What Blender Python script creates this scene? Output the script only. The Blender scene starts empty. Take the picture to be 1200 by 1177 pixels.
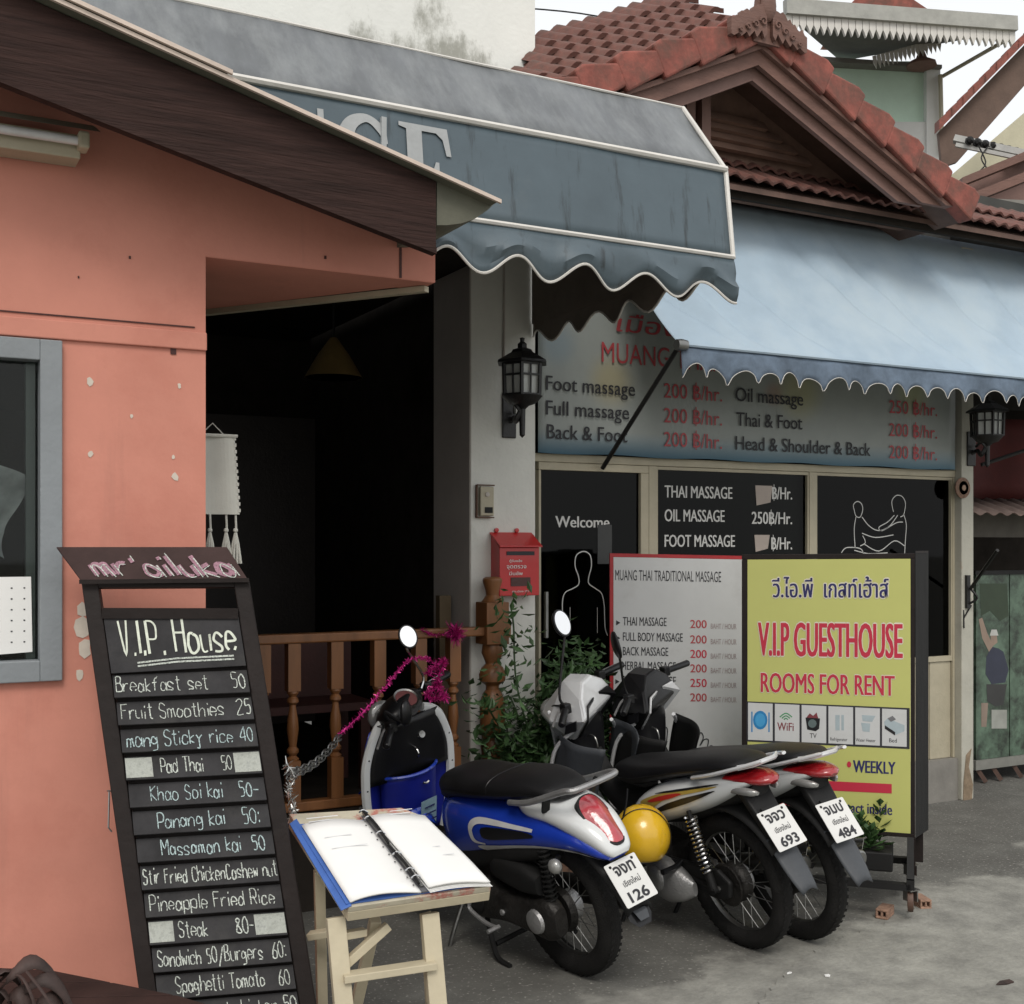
import bpy, math, random
from mathutils import Vector, Matrix, noise
random.seed(7)
R = math.radians
sc = bpy.context.scene
col = sc.collection

# ------------------------------------------------------------------ camera, light, exposure
EYE = 1.70
FPX = 1400.0          # focal length in pixels of the 1200 px wide photograph
TH = R(28.3)
FW = Vector((math.sin(TH), math.cos(TH), 0)); RT = Vector((math.cos(TH), -math.sin(TH), 0))
cd = bpy.data.cameras.new('camera'); cam = bpy.data.objects.new('camera', cd); col.objects.link(cam)
cam.location = (0, 0, EYE); cam.rotation_euler = (R(90), 0, -TH)
cd.sensor_fit = 'HORIZONTAL'; cd.sensor_width = 36; cd.lens = 36 * FPX / 1200
cd.shift_y = 51.5 / 1200; cd.clip_start = .05; cd.clip_end = 2000
sc.camera = cam
SUN_EL, SUN_AZ = R(48), R(205)     # azimuth: compass angle from +Y clockwise
w = bpy.data.worlds.new('World'); sc.world = w; w.use_nodes = True
nt = w.node_tree; bg = nt.nodes['Background']
sky = nt.nodes.new('ShaderNodeTexSky'); sky.sky_type = 'NISHITA'; sky.sun_disc = False
sky.sun_elevation = SUN_EL; sky.sun_rotation = SUN_AZ; sky.dust_density = 6; sky.air_density = 1.0; sky.ozone_density = 1
ov = nt.nodes.new('ShaderNodeMix'); ov.data_type = 'RGBA'; ov.inputs[0].default_value = .80
ov.inputs[7].default_value = (10.6, 10.7, 10.7, 1)      # even cloud cover over the thin blue
nt.links.new(sky.outputs[0], ov.inputs[6]); nt.links.new(ov.outputs[2], bg.inputs[0]); bg.inputs[1].default_value = .12
sd = bpy.data.lights.new('sun', 'SUN'); sd.energy = 1.5; sd.angle = R(22); sd.color = (1, .96, .9)
sun = bpy.data.objects.new('sun', sd); col.objects.link(sun)
sdir = Vector((math.sin(SUN_AZ) * math.cos(SUN_EL), math.cos(SUN_AZ) * math.cos(SUN_EL), math.sin(SUN_EL)))
sun.rotation_euler = sdir.to_track_quat('Z', 'Y').to_euler(); sun.location = (0, 0, 12)
sc.view_settings.view_transform = 'Standard'; sc.view_settings.look = 'None'
sc.view_settings.exposure = -0.10; sc.view_settings.gamma = 1
sc.cycles.use_denoising = True; sc.cycles.max_bounces = 8; sc.cycles.transparent_max_bounces = 12
sc.cycles.caustics_reflective = False; sc.cycles.caustics_refractive = False

# ------------------------------------------------------------------ helpers
def V(*a): return Vector(a if len(a) > 1 else a[0])
def L(l, z, h=0): return RT * l + FW * z + V(0, 0, h)          # lateral, depth, height -> world
def PZ(x, y, z): return L((x - 600) / FPX * z, z, EYE - (y - 640) / FPX * z)   # the world point at depth z on the ray of a photo position
def PY(x, y, Y):                                                # ... on the vertical plane Y
    return PZ(x, y, Y / (FW.y + (x - 600) / FPX * RT.y))
def PG(x, y, h=0): return PZ(x, y, (EYE - h) * FPX / (y - 640))
XF = {}
def root(o):
    while o.parent: o = o.parent
    return o
def thing(name, label, cat, loc=(0, 0, 0), rot=None, group=None):
    o = bpy.data.objects.new(name, None); col.objects.link(o); o.empty_display_size = .1
    M = Matrix.Translation(V(loc)) @ (rot if rot is not None else Matrix.Identity(4))
    o.matrix_world = M; XF[o.name] = M
    o['label'] = label; o['category'] = cat
    if group: o['group'] = group
    return o
def tag(o, label=None, cat=None, group=None, kind=None):
    for k, v in (('label', label), ('category', cat), ('group', group), ('kind', kind)):
        if v: o[k] = v
    return o
def cat_rom(pts, n=6, closed=False):
    pts = [V(p) for p in pts]; N = len(pts); out = []
    if N < 3 and not closed: return pts
    rng = range(N if closed else N - 1)
    for i in rng:
        if closed: a, b, c, d = pts[i - 1], pts[i], pts[(i + 1) % N], pts[(i + 2) % N]
        else: a, b, c, d = pts[max(i - 1, 0)], pts[i], pts[i + 1], pts[min(i + 2, N - 1)]
        for k in range(n):
            t = k / n
            out.append(.5 * ((2 * b) + (c - a) * t + (2 * a - 5 * b + 4 * c - d) * t * t + (3 * b - a - 3 * c + d) * t ** 3))
    if not closed: out.append(pts[-1])
    return out
class MB:
    def __init__(s): s.v = []; s.f = []
    def add(s, vs, fs):
        o = len(s.v); s.v += [V(p) for p in vs]; s.f += [tuple(i + o for i in f) for f in fs]; return s
    def hexa(s, p):   # p: 8 points, bottom loop then top loop
        return s.add(p, [(3, 2, 1, 0), (4, 5, 6, 7), (0, 1, 5, 4), (1, 2, 6, 5), (2, 3, 7, 6), (3, 0, 4, 7)])
    def box(s, a, b, M=None):
        x0, y0, z0 = a; x1, y1, z1 = b
        p = [V(x0, y0, z0), V(x1, y0, z0), V(x1, y1, z0), V(x0, y1, z0), V(x0, y0, z1), V(x1, y0, z1), V(x1, y1, z1), V(x0, y1, z1)]
        if M is not None: p = [M @ q for q in p]
        return s.hexa(p)
    def slab(s, loop, off):     # closed prism: loop of points and an offset vector
        n = len(loop); off = V(off); loop = [V(p) for p in loop]
        nn = Vector((0, 0, 0))
        for i in range(n): nn += loop[i].cross(loop[(i + 1) % n])
        if nn.dot(off) < 0: loop = loop[::-1]
        s.add(loop + [p + off for p in loop], [tuple(range(n))[::-1], tuple(range(n, 2 * n))] + [(i, (i + 1) % n, (i + 1) % n + n, i + n) for i in range(n)])
        return s
    def bar(s, a, b, wx, wy, up=(0, 0, 1)):   # rectangular bar between two points
        a, b = V(a), V(b); d = (b - a).normalized(); u = V(up)
        if abs(d.dot(u)) > .95: u = V(0, 1, 0) if abs(d.y) < .9 else V(1, 0, 0)
        x = d.cross(u).normalized(); y = x.cross(d)
        q = [x * wx / 2 * i + y * wy / 2 * j for i, j in ((-1, -1), (1, -1), (1, 1), (-1, 1))]
        return s.hexa([a + e for e in q] + [b + e for e in q])
    def tube(s, pts, r, n=8, cap=True, closed=False, flat=None):
        pts = [V(p) for p in pts]; N = len(pts); o = len(s.v); px = None
        for i, p in enumerate(pts):
            if closed: d = pts[(i + 1) % N] - pts[i - 1]
            else: d = pts[min(i + 1, N - 1)] - pts[max(i - 1, 0)]
            d.normalize()
            if px is None:
                u = V(0, 0, 1) if abs(d.z) < .9 else V(1, 0, 0)
                px = d.cross(u).normalized()
            px = (px - d * px.dot(d)).normalized(); py = d.cross(px)
            rr = r[i] if isinstance(r, (list, tuple)) else r
            for k in range(n):
                a = 2 * math.pi * k / n
                s.v.append(p + px * rr * math.cos(a) + py * rr * math.sin(a) * (flat or 1))
        for i in range(N if closed else N - 1):
            for k in range(n):
                a, b = o + i * n + k, o + i * n + (k + 1) % n; j = (i + 1) % N
                s.f.append((a, b, o + j * n + (k + 1) % n, o + j * n + k))
        if cap and not closed:
            s.f.append(tuple(o + k for k in range(n))[::-1]); s.f.append(tuple(o + (N - 1) * n + k for k in range(n)))
        return s
    def lathe(s, prof, C=(0, 0, 0), ax=(0, 0, 1), n=16, a0=0, a1=360, closedprof=False):   # prof: (radius, along)
        ax = V(ax).normalized(); u = V(1, 0, 0) if abs(ax.x) < .9 else V(0, 0, 1)
        u = (u - ax * u.dot(ax)).normalized(); w_ = ax.cross(u); C = V(C); o = len(s.v); m = len(prof)
        full = abs(a1 - a0) >= 360; N = n if full else n + 1
        for i in range(N):
            a = R(a0 + (a1 - a0) * i / n)
            for r_, h in prof: s.v.append(C + ax * h + (u * math.cos(a) + w_ * math.sin(a)) * r_)
        for i in range(n):
            j = (i + 1) % N
            for k in range(m if closedprof else m - 1):
                k2 = (k + 1) % m
                s.f.append((o + i * m + k, o + j * m + k, o + j * m + k2, o + i * m + k2))
        if full and not closedprof:
            if prof[0][0] > 1e-5: s.f.append(tuple(o + i * m for i in range(N))[::-1])
            if prof[-1][0] > 1e-5: s.f.append(tuple(o + i * m + m - 1 for i in range(N)))
        return s
    def ball(s, C, r, n=14, m=8, M=None):
        if not isinstance(r, (tuple, list)): r = (r, r, r)
        o = len(s.v); C = V(C)
        for j in range(m + 1):
            t = math.pi * j / m
            for i in range(n):
                a = 2 * math.pi * i / n; p = V(r[0] * math.sin(t) * math.cos(a), r[1] * math.sin(t) * math.sin(a), r[2] * math.cos(t))
                s.v.append(C + (M @ p if M is not None else p))
        for j in range(m):
            for i in range(n):
                a = o + j * n; k = (i + 1) % n
                s.f.append((a + i, a + n + i, a + n + k, a + k))
        return s
    def grid(s, fn, nu, nv, thick=None):
        o = len(s.v)
        P = [[V(fn(i / nu, j / nv)) for j in range(nv + 1)] for i in range(nu + 1)]
        for row in P: s.v += row
        for i in range(nu):
            for j in range(nv):
                a = o + i * (nv + 1) + j; s.f.append((a, a + nv + 1, a + nv + 2, a + 1))
        return s
    def ribbon(s, pts, wd, nrm, lift=0):
        nrm = V(nrm).normalized(); pts = [V(p) for p in pts]; o = len(s.v); N = len(pts)
        for i, p in enumerate(pts):
            d = (pts[min(i + 1, N - 1)] - pts[max(i - 1, 0)])
            if d.length < 1e-7: d = V(1, 0, 0)
            sd_ = d.normalized().cross(nrm).normalized() * wd / 2
            s.v += [p + sd_ + nrm * lift, p - sd_ + nrm * lift]
        for i in range(N - 1): s.f.append((o + 2 * i, o + 2 * i + 1, o + 2 * i + 3, o + 2 * i + 2))
        return s
    def build(s, name, mat, parent=None, local=False, smooth=False, bevel=0, solid=0, sub=0, label=None):
        me = bpy.data.meshes.new(name)
        vs = s.v
        if parent is not None and not local:
            inv = XF[root(parent).name].inverted(); vs = [inv @ p for p in vs]
        me.from_pydata([tuple(p) for p in vs], [], s.f); me.validate(); 
        me.materials.append(mat)
        if smooth:
            me.shade_smooth()
            try: me.set_sharp_from_angle(angle=R(40 if smooth is True else smooth))
            except Exception: pass
        o = bpy.data.objects.new(name, me); col.objects.link(o)
        if parent is not None: o.parent = parent
        if solid:
            m = o.modifiers.new('solid', 'SOLIDIFY'); m.thickness = solid; m.offset = 0
        if bevel:
            m = o.modifiers.new('bevel', 'BEVEL'); m.width = bevel; m.segments = 2; m.limit_method = 'ANGLE'; m.angle_limit = R(50); m.harden_normals = False
        if sub:
            m = o.modifiers.new('sub', 'SUBSURF'); m.levels = m.render_levels = sub
        if label: o['label'] = label
        return o
def piece(name, me, parent, M, mat=None):      # a light copy of one mesh, placed in the world under a parent
    o = bpy.data.objects.new(name, me); col.objects.link(o); o.parent = parent
    o.matrix_local = XF[root(parent).name].inverted() @ M
    return o
def mesh_of(mb, name, mat, smooth=False):
    me = bpy.data.meshes.new(name); me.from_pydata([tuple(p) for p in mb.v], [], mb.f); me.materials.append(mat)
    if smooth: me.shade_smooth(); me.set_sharp_from_angle(angle=R(45))
    return me
def frame_from(O, ex, ey, ez):
    return Matrix(((ex.x, ey.x, ez.x, O.x), (ex.y, ey.y, ez.y, O.y), (ex.z, ey.z, ez.z, O.z), (0, 0, 0, 1)))

# ------------------------------------------------------------------ materials
def mat(name, c, rough=.6, metal=0, var=.2, scale=6, bump=.15, bscale=60, coat=0, c2=None, mask=(.45, .65), mscale=3, spec=.5, stretch=None, emit=None, trans=0):
    m = bpy.data.materials.new(name); m.use_nodes = True; n = m.node_tree.nodes; l = m.node_tree.links
    b = n['Principled BSDF']; tc = n.new('ShaderNodeTexCoord')
    mp = n.new('ShaderNodeMapping'); l.new(tc.outputs['Object'], mp.inputs[0])
    if stretch: mp.inputs['Scale'].default_value = stretch
    nz = n.new('ShaderNodeTexNoise'); nz.inputs['Scale'].default_value = scale; nz.inputs['Detail'].default_value = 6; nz.inputs['Roughness'].default_value = .65
    l.new(mp.outputs[0], nz.inputs[0])
    cr = n.new('ShaderNodeValToRGB'); cr.color_ramp.elements[0].position = .3; cr.color_ramp.elements[1].position = .7
    cr.color_ramp.elements[0].color = (*[x * (1 - var) for x in c], 1); cr.color_ramp.elements[1].color = (*[min(1, x * (1 + var * .7)) for x in c], 1)
    l.new(nz.outputs[0], cr.inputs[0]); out = cr.outputs[0]
    if c2:
        n2 = n.new('ShaderNodeTexNoise'); n2.inputs['Scale'].default_value = mscale; n2.inputs['Detail'].default_value = 8; n2.inputs['Roughness'].default_value = .7
        l.new(mp.outputs[0], n2.inputs[0])
        r2 = n.new('ShaderNodeMapRange'); r2.inputs[1].default_value = mask[0]; r2.inputs[2].default_value = mask[1]; l.new(n2.outputs[0], r2.inputs[0])
        mx = n.new('ShaderNodeMix'); mx.data_type = 'RGBA'; l.new(r2.outputs[0], mx.inputs[0]); l.new(out, mx.inputs[6]); mx.inputs[7].default_value = (*c2, 1); out = mx.outputs[2]
    l.new(out, b.inputs['Base Color'])
    b.inputs['Roughness'].default_value = rough; b.inputs['Metallic'].default_value = metal; b.inputs['Coat Weight'].default_value = coat
    b.inputs['Specular IOR Level'].default_value = spec
    if trans: b.inputs['Transmission Weight'].default_value = trans
    if emit: b.inputs['Emission Color'].default_value = (*emit, 1); b.inputs['Emission Strength'].default_value = 1
    if bump:
        nb = n.new('ShaderNodeTexNoise'); nb.inputs['Scale'].default_value = bscale; nb.inputs['Detail'].default_value = 5; l.new(mp.outputs[0], nb.inputs[0])
        bu = n.new('ShaderNodeBump'); bu.inputs['Strength'].default_value = bump; bu.inputs['Distance'].default_value = .01; l.new(nb.outputs[0], bu.inputs['Height']); l.new(bu.outputs[0], b.inputs['Normal'])
    return m
def glass(name, tint=(.6, .65, .62), refl=.9, rough=.03):
    m = bpy.data.materials.new(name); m.use_nodes = True; n = m.node_tree.nodes; l = m.node_tree.links; n.remove(n['Principled BSDF'])
    t = n.new('ShaderNodeBsdfTransparent'); t.inputs[0].default_value = (*tint, 1); g = n.new('ShaderNodeBsdfGlossy'); g.inputs['Roughness'].default_value = rough; g.inputs[0].default_value = (refl, refl, refl, 1)
    fr = n.new('ShaderNodeFresnel'); fr.inputs[0].default_value = 1.5; mx = n.new('ShaderNodeMixShader')
    l.new(fr.outputs[0], mx.inputs[0]); l.new(t.outputs[0], mx.inputs[1]); l.new(g.outputs[0], mx.inputs[2]); l.new(mx.outputs[0], n['Material Output'].inputs[0]); return m
def add_streaks(m, c2, zscale=.6, xscale=9, lo=.52, hi=.72):   # rain streaks and mould running down
    n = m.node_tree.nodes; l = m.node_tree.links; b = n['Principled BSDF']; src = b.inputs['Base Color'].links[0].from_socket
    tc = n.new('ShaderNodeTexCoord'); mp = n.new('ShaderNodeMapping'); mp.inputs['Scale'].default_value = (xscale, xscale, zscale); l.new(tc.outputs['Object'], mp.inputs[0])
    nz = n.new('ShaderNodeTexNoise'); nz.inputs['Scale'].default_value = 1; nz.inputs['Detail'].default_value = 7; nz.inputs['Roughness'].default_value = .7; l.new(mp.outputs[0], nz.inputs[0])
    r2 = n.new('ShaderNodeMapRange'); r2.inputs[1].default_value = lo; r2.inputs[2].default_value = hi; l.new(nz.outputs[0], r2.inputs[0])
    mx = n.new('ShaderNodeMix'); mx.data_type = 'RGBA'; l.new(r2.outputs[0], mx.inputs[0]); l.new(src, mx.inputs[6]); mx.inputs[7].default_value = (*c2, 1); l.new(mx.outputs[2], b.inputs['Base Color']); return m
PINK = mat('pink_plaster', (.59, .25, .188), .9, spec=.3, var=.10, scale=2.2, bump=.09, bscale=60, c2=(.50, .19, .14), mask=(.5, .75), mscale=1.5)
CHIP = mat('bare_plaster', (.62, .55, .47), .9, var=.2)
BROWNWOOD = mat('dark_brown_wood', (.036, .019, .016), .8, spec=.2, var=.45, scale=5, bump=.5, bscale=14, stretch=(.7, 1, 10))
SHEET = mat('beige_metal_sheet', (.60, .50, .43), .6, var=.15)
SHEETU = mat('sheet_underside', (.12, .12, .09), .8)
WHITEW = mat('white_limewash', (.68, .68, .63), .85, var=.10, scale=3, bump=.2, bscale=40, c2=(.42, .43, .37), mask=(.58, .8), mscale=2.0)
GREYSIDE = mat('grey_plaster_and_side_shade', (.50, .46, .42), .85, var=.12, scale=3)
CREAM = mat('cream_paint', (.42, .38, .28), .55, var=.12)
FASC = mat('roof_brown_board', (.17, .09, .07), .7, var=.25, scale=4, bump=.3, bscale=25, stretch=(1, 1, 4))
FASC2 = mat('roof_light_brown_board', (.20, .115, .095), .65, var=.2, scale=4)
LOUV = mat('louvre_wood', (.11, .065, .05), .75, var=.3)
TILE = mat('red_roof_tile', (.26, .075, .055), .75, var=.4, scale=9, bump=.3, bscale=40, c2=(.10, .055, .04), mask=(.42, .70), mscale=7)
TILED = mat('weathered_roof_tile', (.17, .068, .052), .85, var=.4, scale=9, bump=.3, bscale=40, c2=(.09, .06, .05), mask=(.42, .62), mscale=6)
AWNG = mat('grey_green_vinyl', (.075, .105, .125), .45, var=.16, scale=2.5, bump=.12, bscale=18, c2=(.13, .15, .16), mask=(.55, .9), mscale=1.3)
AWNGT = mat('faded_vinyl_top', (.13, .14, .15), .6, var=.25, scale=2.5, bump=.15, bscale=14, c2=(.25, .265, .27), mask=(.42, .75), mscale=1.6, stretch=(3, 1, 1))
AWNU = mat('awning_underside', (.17, .145, .12), .8)
PIPING = mat('white_piping', (.62, .60, .56), .5, var=.1)
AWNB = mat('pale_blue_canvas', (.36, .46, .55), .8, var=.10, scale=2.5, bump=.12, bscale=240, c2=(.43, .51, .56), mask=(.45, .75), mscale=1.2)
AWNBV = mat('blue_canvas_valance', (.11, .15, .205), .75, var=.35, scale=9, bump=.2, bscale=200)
BLACKM = mat('black_iron', (.012, .012, .012), .45, bump=.2, bscale=80)
BLACKP = mat('black_plastic', (.008, .008, .009), .35, spec=.4, var=.3, bump=.08, bscale=200)
BLACKD = mat('dusty_black_plastic', (.010, .010, .010), .6, spec=.3, var=.3, bump=.1, bscale=120)
SEATM = mat('black_seat_vinyl', (.010, .010, .011), .45, spec=.4, var=.3, bump=.2, bscale=260)
RUB = mat('tyre_rubber', (.012, .0115, .011), .85, spec=.25, var=.35, scale=14, bump=.5, bscale=160)
STEEL = mat('dull_steel', (.30, .30, .29), .38, 1, var=.3, bump=.1, bscale=90)
CHROME = mat('chrome', (.62, .62, .62), .14, 1, var=.1, bump=0)
ENG = mat('cast_aluminium', (.38, .38, .38), .42, .6, var=.3, bump=.3, bscale=120)
ENGD = mat('dark_greasy_engine', (.028, .026, .024), .5, .5, var=.5, scale=15, bump=.5, bscale=60)
MIRR = mat('mirror_glass', (.92, .92, .92), .03, 1, var=0, bump=0)
BLUEP = mat('blue_gloss_paint', (.012, .045, .40), .22, var=.1, bump=0, coat=.8)
BLUED = mat('blue_plastic', (.012, .02, .26), .38, var=.15, bump=.03)
WHITEP = mat('white_gloss_paint', (.66, .68, .68), .2, var=.05, bump=0, coat=.6)
SILVP = mat('silver_paint', (.66, .67, .68), .25, .2, var=.1, bump=0, coat=.4)
GREYP = mat('grey_mudflap', (.05, .055, .062), .55, var=.2)
REDL = mat('red_lens', (.30, .008, .012), .12, var=.15, scale=30, bump=.2, bscale=120, coat=1)
PINKL = mat('pink_red_lens', (.42, .045, .06), .12, var=.35, scale=14, bump=.3, bscale=40, coat=1)
CLEARL = mat('clear_lens', (.30, .30, .29), .12, .3, var=.2, bump=.2, bscale=60, coat=1)
YELP = mat('yellow_gloss', (.70, .42, .02), .25, var=.12, scale=5, bump=.04, coat=.5, c2=(.5, .30, .02), mask=(.6, .8), mscale=4)
YELD = mat('dull_yellow_decal', (.42, .30, .06), .3, bump=0)
REDD = mat('red_decal', (.45, .03, .02), .3, bump=0)
BLKD = mat('black_decal', (.01, .01, .012), .3, bump=0)
WHD = mat('white_decal', (.62, .62, .62), .3, bump=0)
PLATE = mat('white_number_plate', (.66, .66, .64), .4, var=.06, bump=.05)
INK = mat('black_ink', (.02, .02, .025), .6, bump=0)
NAVY = mat('navy_print', (.015, .015, .10), .5, bump=0)
REDP = mat('red_print', (.48, .02, .05), .5, var=.05, bump=0)
REDF = mat('faded_red_print', (.42, .06, .07), .5, var=.15, bump=0)
WHP = mat('white_print', (.72, .72, .70), .5, var=.05, bump=0)
WHF = mat('window_lettering', (.60, .60, .58), .5, var=.1, bump=0)
YSIGN = mat('yellow_green_sign_panel', (.49, .50, .155), .4, var=.05, scale=2, bump=0)
WSIGN = mat('white_sign_panel', (.55, .56, .56), .5, var=.07, scale=3, bump=.03, bscale=8, c2=(.42, .42, .41), mask=(.5, .8), mscale=3)
REDFR = mat('red_painted_frame', (.38, .02, .025), .45, var=.2)
BOXR = mat('red_mailbox_paint', (.50, .018, .02), .35, var=.12, bump=.05, coat=.3)
SLATE = mat('chalkboard_slat', (.038, .037, .039), .85, spec=.25, var=.35, scale=8, bump=.2, bscale=50, c2=(.06, .058, .055), mask=(.5, .8), mscale=7)
FRAMEB = mat('dark_board_frame', (.014, .0095, .0085), .6, spec=.25, var=.3, scale=7, bump=.2, bscale=30)
CHALK = mat('chalk', (.56, .60, .55), .95, var=.2, scale=70, bump=0, c2=(.10, .11, .10), mask=(.47, .62), mscale=240)
CHALKB = mat('blue_white_chalk', (.44, .56, .56), .95, var=.2, scale=70, bump=0, c2=(.08, .10, .11), mask=(.47, .62), mscale=240)
CHALKP = mat('pink_chalk', (.36, .20, .25), .95, var=.3, scale=50, bump=0, c2=(.10, .06, .07), mask=(.48, .66), mscale=200)
TAPE = mat('worn_silver_tape', (.40, .42, .38), .6, var=.35, scale=40, bump=.4, bscale=160, c2=(.2, .21, .2), mask=(.5, .7), mscale=40)
BEIGEW = mat('beige_painted_wood', (.52, .46, .33), .6, var=.12, scale=5, bump=.2, bscale=30)
PAPER = mat('white_paper', (.80, .80, .78), .7, var=.03, bump=.04, bscale=10)
BINDB = mat('blue_binder_cover', (.06, .14, .42), .4, bump=.05)
GREYM = mat('grey_binder_spine', (.12, .12, .13), .5)
TEAK = mat('varnished_teak', (.25, .105, .038), .42, var=.4, scale=6, bump=.15, bscale=20, stretch=(1, 1, .15))
GFRAME = mat('grey_window_frame', (.23, .25, .265), .55, var=.1)
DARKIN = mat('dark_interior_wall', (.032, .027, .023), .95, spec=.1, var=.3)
DARKRED = mat('dark_red_wood', (.055, .013, .009), .6, var=.3)
LEAF = mat('green_leaf', (.045, .10, .03), .5, var=.5, scale=12, bump=0)
LEAFD = mat('dark_green_leaf', (.035, .075, .025), .5, var=.5, scale=12, bump=0)
LEAFDRY = mat('dry_brown_leaf', (.045, .026, .022), .7, var=.5, scale=18, bump=.2)
TINSP = mat('magenta_tinsel', (.55, .02, .22), .3, .35, var=.4, scale=80, bump=0)
TINSS = mat('silver_tinsel', (.6, .6, .58), .25, .8, var=.4, scale=80, bump=0)
BRICKM = mat('orange_brick', (.33, .20, .14), .9, var=.35, scale=20, bump=.6, bscale=60)
CLOTH = mat('undyed_woven_cloth', (.55, .55, .50), .95, var=.08, bump=.15, bscale=180)
SHADE = mat('yellow_lamp_shade', (.20, .13, .04), .8, var=.2)
REDCL = mat('red_hanging_cloth', (.075, .007, .005), .8, var=.2)
MINT = mat('mint_green_wall', (.66, .85, .72), .85, var=.05)
CREAMW = mat('pale_cream_wall', (.55, .52, .38), .85, var=.08)
CONC = mat('concrete_plinth', (.22, .21, .19), .9, var=.2)
GLASSD = glass('dark_glass', (.18, .20, .18), .28); GLASSW = glass('window_glass', (.80, .84, .81), .4)
add_streaks(PINK, (.40, .18, .14), .35, 5, .58, .95); add_streaks(WHITEW, (.40, .39, .33), .4, 9, .60, .95)
# ------------------------------------------------------------------ text and strokes
_tc = {}
def text_geo(body, bold=0):
    if (body, bold) not in _tc:
        c = bpy.data.curves.new('t', 'FONT'); c.body = body; c.offset = bold; c.resolution_u = 3; c.fill_mode = 'FRONT'
        o = bpy.data.objects.new('t', c); col.objects.link(o)
        me = bpy.data.meshes.new_from_object(o.evaluated_get(bpy.context.evaluated_depsgraph_get()))
        _tc[(body, bold)] = ([v.co.copy() for v in me.vertices], [tuple(p.vertices) for p in me.polygons])
        bpy.data.objects.remove(o); bpy.data.curves.remove(c); bpy.data.meshes.remove(me)
    return _tc[(body, bold)]
def text(name, body, O, ex, ey, h, m, parent, w=None, bold=.012, lift=.0012, slant=0, mb=None, cap=.73, outline=0):
    bars = []
    if '฿' in body:
        pre = body[:body.index('฿')]; body = body.replace('฿', 'B'); w0 = max(v.x for v in text_geo(pre + 'B', 0)[0]); bars = [w0 - .30]
    vs, fs = text_geo(body, 0); x0 = min(v.x for v in vs); x1 = max(v.x for v in vs)
    sy = h / cap; sx = w / (x1 - x0) if w else sy; n = ex.cross(ey).normalized()
    mb_ = mb or MB(); sh = [(0, 0)]
    if outline: sh = [(outline * math.cos(a) * h / cap, outline * math.sin(a) * h / cap) for a in [k * math.pi / 4 for k in range(8)]]
    elif bold > .004: sh = [(-bold * h, 0), (0, 0), (bold * h, 0)]
    for bx_ in bars:
        q0 = O + ex * ((bx_ - x0) * sx) + n * (lift + .0006)
        mb_.add([q0 + ex * (a * sx) + ey * (c * sy) for a, c in ((-.03, -.10), (.03, -.10), (.03, .83), (-.03, .83))], [(0, 1, 2, 3)])
    for i_, (dx, dy) in enumerate(sh): mb_.add([O + ex * ((v.x - x0) * sx + v.y * slant * sx + dx) + ey * (v.y * sy + dy) + n * (lift + .00006 * i_) for v in vs], fs)
    return mb_ if mb else mb_.build(name, m, parent)
EX, EZ = V(1, 0, 0), V(0, 0, 1)
def ftext(body, x0, y0, x1, hpx, Y, m, parent, bold=.012, slant=0, lift=.0015):     # on a wall plane: where the line starts, ends and how tall
    a = PY(x0, y0, Y); b = PY(x1, y0, Y); z = (a.x * FW.x + a.y * FW.y)
    return text('lettering', body, a, EX, EZ, hpx * z / FPX, m, parent, w=b.x - a.x, bold=bold, slant=slant, lift=lift)
GL = dict(a='5436160403123254 5652', b='0902 04264655534212 03', c='5546160403124253', d='5436160403123254 5952', e='0454553616040312 4253', f='59483827 2722 0646', g='54361604133354 56513010', h='0902 0426465552',
 i='1612 1819', k='0902 460442', l='1912', m='0602 0516263532 3546565562', n='0602 0426465552', o='3616040312325354553 6', p='0600 052646555342 1203', r='0602 042646', s='5536160514434222 02', t='29233242 0747',
 u='06031232 535652', w='0612254256', y='0624 56240 0', x='0652 5602', V='092249', I='19120 9', P='0209 093958564505', H='0902 5952 0656', B='0209 093948363606 3654534202', F='0209 0959 0646', S='58391907164554421203',
 M='0209356962', K='0902 590652', T='0969 3932', C='584919070412 4253', R='0209 093958564505 2652')
GL.update({'o': '361604031232535536', 'y': '0624 56242000', 'I': '1912', 'p': '0600 05264655534203', 's': '553616051443422202', 'B': '0209 0939483606 3654534202', 'C': '5849190704124253', 't': '29233242 0747', 'b': '0902 042646555342 0302',
 '0': '29070422425457392 9', '2': '082949570252', '3': '083948363654534202', '4': '490454 4842', '5': '591916465442 4203', '6': '491603124254 5404', '8': '3608294816032242533 6', '.': '1213', '-': '0555', ':': '1312 1617', '/': '0069', "'": '2927'})
GL['0'] = '2907042242545739 3929'; GL['5'] = '59191646544212'; GL['6'] = '49160312425445 4516'; GL['8'] = '3608294816032242533516'; GL['2'] = '082949570252'
def chalk(mb, body, O, ex, ey, h, w, lw, nrm, rnd, lift=.002):
    x = 0; lines = []
    for ch in body:
        if ch == ' ': x += 5; continue
        g = GL.get(ch, '1912'); mx = 0
        jx, jy, js = rnd.uniform(-.3, .3), rnd.uniform(-.35, .35), rnd.uniform(.92, 1.08)
        for tok in g.split(' '):
            if len(tok) < 4: continue
            pts = [(int(tok[i]), int(tok[i + 1])) for i in range(0, len(tok) - 1, 2)]; mx = max(mx, max(p[0] for p in pts))
            pts = [V(x + p[0] * js + jx + rnd.uniform(-.18, .18), (p[1] - 2) * js + jy + rnd.uniform(-.18, .18), 0) for p in pts]
            lines.append(cat_rom(pts, 4))
        x += mx + 1.9
    s = w / max(x - 1.9, 1)
    for ln in lines:
        mb.ribbon([O + ex * (p.x * s) + ey * (p.y * h / 7) for p in ln], lw * rnd.uniform(.8, 1.2), nrm, lift)
    return mb

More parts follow.
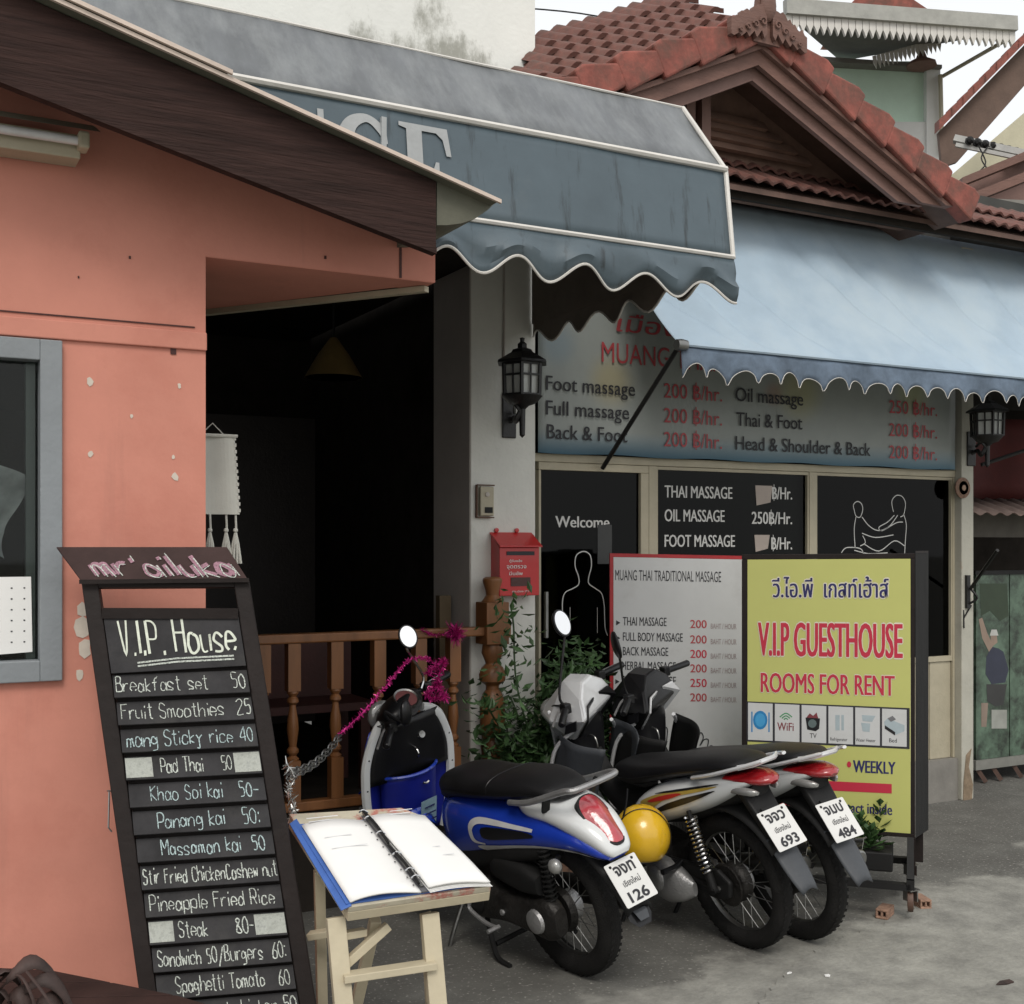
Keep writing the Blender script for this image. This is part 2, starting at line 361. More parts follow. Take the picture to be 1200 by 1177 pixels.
# ------------------------------------------------------------------ ground
def ground_mat():
    m = mat('street_concrete', (.135, .133, .12), .92, var=.26, scale=5, bump=.45, bscale=55, c2=(.095, .092, .083), mask=(.40, .62), mscale=1.7)
    n = m.node_tree.nodes; l = m.node_tree.links; b = n['Principled BSDF']; src = b.inputs['Base Color'].links[0].from_socket
    tc = n.new('ShaderNodeTexCoord')
    vo = n.new('ShaderNodeTexVoronoi'); vo.feature = 'DISTANCE_TO_EDGE'; vo.inputs['Scale'].default_value = .55
    wn = n.new('ShaderNodeTexNoise'); wn.inputs['Scale'].default_value = 3; wn.inputs['Detail'].default_value = 6
    ad = n.new('ShaderNodeMix'); ad.data_type = 'VECTOR'; ad.inputs[0].default_value = .22
    l.new(tc.outputs['Object'], wn.inputs[0]); l.new(tc.outputs['Object'], ad.inputs[4]); l.new(wn.outputs[1], ad.inputs[5]); l.new(ad.outputs[1], vo.inputs[0])
    r = n.new('ShaderNodeMapRange'); r.inputs[1].default_value = .0; r.inputs[2].default_value = .006; r.inputs[3].default_value = .30; r.inputs[4].default_value = 0; l.new(vo.outputs[0], r.inputs[0])
    mx = n.new('ShaderNodeMix'); mx.data_type = 'RGBA'; l.new(r.outputs[0], mx.inputs[0]); l.new(src, mx.inputs[6]); mx.inputs[7].default_value = (.05, .048, .042, 1)
    sp = n.new('ShaderNodeTexNoise'); sp.inputs['Scale'].default_value = 60; sp.inputs['Detail'].default_value = 4; l.new(tc.outputs['Object'], sp.inputs[0])
    r3 = n.new('ShaderNodeMapRange'); r3.inputs[1].default_value = .60; r3.inputs[2].default_value = .72; l.new(sp.outputs[0], r3.inputs[0])
    m3 = n.new('ShaderNodeMix'); m3.data_type = 'RGBA'; l.new(r3.outputs[0], m3.inputs[0]); l.new(mx.outputs[2], m3.inputs[6]); m3.inputs[7].default_value = (.34, .33, .30, 1)
    l.new(m3.outputs[2], b.inputs['Base Color']); return m
g = MB(); g.add([(-120, -120, 0), (160, -120, 0), (160, 200, 0), (-120, 200, 0)], [(0, 1, 2, 3)])
GM = ground_mat()
def pale_side(m, A, B_):       # the lane's paler cement, worn into the darker forecourt along an uneven line
    n = m.node_tree.nodes; l = m.node_tree.links; b = n['Principled BSDF']; src = b.inputs['Base Color'].links[0].from_socket
    d = (B_ - A).normalized(); nn = V(d.y, -d.x, 0)
    if nn.dot(V(3, -5, 0) - A) < 0: nn = -nn
    tc = n.new('ShaderNodeTexCoord'); dp_ = n.new('ShaderNodeVectorMath'); dp_.operation = 'DOT_PRODUCT'; l.new(tc.outputs['Object'], dp_.inputs[0]); dp_.inputs[1].default_value = nn
    q = n.new('ShaderNodeTexNoise'); q.inputs['Scale'].default_value = 1.6; q.inputs['Detail'].default_value = 8; q.inputs['Roughness'].default_value = .62; l.new(tc.outputs['Object'], q.inputs[0])
    mm = n.new('ShaderNodeMath'); mm.operation = 'MULTIPLY_ADD'; l.new(q.outputs[0], mm.inputs[0]); mm.inputs[1].default_value = 1.5; l.new(dp_.outputs['Value'], mm.inputs[2])
    r = n.new('ShaderNodeMapRange'); r.interpolation_type = 'SMOOTHSTEP'; r.inputs[1].default_value = nn.dot(A) + .66; r.inputs[2].default_value = nn.dot(A) + .86; l.new(mm.outputs[0], r.inputs[0])
    q2 = n.new('ShaderNodeTexNoise'); q2.inputs['Scale'].default_value = 5; q2.inputs['Detail'].default_value = 9; q2.inputs['Roughness'].default_value = .7; l.new(tc.outputs['Object'], q2.inputs[0])
    cr = n.new('ShaderNodeValToRGB'); cr.color_ramp.elements[0].position = .36; cr.color_ramp.elements[0].color = (.19, .187, .168, 1); cr.color_ramp.elements[1].position = .66; cr.color_ramp.elements[1].color = (.33, .325, .29, 1); l.new(q2.outputs[0], cr.inputs[0])
    mx = n.new('ShaderNodeMix'); mx.data_type = 'RGBA'; l.new(r.outputs[0], mx.inputs[0]); l.new(src, mx.inputs[6]); l.new(cr.outputs[0], mx.inputs[7]); l.new(mx.outputs[2], b.inputs['Base Color'])
pale_side(GM, PG(1200, 1012), PG(860, 1120))
tag(g.build('ground', GM), kind='structure', label='stained grey concrete forecourt under the motorbikes')
APR = mat('pale_worn_cement', (.33, .325, .29), .95, var=.32, scale=6, bump=.7, bscale=24, c2=(.17, .168, .15), mask=(.44, .62), mscale=2.4)
edge = [(1420, 985), (1300, 1000), (1200, 1018), (1150, 1030), (1100, 1058), (1070, 1066), (1035, 1084), (1000, 1096), (965, 1110), (938, 1126), (915, 1146), (895, 1168), (875, 1195), (830, 1230), (760, 1290), (700, 1400)]
rr = random.Random(3); ed = []
for p in cat_rom([PG(*e) for e in edge], 7): ed.append(p + V(rr.uniform(-.014, .014), rr.uniform(-.014, .014), 0))
loop = ed + [V(3, -30, 0), V(60, -30, 0), V(60, ed[0].y, 0)]
g = MB(); n_ = len(loop); g.add([p + V(0, 0, .004) for p in loop], [tuple(range(n_))])
o = g.build('road', GM); tag(o, kind='structure', label='pale worn cement of the lane')
# litter and small scraps on the ground
def scrap(px, py, s, m, label):
    P = PG(px, py, .006); g = MB(); a = rr.uniform(0, 3)
    g.slab([P + V(math.cos(a + t) * s * k, math.sin(a + t) * s * k * .6, 0) for t, k in ((0, 1), (1.3, .7), (2.6, 1.1), (3.9, .6), (5.2, .9))], (0, 0, .004))
    tag(g.build('litter', m), label, 'litter', 'scraps of litter on the cement')
scrap(1178, 1152, .045, LEAFDRY, 'thin dark dry leaf on the cement at the lower right')
scrap(925, 1141, .014, PAPER, 'tiny white paper scrap on the concrete below the middle motorbike')
scrap(970, 1144, .02, PAPER, 'larger white scrap on the pale cement at the picture bottom')
scrap(912, 1094, .012, PAPER, 'white crumb beside the rear tyre of the middle motorbike')

# ------------------------------------------------------------------ pink building
YW = 3.78
def px_x(px, Y): return PY(px, 640, Y).x
def zz(px, py, Y): return PY(px, py, Y).z
pk = thing('pink_building', 'pink plastered shop with grey window and brown bargeboard roof', 'building', (0, YW, 0))
XR = px_x(241, YW); XL = -2.6
wx1 = px_x(72, YW); wzt = 2.31; wzb = 1.30
top = lambda x: 2.803 + .265 * (1.793 - x) - .03
wall = MB(); wall.box((XL, YW, 0), (XR, YW + .14, wzb)); wall.box((wx1, YW, wzb), (XR, YW + .14, wzt)); wall.box((XL, YW, wzb), (-.9, YW + .14, wzt))
zl = 2.615; XE = px_x(510, YW)
wall.slab([(XL, YW, wzt), (XR, YW, wzt), (XR, YW, top(XR)), (XL, YW, top(XL))], (0, .14, 0))
wall.slab([(XR, YW, zl), (XE, YW, zl), (XE, YW, top(XE)), (XR, YW, top(XR))], (0, .14, 0))
wall.build('wall', PINK, pk)
b = MB(); b.slab([(XR + .001, YW + .002, zl - .002), (XE - .004, YW + .002, zl - .002), (1.151, 4.616, zl - .002), (XR - .25, 4.9, zl - .002)], (0, 0, .05)); b.build('soffit', PINK, pk)
b = MB(); b.bar((XE - .006, YW + .06, zl - .012), (1.145, 4.64, zl - .012), .03, .02); b.build('soffit_trim', CREAM, pk)
b = MB(); b.box((px_x(468, YW), YW - .003, zl + .002), (px_x(470.5, YW), YW + .01, top(1.6) - .01)); b.build('joint_strip', DARKRED, pk)
# side wall of the pink shop into the porch
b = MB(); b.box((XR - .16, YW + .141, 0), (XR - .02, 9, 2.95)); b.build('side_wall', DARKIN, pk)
# ledge band and window
zb_ = zz(120, 396, YW)
b = MB(); b.slab([(XL, YW - .012, 2.315), (XR + .002, YW - .012, 2.315), (XR + .002, YW - .012, 2.372), (XL, YW - .012, 2.372)], (0, .0118, 0)); b.build('ledge', PINK, pk, bevel=.004)
b = MB(); b.box((XL, YW - .004, 2.385), (px_x(228, YW), YW + .001, 2.389)); b.build('crack_line', DARKRED, pk)
wf = MB(); fw = .062
x0 = -1.0
for a, c in (((wx1 - fw, wzb), (wx1, wzt)), ((x0, wzb), (x0 + fw, wzt)), ((x0 + fw, wzt - fw), (wx1 - fw, wzt)), ((x0 + fw, wzb), (wx1 - fw, wzb + fw))):
    wf.box((a[0], YW - .022, a[1]), (c[0], YW + .08, c[1]))
win = wf.build('window_frame', GFRAME, pk, bevel=.003)
b = MB(); b.box((x0 + fw, YW + .035, wzb + fw), (wx1 - fw, YW + .041, wzt - fw)); b.build('pane', GLASSW, win)
b = MB(); b.box((px_x(30, YW + .05), YW + .045, wzb + fw), (px_x(41, YW + .05), YW + .075, wzt - fw)); b.build('mullion', GFRAME, win)
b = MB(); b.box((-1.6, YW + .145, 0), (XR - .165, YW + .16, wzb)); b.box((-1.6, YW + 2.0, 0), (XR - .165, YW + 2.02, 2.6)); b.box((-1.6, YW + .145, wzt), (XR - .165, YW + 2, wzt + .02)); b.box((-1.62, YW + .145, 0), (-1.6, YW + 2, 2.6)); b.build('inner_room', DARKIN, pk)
# chips and stains that have a shape of their own
for px, py, s in ((105, 447, .012), (205, 559, .013), (203, 536, .007), (154, 488, .006), (106, 532, .009), (210, 452, .008), (96, 715, .02), (97, 735, .03), (99, 760, .026), (93, 790, .016)):
    P = PY(px, py, YW); g = MB(); kk = rr.uniform(0, 6)
    g.slab([P + V(math.cos(t) * s * rr.uniform(.5, 1), -.002, math.sin(t) * s * rr.uniform(.8, 1.4)) for t in [i * .785 for i in range(8)]], (0, .004, 0)); g.build('paint_chip', CHIP, pk)
for px, py, s in ((152, 302, .004), (92, 325, .003), (203, 411, .012), (381, 302, .005)):
    P = PY(px, py, YW); g = MB(); g.box(P + V(-s * .7, -.004, -s), P + V(s * .7, .002, s)); g.build('wall_plug', DARKRED, pk)
# roof: bargeboard, sheets
YB = 3.448
bx0, bx1 = -2.4, 1.583
bot = lambda x: 2.625 + .242 * (1.583 - x)
topb = lambda x: 2.803 + .265 * (1.793 - x) - .004
b = MB(); b.slab([(bx0, YB, bot(bx0)), (bx1, YB, bot(bx1)), (bx1, YB, topb(bx1)), (bx0, YB, topb(bx0))], (0, .03, 0)); b.build('bargeboard', BROWNWOOD, pk)
b = MB(); b.slab([(bx0, YB - .006, bot(bx0)), (bx1, YB - .006, bot(bx1)), (bx1, YB - .006, bot(bx1) + .02), (bx0, YB - .006, bot(bx0) + .02)], (0, .005, 0)); b.build('bargeboard_lip', BROWNWOOD, pk)
def rsheet(xa, xb, off, name, y0=3.40):
    zt = lambda x: 2.803 + .265 * (1.793 - x) + off
    b = MB(); b.slab([(xa, y0, zt(xa)), (xb, y0, zt(xb)), (xb, y0, zt(xb) + .012), (xa, y0, zt(xa) + .012)], (0, .012, 0))
    f = b.build(name, SHEET, pk)
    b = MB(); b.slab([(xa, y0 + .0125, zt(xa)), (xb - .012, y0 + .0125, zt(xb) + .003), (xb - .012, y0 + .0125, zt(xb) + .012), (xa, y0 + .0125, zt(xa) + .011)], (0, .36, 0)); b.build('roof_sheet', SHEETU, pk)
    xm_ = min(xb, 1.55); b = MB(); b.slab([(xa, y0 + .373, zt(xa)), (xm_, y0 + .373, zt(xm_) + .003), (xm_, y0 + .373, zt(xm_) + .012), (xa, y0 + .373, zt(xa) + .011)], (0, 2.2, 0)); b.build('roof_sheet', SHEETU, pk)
rsheet(bx0, 1.793, 0, 'sheet_edge')
xo = px_x(272, 3.40)
rsheet(bx0, xo, .016, 'sheet_edge', 3.39)
b = MB()   # drooping gutter lip under the sheet end
b.grid(lambda u, v: (1.585 + .19 * u, 3.42 + .36 * v, 2.848 - .265 * .2 * u - .018 - .085 * math.sin(math.pi * min(1, u * 1.05)) * (1 - .1 * v)), 8, 3)
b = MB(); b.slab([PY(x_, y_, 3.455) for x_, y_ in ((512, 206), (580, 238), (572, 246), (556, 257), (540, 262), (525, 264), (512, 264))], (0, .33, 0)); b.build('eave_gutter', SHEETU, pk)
# eave lining left of the board
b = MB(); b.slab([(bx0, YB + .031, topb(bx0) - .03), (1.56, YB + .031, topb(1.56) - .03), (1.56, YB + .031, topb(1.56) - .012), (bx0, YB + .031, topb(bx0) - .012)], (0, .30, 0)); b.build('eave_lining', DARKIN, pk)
# fluorescent fitting on the wall
fx1 = PY(114, 162, 3.70)
lt = thing('fluorescent_light', 'greenish metal fluorescent batten light under the brown bargeboard', 'light', (0, 3.72, fx1.z))
b = MB(); xa = -1.0; xb = fx1.x
b.slab([(xa, 3.64, fx1.z), (xb, 3.64, fx1.z), (xb - .01, 3.70, fx1.z + .035), (xa, 3.70, fx1.z + .035)], (0, .012, .004)); b.build('reflector', mat('old_cream_metal', (.40, .40, .30), .5), lt)
b = MB(); b.box((xa, 3.68, fx1.z - .075), (xb - .05, 3.775, fx1.z - .005)); b.build('housing', CREAM, lt, bevel=.004)
b = MB(); b.tube([(xa, 3.655, fx1.z - .032), (xb - .06, 3.655, fx1.z - .032)], .013, 10); b.build('tube', WHD, lt, smooth=True)
b = MB(); b.box((xb - .062, 3.635, fx1.z - .055), (xb - .03, 3.70, fx1.z - .004)); b.build('lamp_holder', CREAM, lt, bevel=.008)
# things seen in the window
cal = thing('wall_calendar', 'white calendar sheet in the lower part of the grey window', 'calendar', PY(20, 760, YW + .03))
a = PY(38, 676, YW + .03); c = PY(-60, 772, YW + .03)
b = MB(); b.slab([(c.x, a.y, c.z), (a.x, a.y, c.z + .01), (a.x - .004, a.y, a.z), (c.x, a.y, a.z)], (0, .003, 0)); b.build('sheet', PAPER, cal)
b = MB()
for r_ in range(6):
    for q in range(8):
        P = V(a.x - .025 - q * .035, a.y - .001, a.z - .035 - r_ * .032); b.box(P, P + V(.005, .0006, .004))
b.build('printed_dates', INK, cal)
cl = MB(); cl.grid(lambda u, v: PY(-70 + (88 + 14 * math.sin(v * 5 + 1) - 30 * max(0, v - .7)) * u, 556 + 98 * v - 14 * math.sin(u * 3.2), YW + .062) + V(0, .007 * math.sin(19 * u + 5 * v) + .007 * math.sin(17 * v + 4 * u), 0), 40, 30)
tag(cl.build('cloth_bundle', mat('pale_crumpled_cloth', (.62, .60, .66), .9, var=.4, scale=9, bump=0), smooth=True), 'pale crumpled bundle behind the window glass above the calendar', 'cloth')

# ------------------------------------------------------------------ white guesthouse with the grey awning
YG = 5.53
gx0, gx1 = px_x(552, YG), px_x(627, YG)
gh = thing('white_guesthouse', 'white two storey guesthouse with mould stained wall and open dark porch', 'building', (2.8, YG, 0))
zc = 3.15
b = MB(); b.box((gx0, YG, 0), (gx1, 5.98, 3.6)); b.build('pillar', WHITEW, gh)
b = MB(); b.box((gx0 - .006, YG + .004, .46), (gx0 - .0005, 5.979, zc)); b.build('pillar_side_shade', GREYSIDE, gh)  # thin skin over the white side face, its shade painted as darker grey
WUP = mat('upper_wall_limewash', (.78, .79, .75), .9, var=.08, scale=2, bump=.2, bscale=40); add_streaks(WUP, (.50, .51, .45), .5, 4, .64, .88)
b = MB(); b.box((-4, YG, 3.601), (gx1, YG + .2, 8.5)); b.build('upper_wall', WUP, gh)
def add_mould(m, z0, z1, x0, x1, xc, wc):      # black mould that grew above the awning, with one drip column
    n = m.node_tree.nodes; l = m.node_tree.links; b = n['Principled BSDF']; src = b.inputs['Base Color'].links[0].from_socket
    tc = n.new('ShaderNodeTexCoord'); sx = n.new('ShaderNodeSeparateXYZ'); l.new(tc.outputs['Object'], sx.inputs[0])
    def mr(sock, a, c, lo, hi):
        r = n.new('ShaderNodeMapRange'); r.interpolation_type = 'SMOOTHSTEP'; r.inputs[1].default_value = a; r.inputs[2].default_value = c; r.inputs[3].default_value = lo; r.inputs[4].default_value = hi; l.new(sock, r.inputs[0]); return r.outputs[0]
    def mt(op, a, c):
        r = n.new('ShaderNodeMath'); r.operation = op
        for k, v in enumerate((a, c)):
            if isinstance(v, (int, float)): r.inputs[k].default_value = v
            else: l.new(v, r.inputs[k])
        return r.outputs[0]
    def nz(sc_, d):
        mp = n.new('ShaderNodeMapping'); mp.inputs['Scale'].default_value = sc_; l.new(tc.outputs['Object'], mp.inputs[0]); q = n.new('ShaderNodeTexNoise'); q.inputs['Scale'].default_value = 1; q.inputs['Detail'].default_value = d; q.inputs['Roughness'].default_value = .75; l.new(mp.outputs[0], q.inputs[0]); return q.outputs[0]
    wob = mt('MULTIPLY', mt('SUBTRACT', nz((2.5, 1, 1), 3), .5), .5)
    zz_ = mt('ADD', sx.outputs[2], wob)
    band = mt('MULTIPLY', mr(zz_, z0, z1, 1, 0), mt('MULTIPLY', mr(sx.outputs[0], x0, x0 + .2, 0, 1), mr(sx.outputs[0], x1 - .25, x1, 1, 0)))
    dx = mt('ABSOLUTE', mt('SUBTRACT', sx.outputs[0], xc), 0); colm = mt('MULTIPLY', mr(dx, wc * .4, wc, .62, 0), mr(sx.outputs[2], z0, z0 + 1.6, 1, .55))
    msk = mt('MAXIMUM', band, colm); f = mr(mt('ADD', nz((13, 1, 7), 10), mt('MULTIPLY', msk, .50)), .66, 1.0, 0, .8); f = mt('MULTIPLY', f, mr(msk, .02, .2, 0, 1))
    mx = n.new('ShaderNodeMix'); mx.data_type = 'RGBA'; l.new(f, mx.inputs[0]); l.new(src, mx.inputs[6]); mx.inputs[7].default_value = (.24, .24, .20, 1); l.new(mx.outputs[2], b.inputs['Base Color'])
bx = XF[gh.name].translation.x
add_mould(WUP, 4.14, 4.46, px_x(380, YG) - bx, px_x(608, YG) - bx, px_x(507, YG) - bx, .17)
# porch room
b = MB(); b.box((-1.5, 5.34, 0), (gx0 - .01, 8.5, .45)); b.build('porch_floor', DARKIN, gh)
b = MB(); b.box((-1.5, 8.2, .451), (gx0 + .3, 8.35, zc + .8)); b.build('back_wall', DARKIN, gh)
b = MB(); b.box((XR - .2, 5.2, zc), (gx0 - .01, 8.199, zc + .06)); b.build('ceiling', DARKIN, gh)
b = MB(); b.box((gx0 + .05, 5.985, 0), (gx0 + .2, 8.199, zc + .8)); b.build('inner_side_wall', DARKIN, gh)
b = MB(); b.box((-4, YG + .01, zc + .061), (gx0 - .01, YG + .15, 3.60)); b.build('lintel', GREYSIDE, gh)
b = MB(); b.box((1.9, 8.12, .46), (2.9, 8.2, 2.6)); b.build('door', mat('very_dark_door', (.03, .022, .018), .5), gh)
# papers pinned on the back wall
for px, py, w_, h_ in ((465, 612, .16, .24), (417, 601, .2, .12)):
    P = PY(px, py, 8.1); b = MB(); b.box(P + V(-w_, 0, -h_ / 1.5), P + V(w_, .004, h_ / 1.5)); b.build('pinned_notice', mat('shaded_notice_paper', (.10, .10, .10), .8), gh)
# hanging lamp shade
P = PY(391, 420, 6.4); sh = thing('pendant_lamp', 'yellowish cone shaped pendant lamp hanging in the dark porch', 'lamp', P)
hw = 34 * 6.6 / FPX
b = MB(); b.lathe([(hw * 1.02, -.11), (hw * .55, .02), (hw * .12, .115), (hw * .1, .115), (hw * .52, .01), (hw, -.11)], P, n=20); b.build('lamp_shade', SHADE, sh, smooth=True)
b = MB(); b.tube([P + V(0, 0, .11), P + V(0, 0, zc - P.z)], .006, 6); b.build('cord', BLACKM, sh)
# wooden bench inside the porch
bn = thing('porch_bench', 'dark red wooden bench behind the porch railing', 'bench', (1.9, 5.9, .45))
b = MB(); b.box((1.35, 5.75, .86), (2.3, 6.15, .90)); b.build('seat', DARKRED, bn)
b = MB(); b.box((1.35, 6.11, .90), (2.3, 6.15, 1.2)); b.build('backrest', DARKRED, bn)
for x in (1.4, 2.25):
    for y in (5.79, 6.11): b = MB(); b.box((x - .025, y - .025, .451), (x + .025, y + .012, .859)); b.build('leg', DARKRED, bn)
# woven cloth with tassels
P = PY(262, 560, 4.10)
wc = thing('woven_wall_hanging', 'undyed woven cloth with white tassels hanging beside the pink wall', 'wall hanging', P)
a0, a1 = px_x(234, 4.1), px_x(274, 4.1); zt, zb = zz(262, 511, 4.1), zz(262, 603, 4.1)
b = MB(); b.grid(lambda u, v: (a0 + (a1 - a0) * u + .018 * v * u, 4.10 + .006 * math.sin(6 * u), zt + (zb - zt) * v + (0 if v < 1 else 0)), 10, 10); b.build('cloth', CLOTH, wc, solid=.008)
b = MB(); b.tube([(a0 - .02, 4.09, zt), (a1 + .01, 4.09, zt)], .006, 6); b.tube([(a0, 4.09, zt), ((a0 + a1) / 2 - .02, 4.08, zt + .04), (a1 * .7 + a0 * .3, 4.09, zt)], .0022, 5); b.build('hanging_rod', CLOTH, wc)
b = MB()
for i in range(12): z = zb + (zt - zb) * i / 12 + .008; b.box((a1 + .018 * (1 - i / 12) - .004, 4.092, z), (a1 + .018 * (1 - i / 12) + .004, 4.108, z + .012))
b.build('edge_stitching', CLOTH, wc)
for i, px in enumerate((246, 265, 276)):
    x = px_x(px, 4.1); ln = (.07, .085, .11)[i]; z0 = zb
    t = MB(); t.tube([(x, 4.1, z0), (x + .002, 4.1, z0 - .05)], .004, 6); t.ball((x, 4.1, z0 - .055), .009, 8, 5)
    for k in range(9):
        a = k * .7; t.tube([(x, 4.1, z0 - .055), (x + .010 * math.cos(a), 4.1 + .01 * math.sin(a), z0 - .10), (x + (.014 + .003 * i) * math.cos(a), 4.1 + .01 * math.sin(a), z0 - .06 - ln)], .0035, 5)
    t.build('tassel', CLOTH, wc, smooth=True)

# ------------------------------------------------------------------ grey awning over the guesthouse front
aw = thing('grey_awning', 'faded grey green vinyl awning with white piping and scalloped valance', 'awning', (2.95, YG, 3.0))
AX = gx1 - .02
prof = [(5.29, 4.40), (4.87 * .823 + .0, 4.12), (3.70, 3.56)]
# profile measured in the end plane: wall, upper fold, front fold, hem
z_top = PZ(800, 126, 6.0 * .822); 
def onX(px, py, X):
    k = FW.x + (px - 600) / FPX * RT.x; return PZ(px, py, X / k)
F0 = onX(800, 127, AX); F1 = onX(850, 199, AX); F2 = onX(859, 302, AX); F3 = onX(861, 357, AX)
W0 = V(AX, YG - .003, F0.z + .10)
AL = -3.2
def strip(a, b_, name, m, nx=60, ny=4, sag=0, wr=0):
    mb = MB()
    mb.grid(lambda u, v: V(AL + (AX - AL) * u, 0, 0) + V(0, a.y + (b_.y - a.y) * v, a.z + (b_.z - a.z) * v) + V(0, -sag * math.sin(math.pi * v) + wr * noise.noise(V(u * 22, v * 2, 3)), wr * noise.noise(V(u * 14, v * 2, 8)) * math.sin(math.pi * v)), nx, ny)
    return mb.build(name, m, aw, smooth=True, solid=.003)
strip(V(0, W0.y, W0.z), V(0, F0.y, F0.z), 'top_sheet', AWNGT)
AFT = AWNGT; st = strip(V(0, F0.y, F0.z), V(0, F1.y, F1.z), 'upper_sheet', AWNGT, wr=.012, sag=-.012)
GFR = AWNG; add_streaks(GFR, (.025, .032, .036), .45, 16, .56, .72)
rl_ = lambda x: 2.83 + .265 * (1.793 - x) if x < 1.60 else -9
def fsh(u, v):
    x = AL + (AX - AL) * u; lo = min(max(F2.z, rl_(x)), F1.z - .001); z = F1.z + (lo - F1.z) * v; k = (z - F1.z) / (F2.z - F1.z)
    return V(x, F1.y + (F2.y - F1.y) * k + .008 * noise.noise(V(x * 3, z * 3, 3)), z)
b = MB(); b.grid(fsh, 120, 8); b.build('front_sheet', GFR, aw, smooth=True, solid=.003)
for (P, r_, xl_) in ((F0, .010, AL), (F1, .020, AL), (F2, .016, 1.60)):
    b = MB(); b.tube([(xl_, P.y, P.z), (AX, P.y, P.z)], r_, 8, flat=.7); b.build('piping', PIPING, aw, smooth=True)
b = MB(); b.tube([F0, F1, F2 + V(0, 0, -.005)], .011, 8); b.tube([W0, F0], .009, 6); b.build('piping', PIPING, aw, smooth=True)
# valance, front with scallops
HZ = F2.z - F3.z; per = .285
def val_low(s): return -.125 - .038 * math.sin(2 * math.pi * s / per)
def valance(fn, length, name, n, m_=None):
    mb = MB()
    mb.grid(lambda u, v: fn(u * length, v), n, 6); mb.build(name, m_ or AWNG, aw, smooth=True, solid=.003)
    mb = MB(); mb.tube([fn(length * i / n, 1.0) + V(0, -.002, 0) for i in range(n + 1)], .0055, 6); mb.build('hem_piping', PIPING, aw, smooth=True)
valance(lambda s, v: V(AX - s, F2.y - .004 - .022 * math.sin(v * 2.6) - .016 * v * math.sin(s * 19 + 1) + .03 * noise.noise(V(s * 6 + v, v * 2.5, 0)) * min(1, v * 2), F2.z - .008 + (val_low(s + .06) - .02) * v), AX - 1.60, 'valance', 120)
valance(lambda s, v: V(AX + .004 + .012 * v * math.sin(s * 15), F2.y + s, F2.z + .012 + (val_low(s + .03) + .035) * v), YG - F2.y - .01, 'side_valance', 60, AWNU)
# closed right end
b = MB(); b.slab([V(AX - .002, F0.y, F0.z), V(AX - .002, F1.y, F1.z), V(AX - .002, F2.y, F2.z), V(AX - .002, YG - .01, F2.z), V(AX - .002, YG - .01, W0.z)], (-.003, 0, 0)); b.build('end_sheet', AWNU, aw)
for x in ():
    b = MB(); b.tube([(x, YG - .01, F2.z - .01), (x, F2.y + .02, F2.z + .005), (x, F1.y + .03, F1.z - .02), (x, F0.y, F0.z - .02)], .013, 6); b.build('frame_tube', STEEL, aw)
# serif lettering on the awning front: HOUSE, only its end is in view past the roof edge
LETM = mat('faded_white_letter', (.36, .375, .38), .6, var=.15)
def serifE(): return [(0, 0), (.60, 0), (.66, .28), (.60, .28), (.54, .10), (.50, .06), (.28, .06), (.28, .46), (.40, .46), (.44, .36), (.48, .36), (.48, .64), (.44, .64), (.40, .54), (.28, .54), (.28, .94), (.46, .94), (.54, .88), (.58, .72), (.64, .72), (.60, 1.0), (0, 1.0), (0, .96), (.09, .94), (.09, .06), (0, .04)]
fe = V(0, F2.y - F1.y, F2.z - F1.z).normalized() * -1; ln_ = (F1 - F2).length
eh = .36; ez_ = F1.z - .05
def on_front(x, h): # h up from the lettering base
    t = (ez_ - eh + h * eh); k = (t - F2.z) / (F1.z - F2.z); return V(x, F2.y + (F1.y - F2.y) * k - .006, t)
xE = onX
PE = PY(465, 190, F1.y); PE1 = PY(527, 190, F1.y); wE = (PE1.x - PE.x) / .66
b = MB(); pts = serifE(); b.slab([on_front(PE.x + p[0] * wE, p[1]) for p in pts], (0, -.002, 0)); b.build('lettering', LETM, aw)
def stroke_letter(path, x0, w_):
    mb = MB(); pts = cat_rom([V(p[0], p[1], p[2]) for p in path], 6); L_, R_ = [], []
    for i, p in enumerate(pts):
        d = pts[min(i + 1, len(pts) - 1)] - pts[max(i - 1, 0)]; d.z = 0; d.normalize(); nn = V(-d.y, d.x, 0) * p.z / 2
        L_.append(on_front(x0 + (p.x + nn.x) * w_, p.y + nn.y)); R_.append(on_front(x0 + (p.x - nn.x) * w_, p.y - nn.y))
    for i in range(len(pts) - 1): mb.add([L_[i], R_[i], R_[i + 1], L_[i + 1]], [(0, 1, 2, 3)])
    return mb
S_ = [(.56, .74, .04), (.50, .88, .09), (.34, .97, .08), (.16, .90, .14), (.09, .74, .20), (.20, .58, .22), (.42, .44, .22), (.52, .27, .20), (.46, .10, .14), (.28, .03, .08), (.12, .10, .09), (.04, .28, .04)]
xs = PE.x - .72 * wE
stroke_letter(S_, xs, wE).build('lettering', LETM, aw, solid=.002)
b = MB(); b.box(on_front(xs + .5 * wE, .70) + V(0, -.001, 0), on_front(xs + .56 * wE, 1.0) + V(0, .001, 0)); b.build('lettering', LETM, aw)
U_ = [(.14, .98, .19), (.14, .40, .19), (.20, .10, .14), (.38, .03, .08), (.54, .12, .08), (.58, .40, .07), (.58, .98, .07)]
xs -= .78 * wE; stroke_letter(U_, xs, wE).build('lettering', LETM, aw, solid=.002)
O_ = [(.36, .98, .07), (.16, .80, .17), (.12, .5, .2), (.16, .2, .17), (.36, .02, .07), (.56, .2, .17), (.6, .5, .2), (.56, .8, .17), (.36, .98, .07)]
xs -= .80 * wE; stroke_letter(O_, xs, wE).build('lettering', LETM, aw, solid=.002)
xs -= .80 * wE; b = MB(); 
